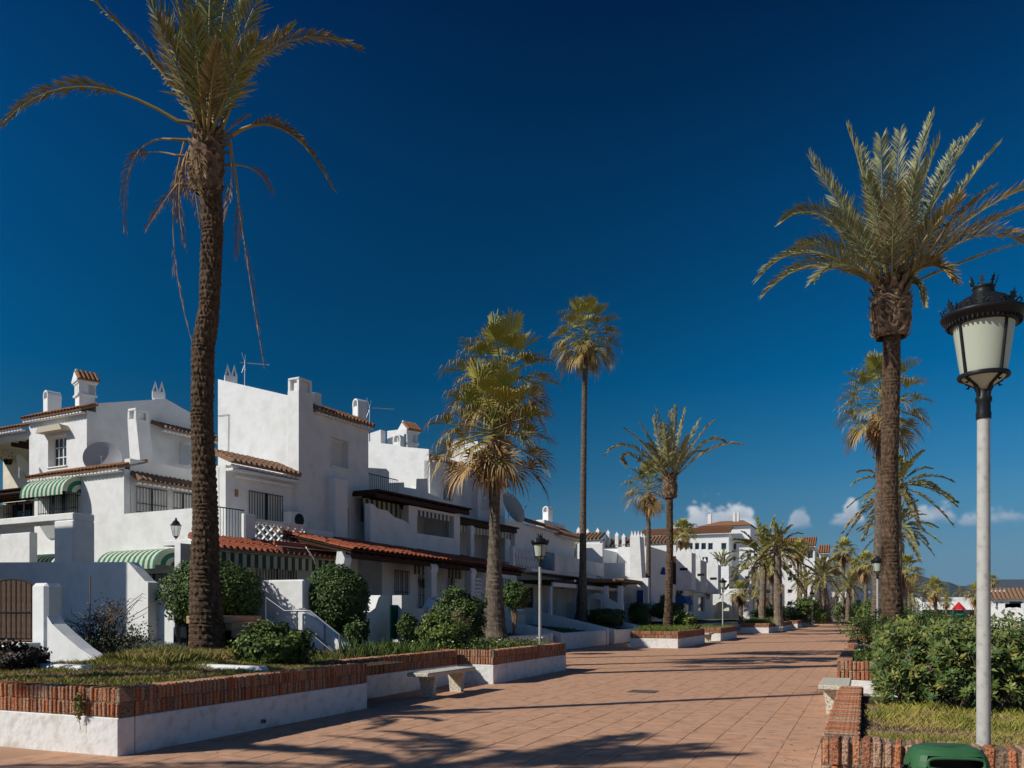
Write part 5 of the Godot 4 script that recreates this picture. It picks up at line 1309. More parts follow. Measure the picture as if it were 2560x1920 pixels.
	block("pergola_roof", xg - 2.6, xg + 0.4, ht + 0.27, ht + 0.34, w0.z, w2.z - 0.45, t, M.beam, 0.01)
	# second, lower pergola and porch
	var w3 := hx(1262, 1340, xg - 0.4)
	block("porch_beam", xg - 0.5, xg - 0.3, ht - 0.35, ht - 0.1, w2.z - 0.5, w3.z - 1.2, t, M.beam, 0.01); block("porch_roof", xg - 2.4, xg - 0.2, ht - 0.1, ht - 0.02, w2.z - 0.5, w3.z - 1.3, t, M.beam, 0.01)
	block("porch_wall", xg - 2.5, xg - 2.4, yg, ht - 0.1, w2.z - 0.5, w3.z - 1.2, t)
	block("porch_parapet", xg - 0.5, xg - 0.3, yg, ht - 2.5, w2.z - 0.02, w3.z - 1.2, t)
	for q in [0.25, 0.62, 0.98]:
		var z: float = lerpf(w2.z, w3.z - 1.2, q); block("porch_post", xg - 0.55, xg - 0.25, ht - 2.5, ht - 0.35, z + 0.17, z - 0.17, t)
	railing(t, Vector3(xg - 0.4, ht - 2.5, lerpf(w2.z, w3.z, 0.5)), Vector3(xg - 0.4, ht - 2.5, w3.z - 1.0), 0.5)
	valance(t, Vector3(xg - 0.55, ht - 0.36, w2.z - 0.6), Vector3(xg - 0.55, ht - 0.36, w3.z - 1.1), 0.35, [Color(0.55, 0.57, 0.5), Color(0.2, 0.25, 0.25)])
	window(t, Vector3(xg - 2.399, ht - 2.2, lerpf(w2.z, w3.z, 0.55)), Vector3.FORWARD, Vector3.RIGHT, 1.4, 1.6, "shutter", -0.03)
	rebase(t, Vector3(-22, 1.0, (zc + ze) / 2))

# ground floor with the long red pergola, parallel to the promenade
func house_c() -> void:
	var t := thing("pergola_house", "low white house front under a long red tiled pergola with carved white posts", "house")
	var xe := -15.5; var z0 := on_x(875, 1376, xe).z; var z1 := on_x(1310, 1430, xe).z; var ye := 3.70
	# beams
	var k := MB.new(); k.box(Vector3(xe - 0.35, ye - 0.22, z1), Vector3(xe - 0.15, ye - 0.02, z0), 0.01); obj("eave_beam", k, M.beam, t)
	for i in 22:
		var z := lerpf(z0 - 0.1, z1 + 0.1, i / 21.0)
		k = MB.new(); k.prism(PackedVector2Array([Vector2(0, -0.1), Vector2(0, -0.02), Vector2(-3.4, 0.76), Vector2(-3.4, 0.62)]), Vector3(xe, ye, z - 0.05), Vector3.RIGHT, Vector3.UP, Vector3(0, 0, 0.1)); obj("rafter", k, M.beam, t)
	k = MB.new(); k.prism(PackedVector2Array([Vector2(0.05, 0), Vector2(0.05, 0.04), Vector2(-3.4, 0.82), Vector2(-3.4, 0.78)]), Vector3(xe, ye, z1), Vector3.RIGHT, Vector3.UP, Vector3(0, 0, z0 - z1)); obj("roof_boards", k, M.beam, t)
	# flat overlapping roof tiles, one by one
	var up := Vector3(-3.4, 0.78, 0); var ul := up.length(); up /= ul; var nrm := Vector3(0.78, 3.4, 0).normalized()
	var cols := 46; var cw := (z0 - z1) / cols
	var proto := []
	for v in 3:
		k = MB.new()
		for q in 5:
			var a0 := PI * q / 5; var a1 := PI * (q + 1) / 5
			var e0 := Vector3(0, sin(a0) * 0.085, cos(a0) * cw * 0.53); var e1 := Vector3(0, sin(a1) * 0.085, cos(a1) * cw * 0.53)
			k.quad(e0, e1, e1 * 0.9 + Vector3(-0.62, -0.01, 0), e0 * 0.9 + Vector3(-0.62, -0.01, 0))
			k.quad(e0, e1, e1 * 0.8, e0 * 0.8)
		proto.append(k.mesh())
	for r in 6:
		for c in cols:
			var o := obj("roof_tile", proto[(r + c) % 3], M.tile_red, t)
			o.transform = Transform3D(Basis(-up, nrm, Vector3.BACK), Vector3(xe + 0.12, ye + 0.05, z0 - (c + 0.5) * cw) + up * (r * 0.56) + nrm * rf(0.0, 0.02))
	# posts with shaped heads
	for p in [[876, 0.34], [1093, 0.46], [1190, 0.42]]:
		var z := on_x(p[0], 1440, xe).z
		k = MB.new(); k.box(Vector3(xe - 0.45, 1.0, z - p[1] / 2), Vector3(xe - 0.12, ye - 0.23, z + p[1] / 2), 0.03)
		k.prism(PackedVector2Array([Vector2(-0.45, 0), Vector2(-0.12, 0), Vector2(-0.08, 0.2), Vector2(-0.2, 0.42), Vector2(-0.38, 0.42)]), Vector3(xe, ye - 0.45, z - p[1] * 0.6), Vector3.RIGHT, Vector3.UP, Vector3(0, 0, p[1] * 1.2)); obj("post", k, M.white, t)
	# back wall with doors
	var xw := -17.5; var zb := on_x(955, 1400, xw).z
	var holes := []; var wins := []
	for w in [[985, 1020, 1425, 1510, "bars"], [1045, 1082, 1430, 1520, "bars"], [1118, 1134, 1440, 1520, "bars"], [1170, 1186, 1440, 1520, "bars"], [1258, 1276, 1445, 1510, "dark"]]:
		var a := on_x(w[0], w[3], xw); var b := on_x(w[1], w[3], xw); var y1 := on_x(w[0], w[2], xw).y
		a.y = maxf(a.y, 1.62); holes.append(Rect2(zb - a.z, a.y - 1.0, a.z - b.z, y1 - a.y)); wins.append([a, a.z - b.z, y1 - a.y, w[4]])
	k = MB.new(); k.wall(Vector3(xw, 1.0, zb), Vector3.FORWARD, Vector3.UP, Vector3.RIGHT, zb - z1, 2.85, 0.3, holes); obj("back_wall", k, M.white, t)
	for w in wins: window(t, w[0], Vector3.FORWARD, Vector3.RIGHT, w[1], w[2], w[3], 0.1)
	block("back_room", xw - 0.31, xw - 1.2, 1.0, 3.8, zb, z1, t)
	valance(t, Vector3(xw + 0.9, 3.6, on_x(1035, 1400, xw + 0.9).z), Vector3(xw + 0.9, 3.6, on_x(1080, 1400, xw + 0.9).z), 0.4, OST, Vector3(0.9, -0.2, 0)); valance(t, Vector3(xw + 0.9, 3.55, on_x(1120, 1400, xw + 0.9).z), Vector3(xw + 0.9, 3.55, on_x(1155, 1400, xw + 0.9).z), 0.4, OST, Vector3(0.9, -0.2, 0))
	valance(t, Vector3(xe - 0.5, 3.3, on_x(1258, 1440, xe).z), Vector3(xe - 0.5, 3.3, on_x(1300, 1440, xe).z), 0.5, [Color(0.05, 0.2, 0.22), Color(0.5, 0.55, 0.52)])
	# slatted white screen posts by the far end
	for p in [[1188, 1204], [1290, 1306]]:
		var a := on_x(p[0], 1440, xe - 0.3); var b := on_x(p[1], 1440, xe - 0.3)
		for i in 9:
			k = MB.new(); k.box(Vector3(xe - 0.36, 1.75 + i * 0.17, b.z), Vector3(xe - 0.28, 1.84 + i * 0.17, a.z), 0.01, Color.WHITE); obj("screen_slat", k, M.white, t)
	# terrace and its front wall
	block("terrace", xw, xe + 0.1, 0.3, 1.6, z0 + 0.2, z1, t, M.stone, 0.01)
	rebase(t, Vector3(-17, 1.0, (z0 + z1) / 2))
	var wr := thing("door_wreath", "dark wreath hanging on the barred door under the red pergola", "wreath", on_x(1062, 1458, xw + 0.12))
	k = colored(); foliage(k, Vector3.ZERO, Vector3(0.05, 0.22, 0.22), 220, {"L": 0.09, "w": 0.02, "cols": [Color(0.02, 0.02, 0.02), Color(0.03, 0.03, 0.02)]}); stuff("leaves", k, M.dry, wr)
	k = MB.new(); k.lathe([Vector2(0.16, -0.02), Vector2(0.2, 0), Vector2(0.16, 0.02), Vector2(0.14, 0), Vector2(0.16, -0.02)], 14, Color.WHITE, Transform3D(Basis(Vector3.FORWARD, PI / 2), Vector3.ZERO)); obj("ring", k, M.stem, wr)

func house_e() -> void:
	var t := thing("white_house", "white terrace house with lattice balcony and iron railing behind the street lamp", "house")
	var xf := -18.3; var z0 := on_x(1262, 1300, xf).z; var z1 := on_x(1436, 1340, xf).z; var yf := on_x(1318, 1306, xf).y - 0.1
	var yg := 1.0
	var holes := []; var wins := []
	for w in [[1281, 1303, 1412, 1448], [1388, 1410, 1432, 1470], [1350, 1362, 1400, 1420]]:
		var a := on_x(w[0], w[3], xf); var b := on_x(w[1], w[3], xf); var y1 := on_x(w[0], w[2], xf).y
		holes.append(Rect2(z0 - a.z, a.y - yg, a.z - b.z, y1 - a.y)); wins.append([a, a.z - b.z, y1 - a.y])
	var k := MB.new(); k.wall(Vector3(xf, yg, z0), Vector3.FORWARD, Vector3.UP, Vector3.RIGHT, z0 - z1, yf - yg, 0.35, holes); obj("facade", k, M.white, t)
	for w in wins: window(t, w[0], Vector3.FORWARD, Vector3.RIGHT, w[1], w[2], "shutter", 0.24)
	block("body", xf - 9, xf - 0.35, yg, yf - 0.02, z0, z1, t)
	var m0 := on_x(1312, 1306, xf).z; var m1 := on_x(1384, 1320, xf).z
	tile_roof(t, Vector3(xf + 0.4, yf + 0.02, m0), Vector3(xf + 0.4, yf + 0.02, m1), Vector3(-1.2, 0.45, 0), M.tile_old, 0.22)
	tile_roof(t, Vector3(xf + 0.55, yf - 0.2, m1 - 0.1), Vector3(xf + 0.55, yf - 0.2, z1), Vector3(-1.2, 0.6, 0), M.tile, 0.22)
	block("parapet", xf - 1.2, xf - 0.6, yf - 0.1, yf + 0.75, m1, z1, t)
	var c := on_x(1369, 1295, xf - 2); chimney_arch(t, Vector3(c.x, yf - 0.1, c.z), 0.5, 0.5, c.y - yf + 0.9, Vector3(-0.3, 0, 0.95).normalized())
	# balconies
	var xb := xf + 1.6; var yb := on_x(1320, 1418, xb).y
	var b0 := on_x(1285, 1400, xb).z; var b1 := on_x(1346, 1410, xb).z; var b2 := on_x(1390, 1415, xb).z
	block("balcony_slab", xf, xb, yb - 0.2, yb, z0, z1, t)
	railing(t, Vector3(xb - 0.1, yb, b1), Vector3(xb - 0.1, yb, b2), 1.0, 0.14)
	var n := 9; var cw := (b0 - b1) / n
	for i in n:
		k = MB.new(); var o := Vector3(xb - 0.12, yb + 0.45, b0 - cw * (i + 0.5))
		for q in [-1.0, 1.0]:
			var v := Vector3(0, 0.9, q * cw).normalized(); k.box(Vector3(-0.05, -0.5, -0.03), Vector3(0.05, 0.5, 0.03), 0.005, Color.WHITE, Transform3D(Basis(Vector3.RIGHT, v, Vector3.RIGHT.cross(v)), o))
		obj("lattice_block", k, M.trim, t)
	block("balcony_wall", xb - 0.2, xb, yb, yb + 0.95, b2, z1 - 1.5, t)
	for z in [b0, b1, b2]: block("balcony_pier", xb - 0.24, xb + 0.02, yb, yb + 1.0, z + 0.12, z - 0.12, t)
	# lower porch with white posts and dark openings
	var xq := xb + 0.8
	block("porch_roof", xf, xq + 0.1, yb - 0.75, yb - 0.62, b1, z1 - 3.5, t, M.beam, 0.01)
	block("porch_fascia", xq - 0.05, xq + 0.1, yb - 1.0, yb - 0.76, b1, z1 - 3.5, t)
	for z in [b1, lerpf(b1, z1 - 3.5, 0.3), lerpf(b1, z1 - 3.5, 0.65), z1 - 3.4]: block("porch_post", xq - 0.18, xq, yg, yb - 1.0, z + 0.1, z - 0.1, t)
	window(t, Vector3(xf + 0.004, yg + 0.9, b1 - 1.0), Vector3.FORWARD, Vector3.RIGHT, 2.2, 1.3, "dark", -0.03)
	window(t, Vector3(xf + 0.004, yg + 0.9, z0 - 1.4), Vector3.FORWARD, Vector3.RIGHT, 1.4, 1.2, "dark", -0.03)
	block("neighbour_wall", xf - 0.4, xb, yg, yf - 0.4, z1 - 1.4, z1 - 1.65, t)
	rebase(t, Vector3(xf - 3, 1.0, (z0 + z1) / 2))
	var fr := Node3D.new()
	dish("round wire satellite dish on the roof edge above the dark porch beam", on_x(1283, 1270, xf - 0.2), 0.95, Vector3(0.55, 0.5, -0.65), fr, M.dish_pale)
	fr.free()

# ---------------------------------------------------------------- houses further along and far buildings
func caps(par: Node3D, c: Vector3, w: float, d: float, n: int) -> void:
	for i in n:
		for j in 2:
			var k := MB.new(); var x := c.x - w / 2 + w * (i + 0.5) / n; var z := c.z + (d / 2 - 0.12) * (1 if j == 0 else -1)
			k.prism(PackedVector2Array([Vector2(-w / n * 0.48, 0), Vector2(w / n * 0.48, 0), Vector2(0, 0.42)]), Vector3(x, c.y, z - 0.1), Vector3.RIGHT, Vector3.UP, Vector3(0, 0, 0.2)); obj("pointed_cap", k, M.white, par)
func far_window(par: Node3D, wall_o: Vector3, px0, px1, py0, py1, z: float, kind := "dark") -> void:
	var a := on_z(px0, py1, z); var b := on_z(px1, py0, z)
	window(par, Vector3(a.x, a.y, z), Vector3.RIGHT, Vector3.BACK, b.x - a.x, b.y - a.y, kind, 0.25)
func front_z(par: Node3D, called: String, px0, px1, y0: float, py: float, z: float, dp: float, wins := [], matl: Material = null) -> void:
	# a block whose sunlit end faces the camera, with real window openings
	var a := on_z(px0, py, z); var b := on_z(px1, py, z); var holes := []
	for w in wins:
		var p := on_z(w[0], w[3], z); var q := on_z(w[1], w[2], z); holes.append(Rect2(p.x - a.x, p.y - y0, q.x - p.x, q.y - p.y))
	var k := MB.new(); k.wall(Vector3(a.x, y0, z), Vector3.RIGHT, Vector3.UP, Vector3.BACK, b.x - a.x, a.y - y0, 0.35, holes); obj(called, k, matl if matl else M.white, par)
	for w in wins: far_window(par, a, w[0], w[1], w[2], w[3], z, w[4] if w.size() > 4 else "dark")
	block(called + "_body", a.x, b.x, y0, a.y - 0.02, z - 0.35, z - dp, par, matl, 0.03)
func far_houses() -> void:
	var t := thing("white_house", "white stepped house with tapering chimney tower and arched doorway in the sun", "house")
	var z := -57.0; var g := 1.0
	front_z(t, "west_wing", 1466, 1504, g, 1372, z, 9.0)
	front_z(t, "low_wing", 1504, 1577, g, 1408, z, 5.0)
	front_z(t, "back_wing", 1545, 1580, g, 1368, z - 4.0, 6.0)
	block("back_wall", on_z(1490, 1400, z - 5).x, on_z(1560, 1400, z - 5).x, g, on_z(1520, 1372, z - 5).y, z - 5.0, z - 9.0, t)
	front_z(t, "far_wing", 1606, 1625, g, 1366, z - 2.0, 7.0)
	var c0 := on_z(1594, 1530, z + 0.5); var yt := on_z(1590, 1342, z).y
	var k := MB.new(); var wl := on_z(1577, 1500, z).x; var wr := on_z(1614, 1500, z).x; var tl := on_z(1578, 1350, z).x; var tr := on_z(1602, 1350, z).x
	k.prism(PackedVector2Array([Vector2(wl, g), Vector2(wr, g), Vector2(tr, yt), Vector2(tl, yt)]), Vector3(0, 0, z + 0.35), Vector3.RIGHT, Vector3.UP, Vector3(0, 0, -1.2)); obj("chimney_tower", k, M.white, t)
	caps(t, Vector3((tl + tr) / 2, yt, z - 0.25), tr - tl, 1.1, 3)
	# arched door porch
	k = MB.new(); var dc := on_z(1583, 1500, z + 1.2); var poly := PackedVector2Array(); var R := 0.75
	poly.append(Vector2(-1.05, 0)); poly.append(Vector2(-1.05, 3.0)); poly.append(Vector2(1.05, 3.0)); poly.append(Vector2(1.05, 0)); poly.append(Vector2(R, 0))
	for i in 11: poly.append(Vector2(cos(PI * i / 10) * R, 1.9 + sin(PI * i / 10) * R))
	poly.append(Vector2(-R, 0))
	k.prism(poly, Vector3(dc.x, g, z + 0.9), Vector3.RIGHT, Vector3.UP, Vector3(0, 0, 0.4)); obj("arched_porch", k, M.white, t)
	k = MB.new(); k.box(Vector3(dc.x + 0.05, g, z + 0.36), Vector3(dc.x + 0.5, g + 2.2, z + 0.42), 0.02); obj("door", k, M.blue, t)
	# brown pergola on posts
	var pz := z + 6.0; var p0 := on_z(1440, 1450, pz).x; var p1 := on_z(1560, 1450, pz).x; var py := on_z(1500, 1452, pz).y
	block("pergola_roof", p0, p1, py - 0.1, py + 0.12, pz, pz - 5.0, t, M.tile_old, 0.02)
	block("pergola_beam", p0, p1 - 0.2, py - 0.32, py - 0.11, pz - 0.2, pz - 0.4, t, M.beam, 0.01)
	for q in [1512, 1548]: block("pergola_post", on_z(q, 1500, pz).x - 0.15, on_z(q, 1500, pz).x + 0.15, g, py - 0.32, pz - 0.15, pz - 0.45, t)
	# low garden walls with arches in front
	k = MB.new(); poly = PackedVector2Array(); var ax := on_z(1494, 1520, pz + 0.6).x; var lx := on_z(1420, 1520, pz + 0.6).x; var rx := on_z(1560, 1520, pz + 0.6).x
	poly.append_array(PackedVector2Array([Vector2(lx, 0.9), Vector2(lx, 2.3), Vector2(ax - 1.2, 2.3), Vector2(ax, 2.9), Vector2(ax + 1.2, 2.3), Vector2(rx, 2.2), Vector2(rx, 0.9), Vector2(ax + 0.6, 0.9)]))
	for i in 9: poly.append(Vector2(ax + cos(PI * i / 8) * 0.6, 1.9 + sin(PI * i / 8) * 0.6))
	poly.append(Vector2(ax - 0.6, 0.9))
	k.prism(poly, Vector3(0, 0, pz + 0.6), Vector3.RIGHT, Vector3.UP, Vector3(0, 0, 0.25)); obj("arched_garden_wall", k, M.white, t)
	rebase(t, Vector3((c0.x), g, z))

	t = thing("white_house", "long white house front in shade with blue awnings and pointed roof caps", "house")
	var xg := -14.2; var g0 := on_x(1643, 1455, xg); var g1 := on_x(1782, 1468, xg)
	var holes := []; var wins := []
	for w in [[1716, 1733], [1746, 1762], [1694, 1706]]:
		var a := on_x(w[0], 1540, xg); var b := on_x(w[1], 1540, xg); holes.append(Rect2(g0.z - a.z, 0.7, a.z - b.z, 1.5)); wins.append([Vector3(xg, g + 0.7, a.z), a.z - b.z])
	k = MB.new(); k.wall(Vector3(xg, g, g0.z), Vector3.FORWARD, Vector3.UP, Vector3.RIGHT, g0.z - g1.z, g0.y - g, 0.35, holes); obj("facade", k, M.white, t)
	for w in wins: window(t, w[0], Vector3.FORWARD, Vector3.RIGHT, w[1], 1.5, "dark", 0.2)
	block("body", xg - 6, xg - 0.35, g, g0.y - 0.02, g0.z, g1.z, t)
	for w in [[1690, 1730, 1382, -66.0, 3, 1.6], [1767, 1796, 1412, -80.0, 3, 1.6], [1735, 1752, 1400, -74.0, 2, 3.0]]:
		var a := on_z(w[0], w[2], w[3]); var b := on_z(w[1], w[2], w[3])
		block("roof_tower", a.x, b.x, g0.y - 0.5, a.y, w[3], w[3] - w[5], t); caps(t, Vector3((a.x + b.x) / 2, a.y, w[3] - w[5] / 2), b.x - a.x, w[5], w[4])
		k = MB.new(); k.box(Vector3(a.x + 0.3, a.y - 1.4, w[3] + 0.005), Vector3(a.x + 0.9, a.y - 1.2, w[3] + 0.03), 0.0); obj("vent", k, M.iron, t)
	block("roof_room", -19, -15.2, g0.y - 0.3, on_z(1660, 1395, -70).y, -68, -79, t)
	k = MB.new(); k.box(Vector3(-15.2, g0.y + 0.1, -70.5), Vector3(-15.17, g0.y + 2.0, -71.6), 0.0); obj("roof_door", k, M.beam, t)
	barrel_awning(t, Vector3(xg, on_x(1700, 1488, xg).y, on_x(1697, 1500, xg).z), Vector3.FORWARD, Vector3.RIGHT, 2.6, 0.7, 0.9, [Color(0.02, 0.10, 0.32), Color(0.02, 0.10, 0.32)])
	k = MB.new(); k.quad(on_z(1634, 1418, -63), on_z(1662, 1418, -63), on_z(1664, 1437, -62.2), on_z(1633, 1434, -62.2)); obj("blue_sunshade", k, M.blue_cloth, t)
	for w in [[1660, 1500, 0.35], [1700, 1478, 0.5], [1770, 1480, 0.7]]:
		var p := on_x(w[0], w[1], xg + 0.25); var c := colored(); foliage(c, p, Vector3(0.2, w[2], w[2] * 0.8), 160, {"L": 0.2, "w": 0.05}); stuff("wall_creeper", c, M.leaf, t)
	rebase(t, Vector3(xg - 3, g, (g0.z + g1.z) / 2))

	t = thing("white_house", "white house with broad arched porch and notched parapet beside the short fan palm", "house")
	z = -90.0
	front_z(t, "front", 1797, 1822, g, 1416, z, 8.0)
	front_z(t, "middle", 1822, 1848, g, 1470, z - 1.0, 8.0)
	front_z(t, "right_block", 1846, 1878, g, 1424, z - 4.0, 9.0, [[1836 + 26, 1872, 1440, 1462]])
	k = MB.new(); poly = PackedVector2Array(); var bx0 := on_z(1783, 1520, z + 2).x; var bx1 := on_z(1832, 1520, z + 2).x; var bm := (bx0 + bx1) / 2; R = (bx1 - bx0) * 0.38; var bt := on_z(1800, 1485, z + 2).y
	poly.append_array(PackedVector2Array([Vector2(bx0, g), Vector2(bx0, bt), Vector2(bx1, bt), Vector2(bx1, g), Vector2(bm + R, g)]))
	for i in 11: poly.append(Vector2(bm + cos(PI * i / 10) * R, g + (bt - g) * 0.4 + sin(PI * i / 10) * minf(R, (bt - g) * 0.48)))
	poly.append(Vector2(bm - R, g)); k.prism(poly, Vector3(0, 0, z + 2.9), Vector3.RIGHT, Vector3.UP, Vector3(0, 0, -0.4)); obj("arched_porch", k, M.white, t)
	block("porch_back", bx0, bx1, g, bt, z + 2.3, z + 2.05, t, M.cream)
	var xh := on_z(1840, 1500, z).x + 1.6
	k = MB.new(); k.wall(Vector3(xh, g, z + 2), Vector3.FORWARD, Vector3.UP, Vector3.RIGHT, 14.0, 3.1, 0.3, [Rect2(3, 0.3, 0.9, 2.0), Rect2(6.5, 0.3, 1.3, 1.9), Rect2(10, 0.6, 1.0, 1.4)]); obj("facade", k, M.white, t)
	for w in [[3.0, 0.9], [6.5, 1.3], [10.0, 1.0]]: window(t, Vector3(xh, g + 0.4, z + 2 - w[0]), Vector3.FORWARD, Vector3.RIGHT, w[1], 1.6, "dark", 0.2)
	block("door", xh - 0.06, xh - 0.02, g, g + 2.1, z - 2.2, z - 3.2, t, M.blue, 0.0)
	block("body", xh - 4, xh - 0.3, g, g + 3.08, z + 2, z - 12, t)
	rebase(t, Vector3(xh - 3, g, z))

	# roofs and chimneys of the row behind
	t = thing("tiled_house", "row of brown tiled roofs with thin white chimneys behind the terrace houses", "house")
	z = -112.0
	for w in [[1425, 1500, 1352, 1336], [1490, 1575, 1368, 1350], [1560, 1690, 1362, 1345], [1640, 1690, 1352, 1342]]:
		var a := on_z(w[0], w[2], z); var b := on_z(w[1], w[2], z); var r := on_z(w[0], w[3], z - 3)
		front_z(t, "wall", w[0], w[1], g, w[2], z, 6.0)
		tile_roof(t, Vector3(a.x, a.y, z + 0.3), Vector3(b.x, a.y, z + 0.3), Vector3(0, r.y - a.y, -3.2), M.tile_old, 0.5, false); z -= 3.0
	for w in [[1447, 1326], [1470, 1330], [1495, 1328], [1521, 1333], [1543, 1338], [1560, 1342], [1609, 1343]]:
		var p := on_z(w[0], w[1], -115.0); block("chimney", p.x - 0.25, p.x + 0.25, p.y - 1.8, p.y, -114.7, -115.2, t); k = MB.new(); k.prism(PackedVector2Array([Vector2(-0.3, 0), Vector2(0.3, 0), Vector2(0, 0.5)]), p + Vector3(0, 0, 0.2), Vector3.RIGHT, Vector3.UP, Vector3(0, 0, -0.5)); obj("chimney_cap", k, M.white, t)
	rebase(t, Vector3(-40, g, -115))

	# apartment blocks
	t = thing("apartment_block", "white apartment block with row of square windows and red hipped roof", "building")
	z = -135.0
	var wl2 := []
	for w in [[1688, 1698], [1720, 1732], [1737, 1748], [1753, 1765], [1770, 1782], [1803, 1816]]: wl2.append([w[0], w[1], 1357, 1374])
	for w in [[1690, 1702], [1724, 1738], [1756, 1770]]: wl2.append([w[0], w[1], 1392, 1408])
	front_z(t, "front", 1600, 1822, g, 1341, z, 16.0, wl2, M.far_white)
	var e0 := on_z(1596, 1340, z + 0.5); var e1 := on_z(1826, 1340, z + 0.5)
	tile_roof(t, Vector3(e0.x, e0.y, z + 0.6), Vector3(e1.x, e0.y, z + 0.6), Vector3(0, 1.3, -3.5), M.tile, 0.3)
	front_z(t, "top_storey", 1738, 1876, on_z(1750, 1345, z - 4).y - 0.5, 1318, z - 4.0, 11.0, [], M.far_white)
	var r0 := on_z(1744, 1317, z - 3.6); var r1 := on_z(1880, 1317, z - 3.6); var rt := on_z(1775, 1301, z - 7)
	k = MB.new(); var A := Vector3(r0.x, r0.y, z - 3.4); var B := Vector3(r1.x, r0.y, z - 3.4); var C := Vector3(r1.x - 2, rt.y, z - 9); var D := Vector3(r0.x + 2.8, rt.y, z - 9); k.quad(A, B, C, D); k.tri(A, D, Vector3(r0.x, r0.y, z - 15)); k.tri(B, C, Vector3(r1.x, r0.y, z - 15)); k.quad(D, C, Vector3(r1.x, r0.y, z - 15), Vector3(r0.x, r0.y, z - 15)); obj("hipped_roof", k, M.tile, t)
	for p in [1774, 1837, 1843]: block("chimney", on_z(p, 1300, z - 8).x - 0.3, on_z(p, 1300, z - 8).x + 0.3, rt.y - 0.5, rt.y + 1.2, z - 8, z - 8.5, t)
	var xs := on_z(1822, 1400, z).x
	front_z(t, "right_wing", 1824, 1850, g, 1352, z - 5.0, 12.0, [[1828, 1841, 1357, 1374], [1832, 1839, 1390, 1402]], M.far_white)
	rebase(t, Vector3(xs - 8, g, z - 8))
	t = thing("apartment_block", "white apartment block with arched loggias and small square windows behind the palms", "building")
	z = -126.0
	wl2 = [[1867, 1878, 1383, 1400], [1884, 1895, 1383, 1400], [2019, 2033, 1374, 1396]]
	for y in [1411, 1442, 1473, 1503]: wl2.append([1969, 1981, y, y + 10]); wl2.append([1915, 1926, y, y + 10]); wl2.append([2006, 2014, y + 4, y + 12])
	front_z(t, "front", 1848, 2037, g, 1369, z, 12.0, wl2, M.far_white)
	front_z(t, "low_front", 1856, 1900, g, 1410, z + 3.0, 3.0, [[1862, 1872, 1416, 1428], [1878, 1888, 1416, 1428]], M.far_white)
	e0 = on_z(1930, 1368, z + 0.5); e1 = on_z(2040, 1368, z + 0.5)
	tile_roof(t, Vector3(e0.x, e0.y, z + 0.6), Vector3(e1.x, e0.y, z + 0.6), Vector3(0, 1.5, -3.5), M.tile, 0.3)
	front_z(t, "upper_front", 1900, 1955, g, 1356, z - 3, 8.0, [], M.far_white)
	front_z(t, "far_wing", 2040, 2072, g, 1383, z - 14.0, 12.0, [[2058, 2066, 1392, 1404]], M.far_white)
	e0 = on_z(2044, 1383, z - 13.5); e1 = on_z(2074, 1383, z - 13.5); tile_roof(t, Vector3(e0.x, e0.y, z - 13.4), Vector3(e1.x, e0.y, z - 13.4), Vector3(0, 1.4, -3), M.tile, 0.3)
	front_z(t, "garden_wing", 2050, 2175, g, 1480, z - 30.0, 8.0, [[2140, 2152, 1500, 1520], [2085, 2098, 1455 + 35, 1505], [2110, 2120, 1495, 1510]], M.far_white)
	rebase(t, Vector3(on_z(1950, 1500, z).x, g, z - 6))

	# right of the promenade, far off
	t = thing("beach_restaurant", "low white flat roofed building with dark blue lettering on its wall", "building")
	var d := 120.0; var zq := -118.0
	var b0 := on_z(2292, 1530, zq); var b1 := on_z(2440, 1530, zq); var ty := on_z(2300, 1505, zq).y
	block("sign_wall", b0.x + 0.6, b1.x, on_z(2300, 1522, zq).y, ty, zq, zq - 1.0, t, M.far_white, 0.01)
	block("corner_pier", b0.x - 0.4, b0.x + 0.6, 0, on_z(2290, 1494, zq).y, zq + 0.1, zq - 3, t, M.far_white, 0.01)
	block("roof_room", b0.x + 2.6, b0.x + 6.5, ty, on_z(2320, 1493, zq).y, zq - 2, zq - 6, t, M.far_white, 0.01); block("roof_slats", b0.x + 0.8, b0.x + 4, ty, ty + 0.35, zq - 0.5, zq - 0.6, t, M.rail, 0.0)
	block("dark_shop_front", b0.x + 0.8, b1.x, 0.0, on_z(2300, 1523, zq).y, zq - 1.2, zq - 4, t, M.glass, 0.0)
	block("fascia", b0.x + 0.4, b1.x, on_z(2300, 1524.5, zq).y, on_z(2300, 1522, zq).y - 0.004, zq + 0.1, zq - 1.2, t, M.far_white, 0.0)
	lettering(t, "Las Sa", Vector3(on_z(2310, 1518, zq).x, on_z(2310, 1519.3, zq).y, zq + 0.03), on_z(2310, 1512, zq).y - on_z(2310, 1519, zq).y, M.blue)
	rebase(t, Vector3((b0.x + b1.x) / 2, 0, zq))
	t = thing("beach_house", "white two storey building with brown tiled roof and arched veranda by the beach", "building")
	zq = -105.0
	front_z(t, "front", 2478, 2640, 0.0, 1498, zq, 8.0, [[2490, 2496, 1505, 1517], [2502, 2507, 1505, 1517], [2523, 2558, 1502, 1516]], M.far_white)
	e0 = on_z(2474, 1498, zq + 0.4); e1 = on_z(2650, 1498, zq + 0.4); tile_roof(t, Vector3(e0.x, e0.y, zq + 0.5), Vector3(e1.x, e0.y, zq + 0.5), Vector3(0, 1.15, -3.2), M.tile_old, 0.4, false)
	block("roof_parapet", on_z(2476, 1490, zq - 2).x, on_z(2514, 1490, zq - 2).x, e0.y, on_z(2490, 1476, zq - 2).y, zq - 1.8, zq - 2.2, t, M.far_white, 0.0)
	block("balcony", on_z(2488, 1519, zq).x, on_z(2516, 1519, zq).x, on_z(2488, 1520, zq).y, on_z(2488, 1518, zq).y, zq + 0.8, zq, t, M.iron, 0.0)
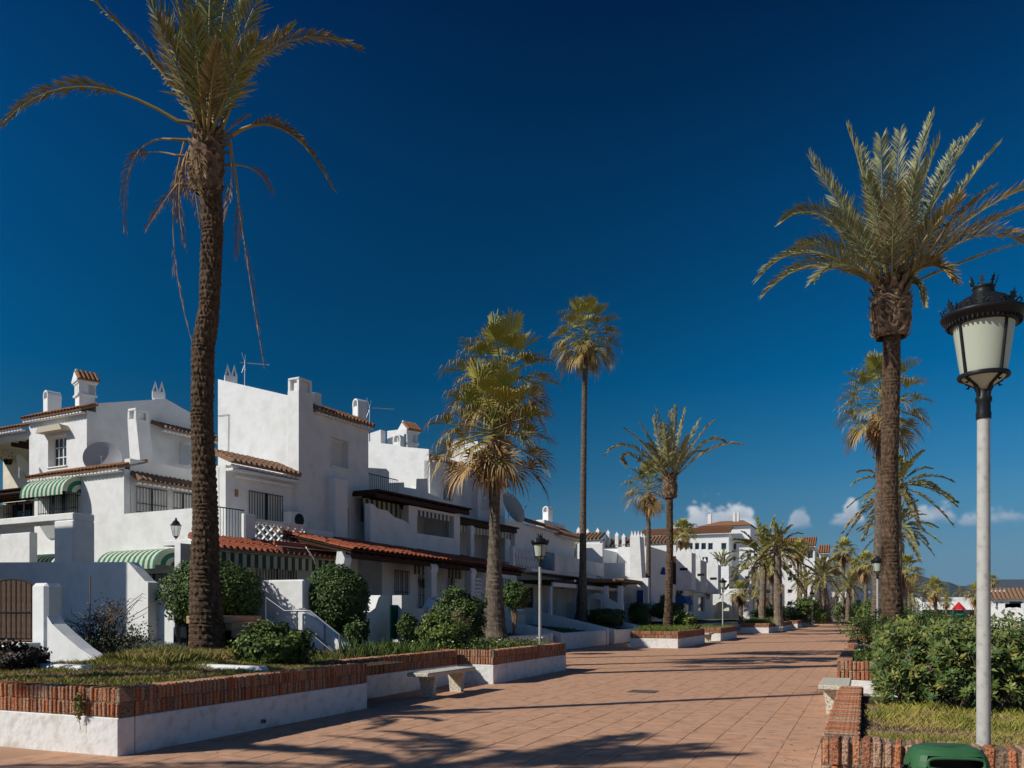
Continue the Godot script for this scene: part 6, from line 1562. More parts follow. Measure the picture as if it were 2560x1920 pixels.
	for w in [2524, 2541]:
		k = MB.new(); poly = PackedVector2Array(); var cc := on_z(w, 1530, zq + 2); R = 0.9
		poly.append_array(PackedVector2Array([Vector2(-1.05, 0), Vector2(-1.05, 2.6), Vector2(1.05, 2.6), Vector2(1.05, 0), Vector2(R, 0)]))
		for i in 9: poly.append(Vector2(cos(PI * i / 8) * R, 1.3 + sin(PI * i / 8) * R))
		poly.append(Vector2(-R, 0)); k.prism(poly, Vector3(cc.x, 0, zq + 2), Vector3.RIGHT, Vector3.UP, Vector3(0, 0, -0.2)); obj("veranda_arch", k, M.far_white, t)
	rebase(t, Vector3(on_z(2550, 1530, zq).x, 0, zq - 3))
	# playground hut with a red roof
	var pc := on_d(2397, 1530, 95.0); pc.y = 0
	t = thing("playground_tower", "playground tower with red pointed roof and green slide", "playground", pc)
	var s := 95.0 / FL
	k = MB.new(); k.lathe([Vector2(17 * s, EYE + 6 * s), Vector2(0, EYE + 26 * s)], 4); obj("roof", k, M.red, t)
	for q in [-1.0, 1.0]:
		for r in [-1.0, 1.0]: k = MB.new(); k.box(Vector3(q * 0.45 - 0.05, 0, r * 0.45 - 0.05), Vector3(q * 0.45 + 0.05, EYE + 0.4, r * 0.45 + 0.05)); obj("post", k, M.beam, t)
	k = MB.new(); k.box(Vector3(-0.5, 0.8, -0.5), Vector3(0.5, 0.95, 0.5)); k.box(Vector3(-0.5, 0.95, 0.45), Vector3(0.5, 1.5, 0.5)); obj("platform", k, M.teal, t)
	k = MB.new(); k.quad(Vector3(-0.5, 1.1, 0.3), Vector3(-0.5, 1.1, -0.3), Vector3(-2.2, 0.1, -0.3), Vector3(-2.2, 0.1, 0.3)); k.box(Vector3(-0.62, 0.1, -0.32), Vector3(-0.5, 1.9, -0.28)); obj("slide", k, M.teal, t)
	# hills
	k = MB.new(); var nz := FastNoiseLite.new(); nz.seed = 12; nz.frequency = 0.0009; nz.fractal_octaves = 5
	for layer in 2:
		var dist := 4600.0 + layer * 700.0
		for i in 160:
			var a0 := -1.3 + 2.6 * i / 160.0; var a1 := -1.3 + 2.6 * (i + 1) / 160.0
			var pt := func(a: float) -> Array:
				var b := Vector3(sin(a) * dist, 0, -cos(a) * dist); var h := maxf(20.0, (185.0 + layer * 55.0) * (0.86 + 0.75 * nz.get_noise_2d(b.x, b.z + layer * 999)))
				return [b, b * 1.18 + Vector3.UP * h]
			var p: Array = pt.call(a0); var q: Array = pt.call(a1)
			k.quad(p[0], q[0], q[1], p[1])
	structure("hills", k, M.hill)
func lettering(par: Node3D, txt: String, at: Vector3, h: float, matl: Material) -> void:
	var f := SystemFont.new(); f.font_names = PackedStringArray(["Droid Sans"]); f.font_weight = 700
	var tm := TextMesh.new(); tm.text = txt; tm.font = f; tm.font_size = 64; tm.pixel_size = h / 46.0; tm.depth = 0.03; tm.horizontal_alignment = HORIZONTAL_ALIGNMENT_LEFT; tm.vertical_alignment = VERTICAL_ALIGNMENT_BOTTOM
	var o := obj("lettering", tm, matl, par); o.position = at - Vector3(0, h * 0.25, 0)

# ---------------------------------------------------------------- gardens, walls, plants
func gardens() -> void:
	var k: MB
	# plank gate and its white pillar
	var zg := -10.5; var gr := hz(93, 1600, zg); var yb := hz(60, 1603, zg).y
	var t := thing("plank_gate", "weathered brown plank gate with arched iron frame between white pillars", "gate", Vector3.ZERO, TURN)
	var gw := 1.75; var gx := gr.x - gw
	var top := func(x: float) -> float:
		var q := (x - gx) / gw * 2 - 1; return 0.98 + 0.34 * sqrt(maxf(0, 1 - q * q * 0.8)) - 0.05
	for i in 10:
		var x0 := gx + gw * i / 10 + 0.008; var x1 := gx + gw * (i + 1) / 10 - 0.008
		k = MB.new(); k.prism(PackedVector2Array([Vector2(x0, yb + 0.06), Vector2(x1, yb + 0.06), Vector2(x1, yb + top.call(x1)), Vector2(x0, yb + top.call(x0))]), Vector3(0, 0, zg - 0.015 + rf(-0.006, 0.006)), Vector3.RIGHT, Vector3.UP, Vector3(0, 0, 0.03)); obj("plank", k, M.plank, t)
	k = MB.new(); var arc := [Vector3(gx, yb, zg)]
	for i in 17: arc.append(Vector3(gx + gw * i / 16, yb + top.call(gx + gw * i / 16) + 0.02, zg))
	arc.append(Vector3(gx + gw, yb, zg)); k.tube(arc, [0.02], 5); k.tube([Vector3(gx, yb + 0.6, zg + 0.03), Vector3(gx + gw, yb + 0.6, zg + 0.03)], [0.012], 5)
	for i in 9: k.tube([Vector3(gx + gw * (i + 1) / 10, yb + 0.05, zg + 0.02), Vector3(gx + gw * (i + 1) / 10, yb + top.call(gx + gw * (i + 1) / 10), zg + 0.02)], [0.009], 4)
	obj("iron_frame", k, M.iron, t); rebase(t, Vector3(gr.x - gw / 2, yb, zg))
	t = thing("garden_wall", "white rounded pillar with low wall curving down beside the plank gate", "wall", Vector3.ZERO, TURN)
	var p0 := hz(94, 1600, zg); var p1 := hz(132, 1600, zg); var py := hz(110, 1458, zg).y
	k = MB.new(); k.box(Vector3(p0.x, 0.6, zg - 0.25), Vector3(p1.x, py, zg + 0.15), 0.07); obj("pillar", k, M.white, t)
	var poly := PackedVector2Array()
	for q in [[118, 1540], [130, 1560], [160, 1588], [200, 1622], [240, 1648], [275, 1662], [300, 1668]]:
		var v := hz(q[0], q[1], zg + 0.6); poly.append(Vector2(v.x, v.y))
	poly.append(Vector2(hz(300, 1668, zg + 0.6).x, 0.5)); poly.append(Vector2(hz(118, 1540, zg + 0.6).x, 0.5))
	k = MB.new(); k.prism(poly, Vector3(0, 0, zg + 0.6), Vector3.RIGHT, Vector3.UP, Vector3(0, 0, -0.28)); obj("curved_wall", k, M.white, t)
	rebase(t, Vector3(p1.x, 0.6, zg))
	t = thing("garden_steps", "three broad white steps leading up to the plank gate", "steps", Vector3.ZERO, TURN)
	for i in 4:
		k = MB.new(); k.box(Vector3(gx - 0.3, 0.3, zg + 0.3 + i * 0.42), Vector3(p1.x + 0.1, yb - i * 0.12, zg + 0.72 + i * 0.42), 0.02); obj("step", k, M.white, t)
	k = MB.new(); k.box(Vector3(gx - 0.3, 0.3, zg - 1.0), Vector3(p0.x, yb - 0.02, zg + 0.29), 0.01); obj("landing", k, M.tile, t)
	rebase(t, Vector3(gx + 0.8, 0.5, zg + 1))
	t = thing("path_kerb", "long low white kerb along the garden path behind the brick planter", "kerb", Vector3.ZERO, TURN)
	k = MB.new(); k.box(Vector3(hz(-60, 1690, zg + 2.1).x, 0.5, zg + 1.95), Vector3(hz(215, 1690, zg + 2.1).x, 0.86, zg + 2.2), 0.04); obj("kerb", k, M.white, t)
	k = MB.new(); k.box(Vector3(hz(300, 1660, zg + 0.5).x, 0.5, zg + 0.35), Vector3(hz(660, 1660, zg + 0.5).x, 0.82, zg + 0.6), 0.05); obj("kerb", k, M.white, t)
	rebase(t, Vector3(-16, 0.5, zg + 1.5))
	# wall behind the rose bush
	t = thing("garden_wall", "white garden wall with chamfered corner behind the rose bush", "wall", Vector3.ZERO, TURN)
	var zw := -14.5; poly = PackedVector2Array()
	for q in [[-120, 1408], [-60, 1406], [320, 1405], [362, 1452], [370, 1456]]:
		var v := hz(q[0], q[1], zw); poly.append(Vector2(v.x, v.y))
	poly.append(Vector2(hz(370, 1456, zw).x, 0.7)); poly.append(Vector2(hz(-120, 1408, zw).x, 0.7))
	k = MB.new(); k.prism(poly, Vector3(0, 0, zw), Vector3.RIGHT, Vector3.UP, Vector3(0, 0, -0.3)); obj("wall", k, M.white, t)
	var ex := hz(370, 1456, zw).x
	k = MB.new(); k.box(Vector3(ex - 0.3, 0.7, zw - 0.3), Vector3(ex, hz(370, 1460, zw).y - 0.6, zw - 1.6), 0.03); obj("side_wall", k, M.white, t)
	rebase(t, Vector3(-20, 0.8, zw))
	# portal frame
	t = thing("garden_portal", "white rendered portal frame with square posts in front of the house", "portal", Vector3.ZERO, TURN)
	var zp := -15.6; var xr := hz(183, 1300, zp).x; var xi := hz(135, 1300, zp).x; var yt := hz(100, 1288, zp).y; var yu := hz(100, 1306, zp).y
	k = MB.new(); k.box(Vector3(xr - 9, yu, zp - 0.7), Vector3(xr, yt, zp), 0.03); obj("lintel", k, M.white, t)
	k = MB.new(); k.box(Vector3(xi, 0.9, zp - 0.7), Vector3(xr, yu, zp), 0.03); obj("post", k, M.white, t)
	k = MB.new(); k.box(Vector3(xr - 9, 0.9, zp - 3.4), Vector3(hz(88, 1400, zp - 3.3).x, yt, zp - 3.1), 0.03); obj("back_wall", k, M.white, t)
	rebase(t, Vector3(xr - 3, 0.9, zp))
	# the house outside the frame whose shadow lies on the portal and gate
	t = thing("white_house", "plain white house block left of the portal, mostly outside the view", "house", Vector3.ZERO, TURN)
	k = MB.new(); k.box(Vector3(-38, 0.8, -9.0), Vector3(-24.7, 10.4, -8.0), 0.05); obj("body", k, M.white, t)
	k = MB.new(); k.box(Vector3(-38, 0.8, -7.99), Vector3(-30, 9.0, -3.0), 0.05); obj("back_body", k, M.white, t)
	tile_roof(t, Vector3(-29.8, 9.0, -3.1), Vector3(-29.8, 9.0, -7.9), Vector3(-2, 0.7, 0), M.tile, 0.25); rebase(t, Vector3(-31, 0.8, -6))
	# stairs with handrails up to the tall house
	t = thing("garden_stairs", "terracotta garden stairs with white side wall beside the round topiary", "stairs")
	var zs := -17.2
	for i in 6:
		k = MB.new(); k.box(Vector3(-15.2, 0.4, zs), Vector3(-12.35 - i * 0.36, 0.78 + i * 0.165, zs + 1.5), 0.015); obj("step", k, M.slab[4], t)
	k = MB.new(); poly = PackedVector2Array()
	for q in [[745, 1520], [790, 1552], [830, 1590], [860, 1612], [886, 1622], [905, 1626]]:
		var v := on_z(q[0], q[1], zs); poly.append(Vector2(v.x, v.y))
	poly.append(Vector2(on_z(905, 1626, zs).x, 0.5)); poly.append(Vector2(on_z(745, 1626, zs).x, 0.5))
	k.prism(poly, Vector3(0, 0, zs - 0.01), Vector3.RIGHT, Vector3.UP, Vector3(0, 0, -0.25)); obj("side_wall", k, M.white, t)
	var rail := func(pts: Array, zz: float) -> void:
		var kk := MB.new(); var v := []
		for q in pts: v.append(on_z(q[0], q[1], zz))
		kk.tube(v, [0.024], 8); var w := []
		for q in v: w.append(q + Vector3.DOWN * 0.5)
		kk.tube(w, [0.018], 6)
		for q in [v[0], v[2], v[-1]]: kk.tube([q, q + Vector3.DOWN * 0.95], [0.022], 6)
		obj("handrail", kk, M.rail, t)
	rail.call([[666, 1494], [712, 1527], [742, 1527], [775, 1527], [850, 1588]], zs + 1.45)
	rail.call([[742, 1526], [776, 1526], [812, 1556], [849, 1587]], zs + 0.1)
	rebase(t, Vector3(-13.5, 0.6, zs + 0.7))
	t = thing("terrace_wall", "plain white terrace wall in the sun between the two round topiaries", "wall")
	var zt := -17.9; var tw := on_z(735, 1449, zt); k = MB.new(); k.box(Vector3(on_z(600, 1449, zt).x, 0.7, zt - 0.3), Vector3(tw.x + 0.3, tw.y, zt), 0.04); obj("wall", k, M.white, t)
	k = MB.new(); k.box(Vector3(tw.x, 0.7, zt - 0.8), Vector3(tw.x + 0.3, tw.y - 0.9, zt - 0.31), 0.04); obj("side_wall", k, M.white, t)
	rebase(t, Vector3(tw.x - 1, 0.8, zt))
	# curved gate pillars with a teal gate
	t = thing("garden_wall", "white garden wall with two swooping pillars and small teal gate between", "wall")
	var xq := -14.0
	for pl in [[[900, 1600], [900, 1534], [925, 1530], [938, 1520], [946, 1495], [952, 1488], [974, 1488], [974, 1600]], [[1004, 1600], [1004, 1488], [1024, 1488], [1030, 1505], [1042, 1520], [1064, 1524], [1078, 1520], [1086, 1506], [1092, 1494], [1105, 1492], [1105, 1600]]]:
		poly = PackedVector2Array()
		for q in pl:
			var v := on_x(q[0], q[1], xq); poly.append(Vector2(v.z, v.y if q[1] < 1599 else 0.7))
		k = MB.new(); k.prism(poly, Vector3(xq, 0, 0), Vector3(0, 0, 1), Vector3.UP, Vector3.LEFT * 0.35); obj("swooping_wall", k, M.white, t)
	var ga := on_x(975, 1560, xq - 0.15); var gb := on_x(1003, 1560, xq - 0.15)
	for i in 7:
		var z := lerpf(ga.z, gb.z, (i + 0.5) / 7.0); k = MB.new(); k.box(Vector3(xq - 0.17, 0.8, z - 0.09), Vector3(xq - 0.13, on_x(990, 1512, xq).y, z + 0.09), 0.008); obj("gate_board", k, M.teal, t)
	rebase(t, Vector3(xq, 0.8, (ga.z + gb.z) / 2))
	# retaining walls and ramps further on
	var wl := -12.4
	for w in [[-24.5, -33.5, 0.66, "low white retaining wall of the lawn behind the second brick planter"], [-35.2, -42.0, 0.64, "low white retaining wall below the tall slender fan palm"], [-43.5, -49.0, 0.62, "low white retaining wall in front of the clipped box hedge"], [-51.0, -62.0, 0.6, "low white retaining wall in front of the arched garden wall"], [-64, -96, 0.6, "long low white garden wall before the shaded house front"]]:
		t = thing("retaining_wall", w[3], "wall"); k = MB.new(); k.box(Vector3(wl - 0.3, -0.03, w[1]), Vector3(wl, w[2] + 0.12, w[0]), 0.04); obj("wall", k, M.white_low, t); rebase(t, Vector3(wl, 0, (w[0] + w[1]) / 2))
	for w in [[-33.5, "sloping white ramp wall running up to the porch with white posts"], [-42.0, "sloping white ramp wall beside the trunk of the tall fan palm"], [-49.0, "sloping white ramp wall beyond the clipped box hedge"]]:
		t = thing("ramp_wall", w[1], "wall")
		k = MB.new(); k.prism(PackedVector2Array([Vector2(0, 0), Vector2(0, 0.8), Vector2(-4.2, 1.75), Vector2(-4.2, 0)]), Vector3(wl + 0.05, 0, w[0] - 0.02), Vector3.RIGHT, Vector3.UP, Vector3(0, 0, -0.3)); obj("wall", k, M.white, t)
		k = MB.new(); k.prism(PackedVector2Array([Vector2(0, 0), Vector2(0, 0.78), Vector2(-4.2, 1.7), Vector2(-4.2, 0)]), Vector3(wl + 0.05, 0, w[0] - 1.35), Vector3.RIGHT, Vector3.UP, Vector3(0, 0, -0.2)); obj("wall", k, M.white, t)
		for i in 4: k = MB.new(); k.box(Vector3(wl - 0.6 - i * 0.4, 0.0, w[0] - 1.34), Vector3(wl - 0.2 - i * 0.4, 0.17 + i * 0.17, w[0] - 0.33), 0.01); obj("step", k, M.slab[4], t)
		rebase(t, Vector3(wl - 2, 0, w[0] - 0.8))

func plants() -> void:
	rng.seed = 2024
	var k: MB
	var DARK := [Color(0.045, 0.085, 0.024), Color(0.07, 0.115, 0.03), Color(0.095, 0.145, 0.036)]
	var FRESH := [Color(0.08, 0.125, 0.03), Color(0.13, 0.185, 0.04), Color(0.18, 0.22, 0.045)]
	var P := func(px, py, d): return on_d(px, py, d)
	# topiaries and shrubs: label, centre px, radii px, depth, base height, count, options
	var list := [
		["round_shrub", "wide clipped dark green shrub half hidden by the ringed date palm trunk", 530, 1488, 132, 92, 22.0, 0.9, 11000, {"L": 0.075, "w": 0.02, "cols": DARK + [Color(0.10, 0.15, 0.03)], "lump": 0.08, "fuzz": 0.03}],
		["round_shrub", "round clipped topiary ball behind the stair handrail", 838, 1500, 88, 88, 22.5, 1.0, 9500, {"L": 0.07, "w": 0.02, "cols": DARK, "lump": 0.06, "fuzz": 0.025}],
		["round_shrub", "low dark shrub at the foot of the topiary ball", 890, 1575, 32, 38, 22.0, 0.9, 1800, {"L": 0.07, "w": 0.02, "cols": DARK}],
		["leafy_shrub", "low glossy shrub spreading beside the date palm in the planter", 684, 1618, 92, 54, 15.2, 0.72, 5200, {"L": 0.07, "w": 0.02, "cols": DARK + FRESH, "lump": 0.3}],
		["leafy_shrub", "dark shrub by the teal gate", 1018, 1568, 24, 32, 26.0, 0.8, 1500, {"L": 0.08, "w": 0.02, "cols": DARK}],
		["leafy_shrub", "tall dark shrub under the near fan palm", 1148, 1540, 66, 62, 27.5, 0.8, 5500, {"L": 0.09, "w": 0.025, "cols": DARK, "lump": 0.35}],
		["leafy_shrub", "fresh green bush spilling over the second brick planter", 1100, 1590, 64, 50, 21.5, 0.74, 5000, {"L": 0.08, "w": 0.02, "cols": FRESH, "lump": 0.35}],
		["dry_shrub", "straw brown half dry bush behind the fresh green bush", 1148, 1572, 32, 36, 23.0, 0.74, 1600, {"L": 0.07, "w": 0.012, "cols": [Color(0.20, 0.15, 0.08), Color(0.12, 0.11, 0.05), Color(0.26, 0.18, 0.09)], "lump": 0.4, "shell": 0.2}],
		["standard_tree", "small dark mop headed tree beside the fan palm trunk", 1288, 1488, 35, 30, 33.0, 0.8, 3000, {"L": 0.09, "w": 0.025, "cols": DARK, "lump": 0.3, "cat": "tree", "sr": 0.06, "stems": 3}],
		["box_hedge", "clipped box hedge behind the tall fan palm", 1516, 1543, 39, 19, 50.0, 0.7, 4200, {"L": 0.12, "w": 0.03, "cols": DARK, "square": 0.75, "lump": 0.06}],
		["box_hedge", "dark clipped hedge by the arched doorway", 1598, 1532, 24, 24, 55.0, 0.7, 2600, {"L": 0.12, "w": 0.03, "cols": DARK, "square": 0.6, "lump": 0.1}],
		["box_hedge", "clipped hedge before the blue awning", 1670, 1526, 36, 19, 60.0, 0.7, 3400, {"L": 0.13, "w": 0.035, "cols": DARK + [Color(0.09, 0.13, 0.03)], "square": 0.6, "lump": 0.12}],
		["leafy_shrub", "bushy green shrub around the third planter's date palm", 1712, 1552, 26, 18, 45.0, 0.7, 1800, {"L": 0.12, "w": 0.03, "cols": FRESH, "lump": 0.3}],
		["dark_shrub", "dark red leaved shrub at the garden steps", 40, 1655, 66, 42, 13.6, 0.7, 2600, {"L": 0.07, "w": 0.02, "cols": [Color(0.045, 0.03, 0.022), Color(0.07, 0.04, 0.03), Color(0.035, 0.04, 0.02)], "lump": 0.4, "shell": 0.2}],
	]
	for s in list:
		var sc: float = s[6] / FL
		var c: Vector3 = P.call(s[2], s[3], s[6]); var b := Vector3(c.x, s[7], c.z)
		var so: Dictionary = s[9]; so.L = so.L * 1.15; so.w = so.w * 1.35
		shrub(s[0], s[1], b, c, Vector3(s[4] * sc, s[5] * sc, s[4] * sc * 0.9), int(s[8] * 2.2), so)
	# rose bush against the white wall
	var c2: Vector3 = P.call(255, 1530, 17.5); var t := thing("rose_bush", "straggling rose bush with rusty leaves and bare canes on a white wall", "shrub", Vector3(c2.x, 0.95, c2.z))
	k = colored()
	for i in 5: foliage(k, Vector3(rf(-0.8, 0.8), rf(0.1, 0.75), rf(-0.3, 0.3)), Vector3(0.5, 0.36, 0.35), 420, {"L": 0.06, "w": 0.018, "cols": [Color(0.12, 0.08, 0.03), Color(0.20, 0.10, 0.035), Color(0.07, 0.07, 0.025), Color(0.05, 0.055, 0.02)], "shell": 0.1, "lump": 0.5})
	foliage(k, Vector3(0.1, 0.15, 0), Vector3(1.0, 0.35, 0.4), 1700, {"L": 0.055, "w": 0.017, "cols": [Color(0.03, 0.045, 0.018), Color(0.05, 0.05, 0.02)], "shell": 0.1, "lump": 0.5})
	stuff("foliage", k, M.leaf, t)
	k = MB.new()
	for i in 26:
		var a := Vector3(rf(-0.3, 0.3), -0.1, rf(-0.2, 0.2)); var e := Vector3(rf(-1.1, 1.1), rf(0.5, 1.15), rf(-0.4, 0.4)); k.tube([a, a.lerp(e, 0.5) + Vector3(rf(-0.2, 0.2), 0.2, 0), e, e + Vector3(rf(-0.2, 0.2), rf(-0.1, 0.12), 0)], [0.012, 0.009, 0.006, 0.003], 4)
	k.tube([Vector3(-0.12, -0.1, 0.2), Vector3(-0.10, 1.5, 0.2)], [0.012], 5)
	obj("canes", k, M.stem, t)
	# silver ground cover
	k = colored(); grass(k, Vector2(-17.5, -16.5), Vector2(-12.4, -10.6), func(x, z): return 0.68 + clampf((-15.2 - x) / 2.3, 0, 1) * 0.32, 30000, 0.10, [Color(0.22, 0.27, 0.22), Color(0.30, 0.34, 0.28), Color(0.16, 0.21, 0.16)], 0.8, 0.006)
	tag(obj("ground_cover", k, M.leaf), "silver green ground cover between the garden kerbs", "ground cover", "", "stuff")
	# dry grass in the first planter
	var DRY := [Color(0.42, 0.29, 0.15), Color(0.38, 0.28, 0.13), Color(0.38, 0.31, 0.08), Color(0.36, 0.31, 0.07), Color(0.22, 0.22, 0.06)]
	var mound := func(x, z): return 0.70 + 0.16 * exp(-(pow(x + 11.6, 2) * 0.5 + pow(z + 11.5, 2) * 0.25))
	k = colored(); grass(k, Vector2(-13.0, -12.4), Vector2(-8.38, -7.6), mound, 60000, 0.075, DRY, 1.0, 0.0035)
	grass(k, Vector2(-12.6, -13.8), Vector2(-10.6, -10.5), mound, 22000, 0.15, DRY, 0.9, 0.0035)
	tag(obj("dry_grass", k, M.dry), "dry yellow and green grass in the near left planter", "grass", "", "stuff")
	k = MB.new()
	var nx := 24
	for i in nx:
		for j in nx:
			var f := func(a: int, b: int) -> Vector3:
				var x := lerpf(-13.2, -8.36, a / float(nx)); var z := lerpf(-14.5, -7.56, b / float(nx)); return Vector3(x, mound.call(x, z) + 0.015, z)
			k.quad_n(f.call(i, j), f.call(i + 1, j), f.call(i + 1, j + 1), f.call(i, j + 1), Vector3.UP)
	structure("planter_earth", k, M.soil)
	k = colored(); grass(k, Vector2(-12.0, -18.0), Vector2(-9.3, -12.9), func(x, z): return 0.69, 12000, 0.12, [Color(0.10, 0.14, 0.03), Color(0.16, 0.17, 0.04), Color(0.22, 0.18, 0.06)], 0.8, 0.005)
	grass(k, Vector2(-10.2, -17.6), Vector2(-9.3, -14.5), func(x, z): return 0.69, 1500, 0.32, [Color(0.10, 0.15, 0.03), Color(0.07, 0.11, 0.03)], 0.6, 0.008)
	tag(obj("grass", k, M.leaf), "green grass tufts behind the stone bench", "grass", "", "stuff")
	# flowers in the second planter
	flowers("low white flowering plants along the second brick planter", Vector2(-11.5, -23.0), Vector2(-8.4, -18.4), 0.7, 5200, 0.26, 90, FRESH)
	# lawns
	k = colored(); grass(k, Vector2(-16.5, -33.0), Vector2(-12.7, -24.6), func(x, z): return 0.62 + (-12.6 - x) * 0.0974, 16000, 0.07, [Color(0.07, 0.11, 0.04), Color(0.12, 0.13, 0.05)], 0.8, 0.007)
	grass(k, Vector2(-16.5, -61.0), Vector2(-12.7, -35.0), func(x, z): return 0.62 + (-12.6 - x) * 0.0974, 16000, 0.09, [Color(0.07, 0.11, 0.04), Color(0.12, 0.13, 0.05)], 0.8, 0.012)
	tag(obj("lawn_grass", k, M.leaf), "short lawn grass behind the white retaining walls", "grass", "", "stuff")
	for w in [[-10.2, -8.3, -46.0, -39.4, "bright green ground cover in the planter with the date palm", 0.2], [-10.2, -7.9, -56.2, -50.0, "low clipped green plants in the planter beyond the bench", 0.12], [-9.3, -7.3, -84.0, -71.0, "leafy low plants around two palms in a far planter", 0.3]]:
		k = colored(); grass(k, Vector2(w[0], w[2]), Vector2(w[1], w[3]), func(x, z): return 0.7, 6500, w[5] * 1.3, [Color(0.10, 0.15, 0.03), Color(0.15, 0.19, 0.04)], 0.9, 0.014)
		tag(obj("planter_plants", k, M.leaf), w[4], "plants", "", "stuff")
	# right hand side: big pittosporum hedge
	t = thing("hedge", "large loose hedge with whorled glossy leaves in the near right planter", "hedge", Vector3(2.0, 0.68, -11.0))
	rng.seed = 909
	var HC := [Color(0.07, 0.11, 0.03), Color(0.10, 0.14, 0.035), Color(0.055, 0.085, 0.025), Color(0.15, 0.18, 0.045), Color(0.22, 0.21, 0.05)]
	var hump := func(x: float, z: float) -> float: return 0.77 + 0.12 * sin(x * 2.3 + z) + 0.08 * sin(x * 5.1 - z * 2.0)
	var body := colored()
	for i in 7800:
		var x := rf(-1.75, 4.0); var z := rf(-3.2, 1.85); var front := rng.randf()
		var yt: float = hump.call(x, z); var y := yt * sqrt(rf(0.02, 1.0))
		if front < 0.5: z = rf(1.25, 1.95) - (1.0 - y / 0.9) * rf(0.0, 0.15); y = lerpf(0.16, 1.0, sqrt(rng.randf())) * yt
		elif front < 0.72: x = rf(-1.9, -1.4); y = rf(0.05, 1.0) * yt
		else: y = yt * rf(0.85, 1.03)
		if x < -1.4 and z > 1.5: continue
		var up := (Vector3((-0.8 if x < -1.4 else 0.0), 0.7, 0.7 if z > 1.2 else 0.1) + Vector3(rf(-0.7, 0.7), rf(-0.3, 0.6), rf(-0.6, 0.6))).normalized()
		rosette(body, Vector3(x, y, z), up, 6, 0.088, 0.0125, HC[rng.randi() % 5])
	stuff("foliage", body, M.gloss_leaf, t)
	var ros := []
	for i in 8:
		k = colored(); rosette(k, Vector3.ZERO, Vector3.UP, 8, 0.1, 0.0135, HC[i % 5]); rosette(k, Vector3.UP * 0.03, Vector3.UP, 5, 0.07, 0.011, tint(HC[i % 5], 1.4)); ros.append(k.mesh())
	for i in 230:
		var x := rf(-1.7, 3.6); var z := rf(1.75, 2.05); var yt: float = hump.call(x, z); var y := rf(0.25, 1.04) * yt
		if y > yt * 0.9: z = rf(0.6, 1.9)
		var o := obj("leaf_whorl", ros[i % 8], M.gloss_leaf, t); o.position = Vector3(x, y, z)
		var up := Vector3(rf(-0.6, 0.5), rf(0.3, 1.0), rf(0.3, 1.0)).normalized(); var sd := up.cross(Vector3(rf(-1, 1), rf(-1, 1), rf(-1, 1))).normalized()
		o.basis = Basis(sd, up, sd.cross(up)).scaled(Vector3.ONE * rf(0.8, 1.25))
	k = MB.new()
	for i in 190:
		var x := rf(-1.6, 3.8); var z := rf(0.2, 1.8); var a := Vector3(x * 0.95, -0.05, z); var e := Vector3(x + rf(-0.4, 0.4), rf(0.4, 0.9), z + rf(0.0, 0.45)); k.tube([a, a.lerp(e, 0.5) + Vector3(rf(-0.1, 0.1), 0, rf(-0.1, 0.1)), e], [0.016, 0.012, 0.005], 5)
	obj("branches", k, M.stem, t)
	# grass in the near right planter
	k = colored(); grass(k, Vector2(0.0, -9.6), Vector2(3.6, -6.65), func(x, z): return 0.70, 50000, 0.045, [Color(0.40, 0.27, 0.15), Color(0.34, 0.24, 0.13)] + DRY, 1.0, 0.003)
	grass(k, Vector2(0.1, -9.6), Vector2(3.6, -7.9), func(x, z): return 0.70, 12000, 0.075, [Color(0.40, 0.33, 0.08), Color(0.36, 0.32, 0.06), Color(0.24, 0.24, 0.05)], 0.9, 0.0035)
	tag(obj("dry_grass", k, M.dry), "short dry grass below the hedge in the near right planter", "grass", "", "stuff")
	flowers("white flowering plants at the corner of the second right planter", Vector2(-0.2, -21.5), Vector2(0.9, -16.9), 0.7, 4200, 0.3, 80, FRESH)
	for w in [[0.3, -31.0, 1.6, 0.75, "leafy shrub growing round the tall right date palm"], [1.6, -38.0, 2.2, 0.8, "leafy shrub beyond the right hand street lamp"], [3.6, -24.0, 2.4, 0.7, "green shrub mass behind the near right hedge"], [1.0, -60, 2.4, 0.9, "bushy shrubs at the far end of the right planters"]]:
		shrub("leafy_shrub", w[4], Vector3(w[0] + 0.6, 0.6, w[1]), Vector3(w[0] + 0.6, 0.6 + w[3] * 0.6, w[1]), Vector3(w[2], w[3], w[2]), 4200, {"L": 0.13, "w": 0.03, "cols": FRESH + DARK, "lump": 0.3})
	# thick planting at the far end
	for w in [[1990, 1535, 48, 26, 100, "green bushes at the foot of the far fan palms"], [2120, 1530, 40, 34, 105, "tall green bushes closing the end of the promenade"], [2052, 1540, 16, 14, 92, "yellow green bush by the leaning far palm"], [2175, 1535, 30, 34, 88, "dark bushes by the right hand far palms"], [2020, 1512, 26, 16, 98, "umbrella shaped small green tree by the far planter"], [1925, 1535, 40, 16, 82, "bushes behind the two palms in the far planter"]]:
		var sc: float = w[4] / FL; var c3: Vector3 = P.call(w[0], w[1], w[4]); shrub("leafy_shrub", w[5], Vector3(c3.x, 0.4, c3.z), c3, Vector3(w[2], w[3], w[2]) * sc, 3600, {"L": 0.28, "w": 0.07, "cols": FRESH + DARK, "lump": 0.45, "shell": 0.4})
	var bt: Vector3 = P.call(2062, 1500, 97); t = thing("bare_tree", "bare brown twiggy tree beside the leaning far palm", "tree", Vector3(bt.x, 0.4, bt.z))
	k = MB.new()
	for i in 60:
		var e := Vector3(rf(-1.8, 1.8), rf(2.2, 4.6), rf(-1, 1)); k.tube([Vector3(0, 0, 0), Vector3(e.x * 0.3, e.y * 0.5, e.z * 0.3), e], [0.05, 0.03, 0.008], 4)
	obj("branches", k, M.stem, t)
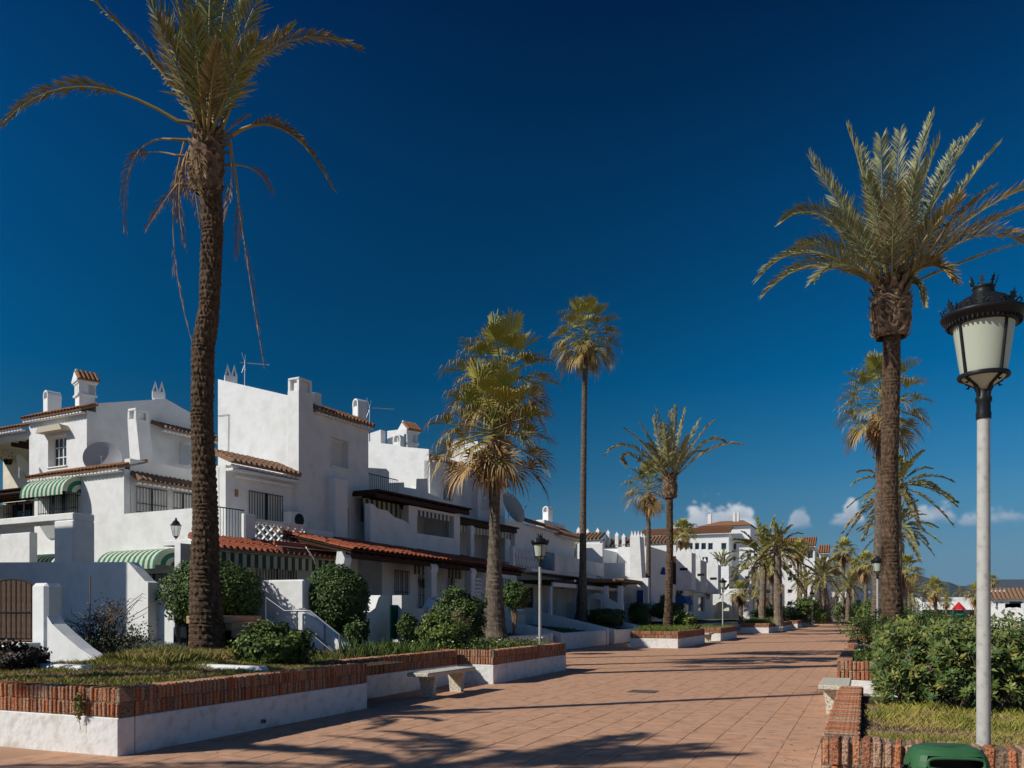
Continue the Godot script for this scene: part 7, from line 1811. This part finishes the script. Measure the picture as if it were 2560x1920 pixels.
func flowers(label: String, lo: Vector2, hi: Vector2, y: float, leaves: int, h: float, blooms: int, cols: Array) -> void:
	var t := thing("flower_bed", label, "flowers", Vector3((lo.x + hi.x) / 2, y, (lo.y + hi.y) / 2))
	var o := t.position; var k := colored()
	for i in leaves:
		var p := Vector3(rf(lo.x, hi.x), y + h * rf(0.0, 1.0) * (0.7 + 0.3 * sin(i * 0.37)), rf(lo.y, hi.y)) - o
		var d := Vector3(rf(-1, 1), rf(0.1, 1.2), rf(-1, 1)).normalized(); leaf_quad(k, p, d, d.cross(Vector3(rf(-1, 1), 0.1, rf(-1, 1))).normalized(), 0.08, 0.014, tint(cols[i % cols.size()], rf(0.7, 1.3)))
	stuff("leaves", k, M.leaf, t)
	var bl := MB.new()
	for i in 7:
		var a := TAU * i / 7; var d := Vector3(cos(a), 0.25, sin(a)); leaf_quad(bl, Vector3.ZERO, d.normalized(), Vector3.UP, 0.032, 0.009, Color.WHITE)
	var me := bl.mesh()
	for i in blooms:
		var b := obj("flower", me, M.petal, t); b.position = Vector3(rf(lo.x, hi.x), y + h * rf(0.75, 1.15), rf(lo.y, hi.y)) - o; b.rotation = Vector3(rf(-0.6, 0.6), rf(0, 6), rf(-0.6, 0.6))

# ---------------------------------------------------------------- the palms of the photograph
func palms() -> void:
	rng.seed = 4
	# big date palm on the left
	var LF := {"n": 110, "len": 0.92, "w": 0.021, "dry": 0.35, "col": GREEN, "rr": 0.052, "vee": 0.5, "gap": 0.08, "droop": 0.2}
	var W := {"dead": 0.35, "dry": 0.7, "len": 0.55, "vee": 0.2}
	var D := {"dead": 0.9, "dry": 0.8, "len": 0.34, "n": 40, "gap": 0.25, "droop": 0.6, "t0": 0.35, "rr": 0.03}
	var H := {"dead": 0.95, "dry": 0.8, "len": 0.27, "n": 34, "gap": 0.3, "droop": 1.0, "t0": 0.55, "rr": 0.025}
	var list := [
		[11, 304, 175, 130, -0.6, {"dead": 0.25, "dry": 0.6, "len": 0.52, "t0": 0.3, "vee": 0.3}, 447, 304], [150, -80, 420, 170, -0.4, W, 488, 298], [300, -110, 460, 140, -1.0, {"dry": 0.15}, 498, 292],
		[400, -150, 480, 100, 0.8, {}], [468, -190, 505, 60, 1.0, {}], [530, -190, 522, 60, -0.8, {}], [590, -150, 545, 60, -0.2, {}], [640, -60, 560, 110, 1.2, {}], [685, -90, 580, 120, -1.2, {}, 548, 295],
		[899, 120, 655, 10, 0.2, {"dead": 0.3, "dry": 0.9, "len": 0.55, "vee": 0.25, "t0": 0.2}, 555, 325], [725, 78, 610, 160, 1.0, {"dead": 0.2, "dry": 0.6}], [829, 468, 715, 245, -0.2, {"dead": 0.6, "dry": 0.7, "len": 0.45, "t0": 0.2}, 580, 338],
		[310, 578, 300, 330, 0.4, D, 430, 348], [367, 570, 425, 480, 0.0, D, 445, 460], [480, 856, 395, 560, 0.1, H, 462, 350], [660, 914, 600, 560, -0.3, {"dead": 0.85, "dry": 0.4, "len": 0.3, "n": 44, "gap": 0.2, "droop": 0.9, "t0": 0.5, "rr": 0.028}, 576, 350],
		[677, 479, 650, 410, 0.5, D, 580, 412], [562, 548, 590, 440, -0.3, H, 572, 360], [470, 500, 455, 420, -0.5, D, 475, 370], [492, 470, 470, 400, -0.7, D, 488, 360], [455, 480, 450, 400, 0.3, D, 470, 380], [510, 455, 490, 390, -0.8, D, 500, 350],
		[330, 390, 380, 370, 0.3, H, 440, 388], [462, 620, 430, 470, -0.4, H, 468, 380], [500, 560, 480, 450, -0.6, D, 485, 390], [438, 540, 440, 440, 0.2, D, 462, 400], [590, 640, 610, 470, 0.4, H, 575, 380], [620, 290, 600, 300, 0.6, D], [480, 40, 500, 200, -1.8, {"dry": 0.4}], [640, 110, 570, 200, -1.4, {"dry": 0.5}], [395, 60, 460, 200, -1.5, {"dead": 0.3, "dry": 0.8}], [545, 110, 525, 210, -2.0, {"dead": 0.5, "dry": 1.0, "len": 0.5}],
	]
	date_palm("tall date palm with ringed trunk and ragged drooping fronds in the near left planter", 19.7, [[519, 1655, 0.44], [517, 1560, 0.37], [512, 1446, 0.315], [514, 1273, 0.262], [505, 1041, 0.235], [508, 868, 0.24], [519, 800, 0.235], [523, 770, 0.215], [531, 578, 0.23], [527, 470, 0.235], [517, 335, 0.22]], list, {"frond": LF, "boots": 1.4, "bootr": 0.37, "sides": 44, "dy": 0.033, "amp": 0.028})
	# big date palm on the right
	var RF := {"n": 112, "len": 0.86, "w": 0.022, "dry": 0.3, "col": GREY_GREEN, "rr": 0.05, "vee": 0.45, "gap": 0.03, "droop": 0.15}
	var B := {"dead": 0.25, "dry": 0.8, "col": OLIVE}
	list = [[2025, 394, 2130, 560, -0.5, {}], [2119, 321, 2180, 480, 0.6, {}], [2202, 347, 2205, 500, -1.2, {}], [2328, 293, 2270, 470, 0.4, {}], [2347, 354, 2285, 500, -0.8, {}], [2444, 318, 2330, 470, 0.9, {"dry": 0.4}], [2491, 368, 2360, 520, 0.0, {"dry": 0.6}],
		[2620, 450, 2400, 520, -0.5, B], [2600, 512, 2400, 560, 0.5, B], [2590, 625, 2460, 510, -0.3, B], [1963, 549, 2060, 470, 0.4, {}], [1905, 687, 2010, 560, -0.6, {}], [1916, 730, 2040, 600, 0.5, {"dry": 0.5}], [2310, 763, 2300, 680, -0.6, {"dry": 0.5, "len": 0.4}],
		[2580, 600, 2400, 650, 0.8, {"len": 0.3, "dead": 0.3, "gap": 0.3}], [2150, 370, 2190, 520, 1.4, {}], [2250, 330, 2240, 500, 1.5, {}], [2390, 360, 2310, 520, 1.4, {}], [2070, 450, 2140, 570, 1.3, {}], [2000, 620, 2080, 570, 1.2, {}], [2480, 470, 2350, 570, 1.3, B], [2170, 450, 2200, 570, -1.8, {"dry": 0.4}], [2290, 440, 2260, 560, -1.9, {"dry": 0.5}], [2080, 530, 2150, 590, -1.6, {}], [2400, 500, 2310, 580, -1.6, B], [2040, 700, 2110, 620, -1.2, {"dry": 0.5}], [2380, 700, 2330, 620, -1.2, B], [2240, 470, 2230, 590, -2.2, {"dead": 0.3, "dry": 0.8}]]
	date_palm("tall date palm with grey green crown and shaggy bulb of leaf bases", 25.0, [[2233, 1600, 0.34], [2232, 1540, 0.29], [2226, 1400, 0.24], [2224, 1250, 0.225], [2223, 1180, 0.23], [2226, 1060, 0.235], [2228, 960, 0.235], [2229, 860, 0.235], [2227, 715, 0.25]], list, {"frond": RF, "boots": 1.55, "bootr": 0.55, "sides": 34, "dy": 0.035, "amp": 0.02})
	# date palm in the third planter
	var CF := {"n": 56, "len": 0.6, "w": 0.032, "dry": 0.45, "col": OLIVE, "rr": 0.045, "gap": 0.03}
	list = [[1639, 1019, 1660, 1100, 0.5, {}], [1633, 1042, 1650, 1120, -0.8, {}], [1690, 1016, 1683, 1100, -0.6, {}], [1676, 1028, 1676, 1100, 0.8, {}], [1714, 1022, 1697, 1100, 0.2, {}], [1785, 1051, 1725, 1110, -0.4, {"dry": 0.7}], [1812, 1106, 1770, 1070, 0.5, {}], [1857, 1112, 1780, 1095, -0.5, {"dry": 0.8}], [1563, 1074, 1620, 1110, 0.5, {}], [1515, 1136, 1570, 1070, -0.4, {}], [1563, 1160, 1545, 1100, 0.4, {}], [1600, 1060, 1640, 1120, 1.2, {}], [1750, 1050, 1710, 1120, 1.2, {}], [1660, 1060, 1668, 1130, -1.3, {}], [1720, 1090, 1700, 1140, -1.4, {}], [1620, 1110, 1645, 1140, -1.2, {}], [1760, 1130, 1720, 1120, 1.3, {}], [1600, 1150, 1620, 1120, 1.2, {}]]
	date_palm("slim date palm standing in the third white planter", 44.5, [[1670, 1566, 0.27], [1672, 1500, 0.19], [1675, 1350, 0.17], [1674, 1280, 0.165], [1675, 1194, 0.18]], list, {"frond": CF, "boots": 1.1, "bootr": 0.36, "sides": 18, "dy": 0.07, "amp": 0.02})
	# fan palms
	fan_palm("fan palm with thick skirt of dry leaves standing in the second brick planter", 26.0, [[1243, 1600, 0.38], [1241, 1560, 0.29], [1238, 1450, 0.225], [1236, 1300, 0.17], [1234, 1195, 0.16], [1231, 1100, 0.17]], {"n": 38, "r": 1.15, "dry": 0.5, "skirt": 18, "skirt_h": 0.6, "tall": 0.7, "low": -0.6, "turn": 1.0})
	fan_palm("taller fan palm with brown leaves just behind the skirted fan palm", 30.0, [[1222, 1590, 0.3], [1226, 1500, 0.2], [1236, 1300, 0.17], [1254, 965, 0.16]], {"n": 38, "r": 1.2, "dry": 0.5, "skirt": 14, "skirt_h": 0.7, "tall": 0.6, "turn": 2.0, "low": -0.8})
	fan_palm("very tall slender fan palm with compact crown", 50.0, [[1452, 1572, 0.50], [1455, 1520, 0.34], [1457, 1430, 0.22], [1458, 1250, 0.19], [1461, 1000, 0.165], [1465, 850, 0.16]], {"n": 42, "r": 1.25, "dry": 0.4, "skirt": 10, "skirt_h": 0.5, "tall": 0.7, "low": -0.8, "brown": 0.6})
	fan_palm("fan palm with brown hanging leaves just left of the slim date palm", 60.0, [[1617, 1560, 0.3], [1620, 1500, 0.19], [1622, 1230, 0.15]], {"n": 30, "r": 1.15, "dry": 0.75, "skirt": 14, "tall": 0.6, "turn": 0.6})
	fan_palm("fan palm with smooth grey trunk right behind the big right date palm", 42.0, [[2196, 1600, 0.42], [2197, 1500, 0.34], [2200, 1300, 0.26], [2202, 1100, 0.22], [2204, 1030, 0.2]], {"n": 40, "r": 1.3, "dry": 0.4, "skirt": 10, "tall": 1.1, "low": -0.75, "brown": 0.7})
	make_kit()
	# smaller and farther palms: kind, label, px, hub py, depth, size, trunk radius, group, fronds, lean
	var far := [
		["date", "date palm with upright fronds in the far planter", 1905, 1392, 74.0, 1.35, 0.27, "", 34], ["date", "thick trunked palm with brownish drooping crown in the far planter", 1946, 1364, 71.0, 0.95, 0.32, "", 30],
		["date", "date palm crown showing above the lamp between the two right palms", 2246, 1215, 47.0, 1.02, 0.2, "", 30], ["date", "full round date palm low behind the right palm trunks", 2234, 1320, 60.0, 0.95, 0.2, "", 40],
		["fan", "fan palm rising above the pointed roof caps", 1706, 1332, 92.0, 1.15, 0.16, "", 26], ["date", "date palm between the white houses below the apartment block", 1809, 1418, 108.0, 1.0, 0.2, "", 24],
		["fan", "short fan palm with green and brown leaves before the arched porch", 1852, 1478, 84.0, 0.85, 0.2, "", 26], ["fan", "small fan palm against the white house by the far planter", 1899, 1490, 80.0, 0.7, 0.15, "", 22],
		["fan", "shorter one of the twin slender fan palms before the small square windows", 1996, 1378, 104.0, 1.0, 0.16, "fan palms before the far apartment block", 26], ["fan", "taller one of the twin slender fan palms before the small square windows", 2003, 1372, 108.0, 1.0, 0.16, "fan palms before the far apartment block", 26],
		["fan", "slender fan palm beside the thick trunked palm of the far planter", 1930, 1425, 90.0, 0.9, 0.17, "fan palms before the far apartment block", 24], ["date", "date palm before the far apartment block's windows", 2013, 1452, 101.0, 0.75, 0.22, "", 24],
		["date", "leaning date palm with heavy trunk at the end of the promenade", 2071, 1440, 93.0, 1.05, 0.34, "", 36], ["fan", "tallest fan palm at the far end above the leaning date palm", 2107, 1376, 104.0, 1.15, 0.18, "fan palms closing the far end", 28],
		["fan", "bushy fan palm at the far end next to the right hand street lamp", 2165, 1410, 88.0, 1.1, 0.18, "fan palms closing the far end", 28], ["fan", "thin fan palm at the far end half hidden behind the leaning date palm", 2090, 1412, 112.0, 1.0, 0.16, "fan palms closing the far end", 24], ["fan", "dim fan palm at the far end behind the tall green bushes", 2135, 1420, 118.0, 1.1, 0.16, "fan palms closing the far end", 24],
		["date", "low date palm under the fan palms at the far end", 2119, 1462, 100.0, 0.8, 0.25, "", 28], ["fan", "shaggy fan palm right of the big date palm trunk", 2262, 1425, 58.0, 0.85, 0.17, "", 26], ["date", "drooping date palm right of the big date palm trunk", 2272, 1480, 66.0, 0.65, 0.2, "", 28],
		["fan", "fan palm in front of the low restaurant building", 2341, 1472, 70.0, 0.75, 0.15, "", 26], ["date", "tiny far date palm above the red playground roof", 2397, 1480, 125.0, 0.4, 0.15, "", 20], ["fan", "fan palm left of the near lamp post by the beach", 2438, 1488, 66.0, 0.72, 0.16, "", 24], ["fan", "little fan palm beside the playground tower", 2366, 1504, 80.0, 0.5, 0.12, "", 18], ["fan", "slim fan palm just right of the near lamp post", 2483, 1452, 120.0, 0.75, 0.13, "", 22], ["fan", "fan palm behind the terrace house roofs", 1438, 1362, 80.0, 0.75, 0.15, "", 20],
	]
	for f in far:
		var b := on_d(f[2], 1530, f[4]); var h := on_d(f[2], f[3], f[4]).y; b.y = 0.5
		small_palm(f[0], f[1], b, h - 0.5, f[5], f[6], f[7], f[8], 7, -0.7 if f[1].begins_with("leaning") else rf(-0.2, 0.2))
	# palms just outside the frame whose shadows cross the paving
	small_palm("fan", "slender fan palm outside the view left of the near planter", Vector3(-13.4, 0.0, -6.2), 15.2, 1.2, 0.16, "", 26)
	small_palm("date", "young date palm outside the view left of the near planter", Vector3(-12.9, 0.0, -6.6), 5.1, 0.62, 0.2, "", 24)
	small_palm("date", "date palm outside the view behind the left planters", Vector3(-13.8, 0.0, 1.2), 9.3, 1.05, 0.24, "", 34)

func small_marks() -> void:
	rng.seed = 515
	# weed rooted between the bricks, drain outlet, leaf litter
	var p := on_z(203, 1765, -7.27); var t := thing("weed", "small green weed growing out of the brick rim over the cracked white wall", "plant", p)
	var k := colored(); foliage(k, Vector3(0, 0.02, 0.03), Vector3(0.06, 0.16, 0.05), 260, {"L": 0.035, "w": 0.012, "cols": [Color(0.12, 0.16, 0.03), Color(0.18, 0.19, 0.04), Color(0.09, 0.11, 0.03)], "shell": 0.1}); stuff("foliage", k, M.leaf, t)
	k = MB.new()
	for i in 5: k.tube([Vector3(rf(-0.02, 0.02), 0.1, 0), Vector3(rf(-0.05, 0.05), -0.05, 0.03), Vector3(rf(-0.05, 0.05), rf(-0.3, -0.15), 0.015)], [0.003], 4)
	obj("stem", k, M.stem, t)
	p = on_x(655, 1803, -8.1); t = thing("drain_outlet", "round drain outlet low in the shaded white planter wall", "drain", p)
	k = MB.new(); k.lathe([Vector2(0.022, -0.05), Vector2(0.022, 0.012), Vector2(0.03, 0.012), Vector2(0.03, -0.05)], 12, Color.WHITE, Transform3D(Basis(Vector3.FORWARD, -PI / 2), Vector3.ZERO)); obj("pipe", k, M.rail, t)
	k = colored()
	for i in 420:
		var x := rf(-8.0, -0.5); var z := -rf(6.5, 26.0)
		if rng.randf() < 0.6: x = -8.0 + absf(rng.randfn()) * 0.5 if rng.randf() < 0.5 else -0.6 - absf(rng.randfn()) * 0.4
		var a := rf(0, TAU); leaf_quad(k, Vector3(x, 0.006, z), Vector3(cos(a), 0.05, sin(a)).normalized(), Vector3.UP, rf(0.03, 0.11), rf(0.005, 0.014), tint([Color(0.25, 0.17, 0.08), Color(0.34, 0.25, 0.12), Color(0.13, 0.09, 0.05)][i % 3], rf(0.7, 1.2)))
	tag(obj("fallen_leaves", k, M.dry), "scattered dry leaf scraps lying on the promenade paving", "leaf litter", "", "stuff")

func _ready() -> void:
	make_view()
	make_materials()
	make_ground(); print("ground")
	make_bricks()
	rng.seed = 71
	planter("near left brick topped white planter with dry grass and the tall date palm", -13.3, -8.1, -7.3, -12.65, "", 290, false, [true, false])
	planter("recessed brick topped white planter wall behind the stone bench", -12.3, -9.0, -12.66, -18.0, "", 160, false, [false, false], [0.45, 0.80])
	planter("brick topped white planter with bushes and white flowers beyond the stone bench", -12.3, -8.1, -18.1, -23.3, "", 200, false, [true, true])
	planter("white planter with brick rim around the slim date palm", -10.4, -8.1, -39.2, -46.3, "", 0)
	planter("white planter with brick rim and clipped plants behind the small bench", -10.4, -7.8, -49.8, -56.4, "", 0)
	planter("white planter with brick rim around the two far palms", -9.4, -7.2, -70.2, -78.0, "", 0)
	planter("small white planter block beside the two far palms", -9.3, -6.8, -79.0, -88.0, "", 0)
	planter("far white planter with brick rim and bushes", -9.2, -6.7, -94.0, -101.0, "", 0); planter("last white planter before the far bushes", -8.2, -6.2, -104.0, -114.0, "", 0)
	planter("near right planter of worn upright bricks with dry grass and hedge", -0.3, 4.6, -6.35, -11.1, "", 290, false, [true, false], [0.42, 0.80], true)
	planter("right brick planter with white flowers beyond the stone bench", -0.5, 4.5, -16.6, -22.5, "", 90, false, [true, true], [0.45, 0.80], true)
	planter("recessed right brick planter wall behind the white stone bench", 0.45, 4.5, -11.12, -16.58, "", 0, false, [false, false], [0.45, 0.80], true)
	planter("far right brick planter around the tall right date palm", -0.5, 3.5, -25.5, -31.0, "", 0, false, [true, true], [0.45, 0.80], true)
	planter("farther right brick planter by the second right lamp", -0.5, 3.5, -35.0, -46.0, "", 0, false, [true, true], [0.45, 0.80], true)
	print("planters")
	bench("pale stone slab bench before the recessed brick planter", Vector3(-8.06, 0, -15.45), 2.15, true)
	bench("pale stone slab bench beside the near right planter", Vector3(-0.48, 0, -15.45), 1.75, true)
	bench("small far stone bench between two white planters", Vector3(-8.3, 0, -48.2), 1.6, true)
	bench("tiny far stone bench before the last planters", Vector3(-7.1, 0, -91.0), 1.6, true)
	var LG := "lantern lamps along the promenade"
	street_lamp("near street lamp with crowned black lantern and grey pole above the litter bin", on_d(2459, 1530, 5.75) * Vector3(1, 0, 1), "")
	street_lamp("street lamp with black lantern beyond the second brick planter", on_d(1350, 1530, 24.5) * Vector3(1, 0, 1), LG)
	street_lamp("street lamp with black lantern before the shaded house front", on_d(1807, 1530, 56.0) * Vector3(1, 0, 1), LG)
	street_lamp("street lamp with black lantern against the right palm trunks", on_d(2194, 1530, 33.5) * Vector3(1, 0, 1), LG)
	street_lamp("tiny far street lamp by the umbrella shaped tree", on_d(2030, 1530, 92.0) * Vector3(1, 0, 1), LG)
	litter_bin("green plastic litter bin with dark slot and black bag on the near lamp post", Vector3(0.47, -0.1, -6.0), 0.25)
	small_marks()
	house_a(); house_b(); house_c(); house_d(); house_e(); print("houses")
	far_houses(); print("far")
	gardens(); plants(); print("plants")
	palms(); print("palms")
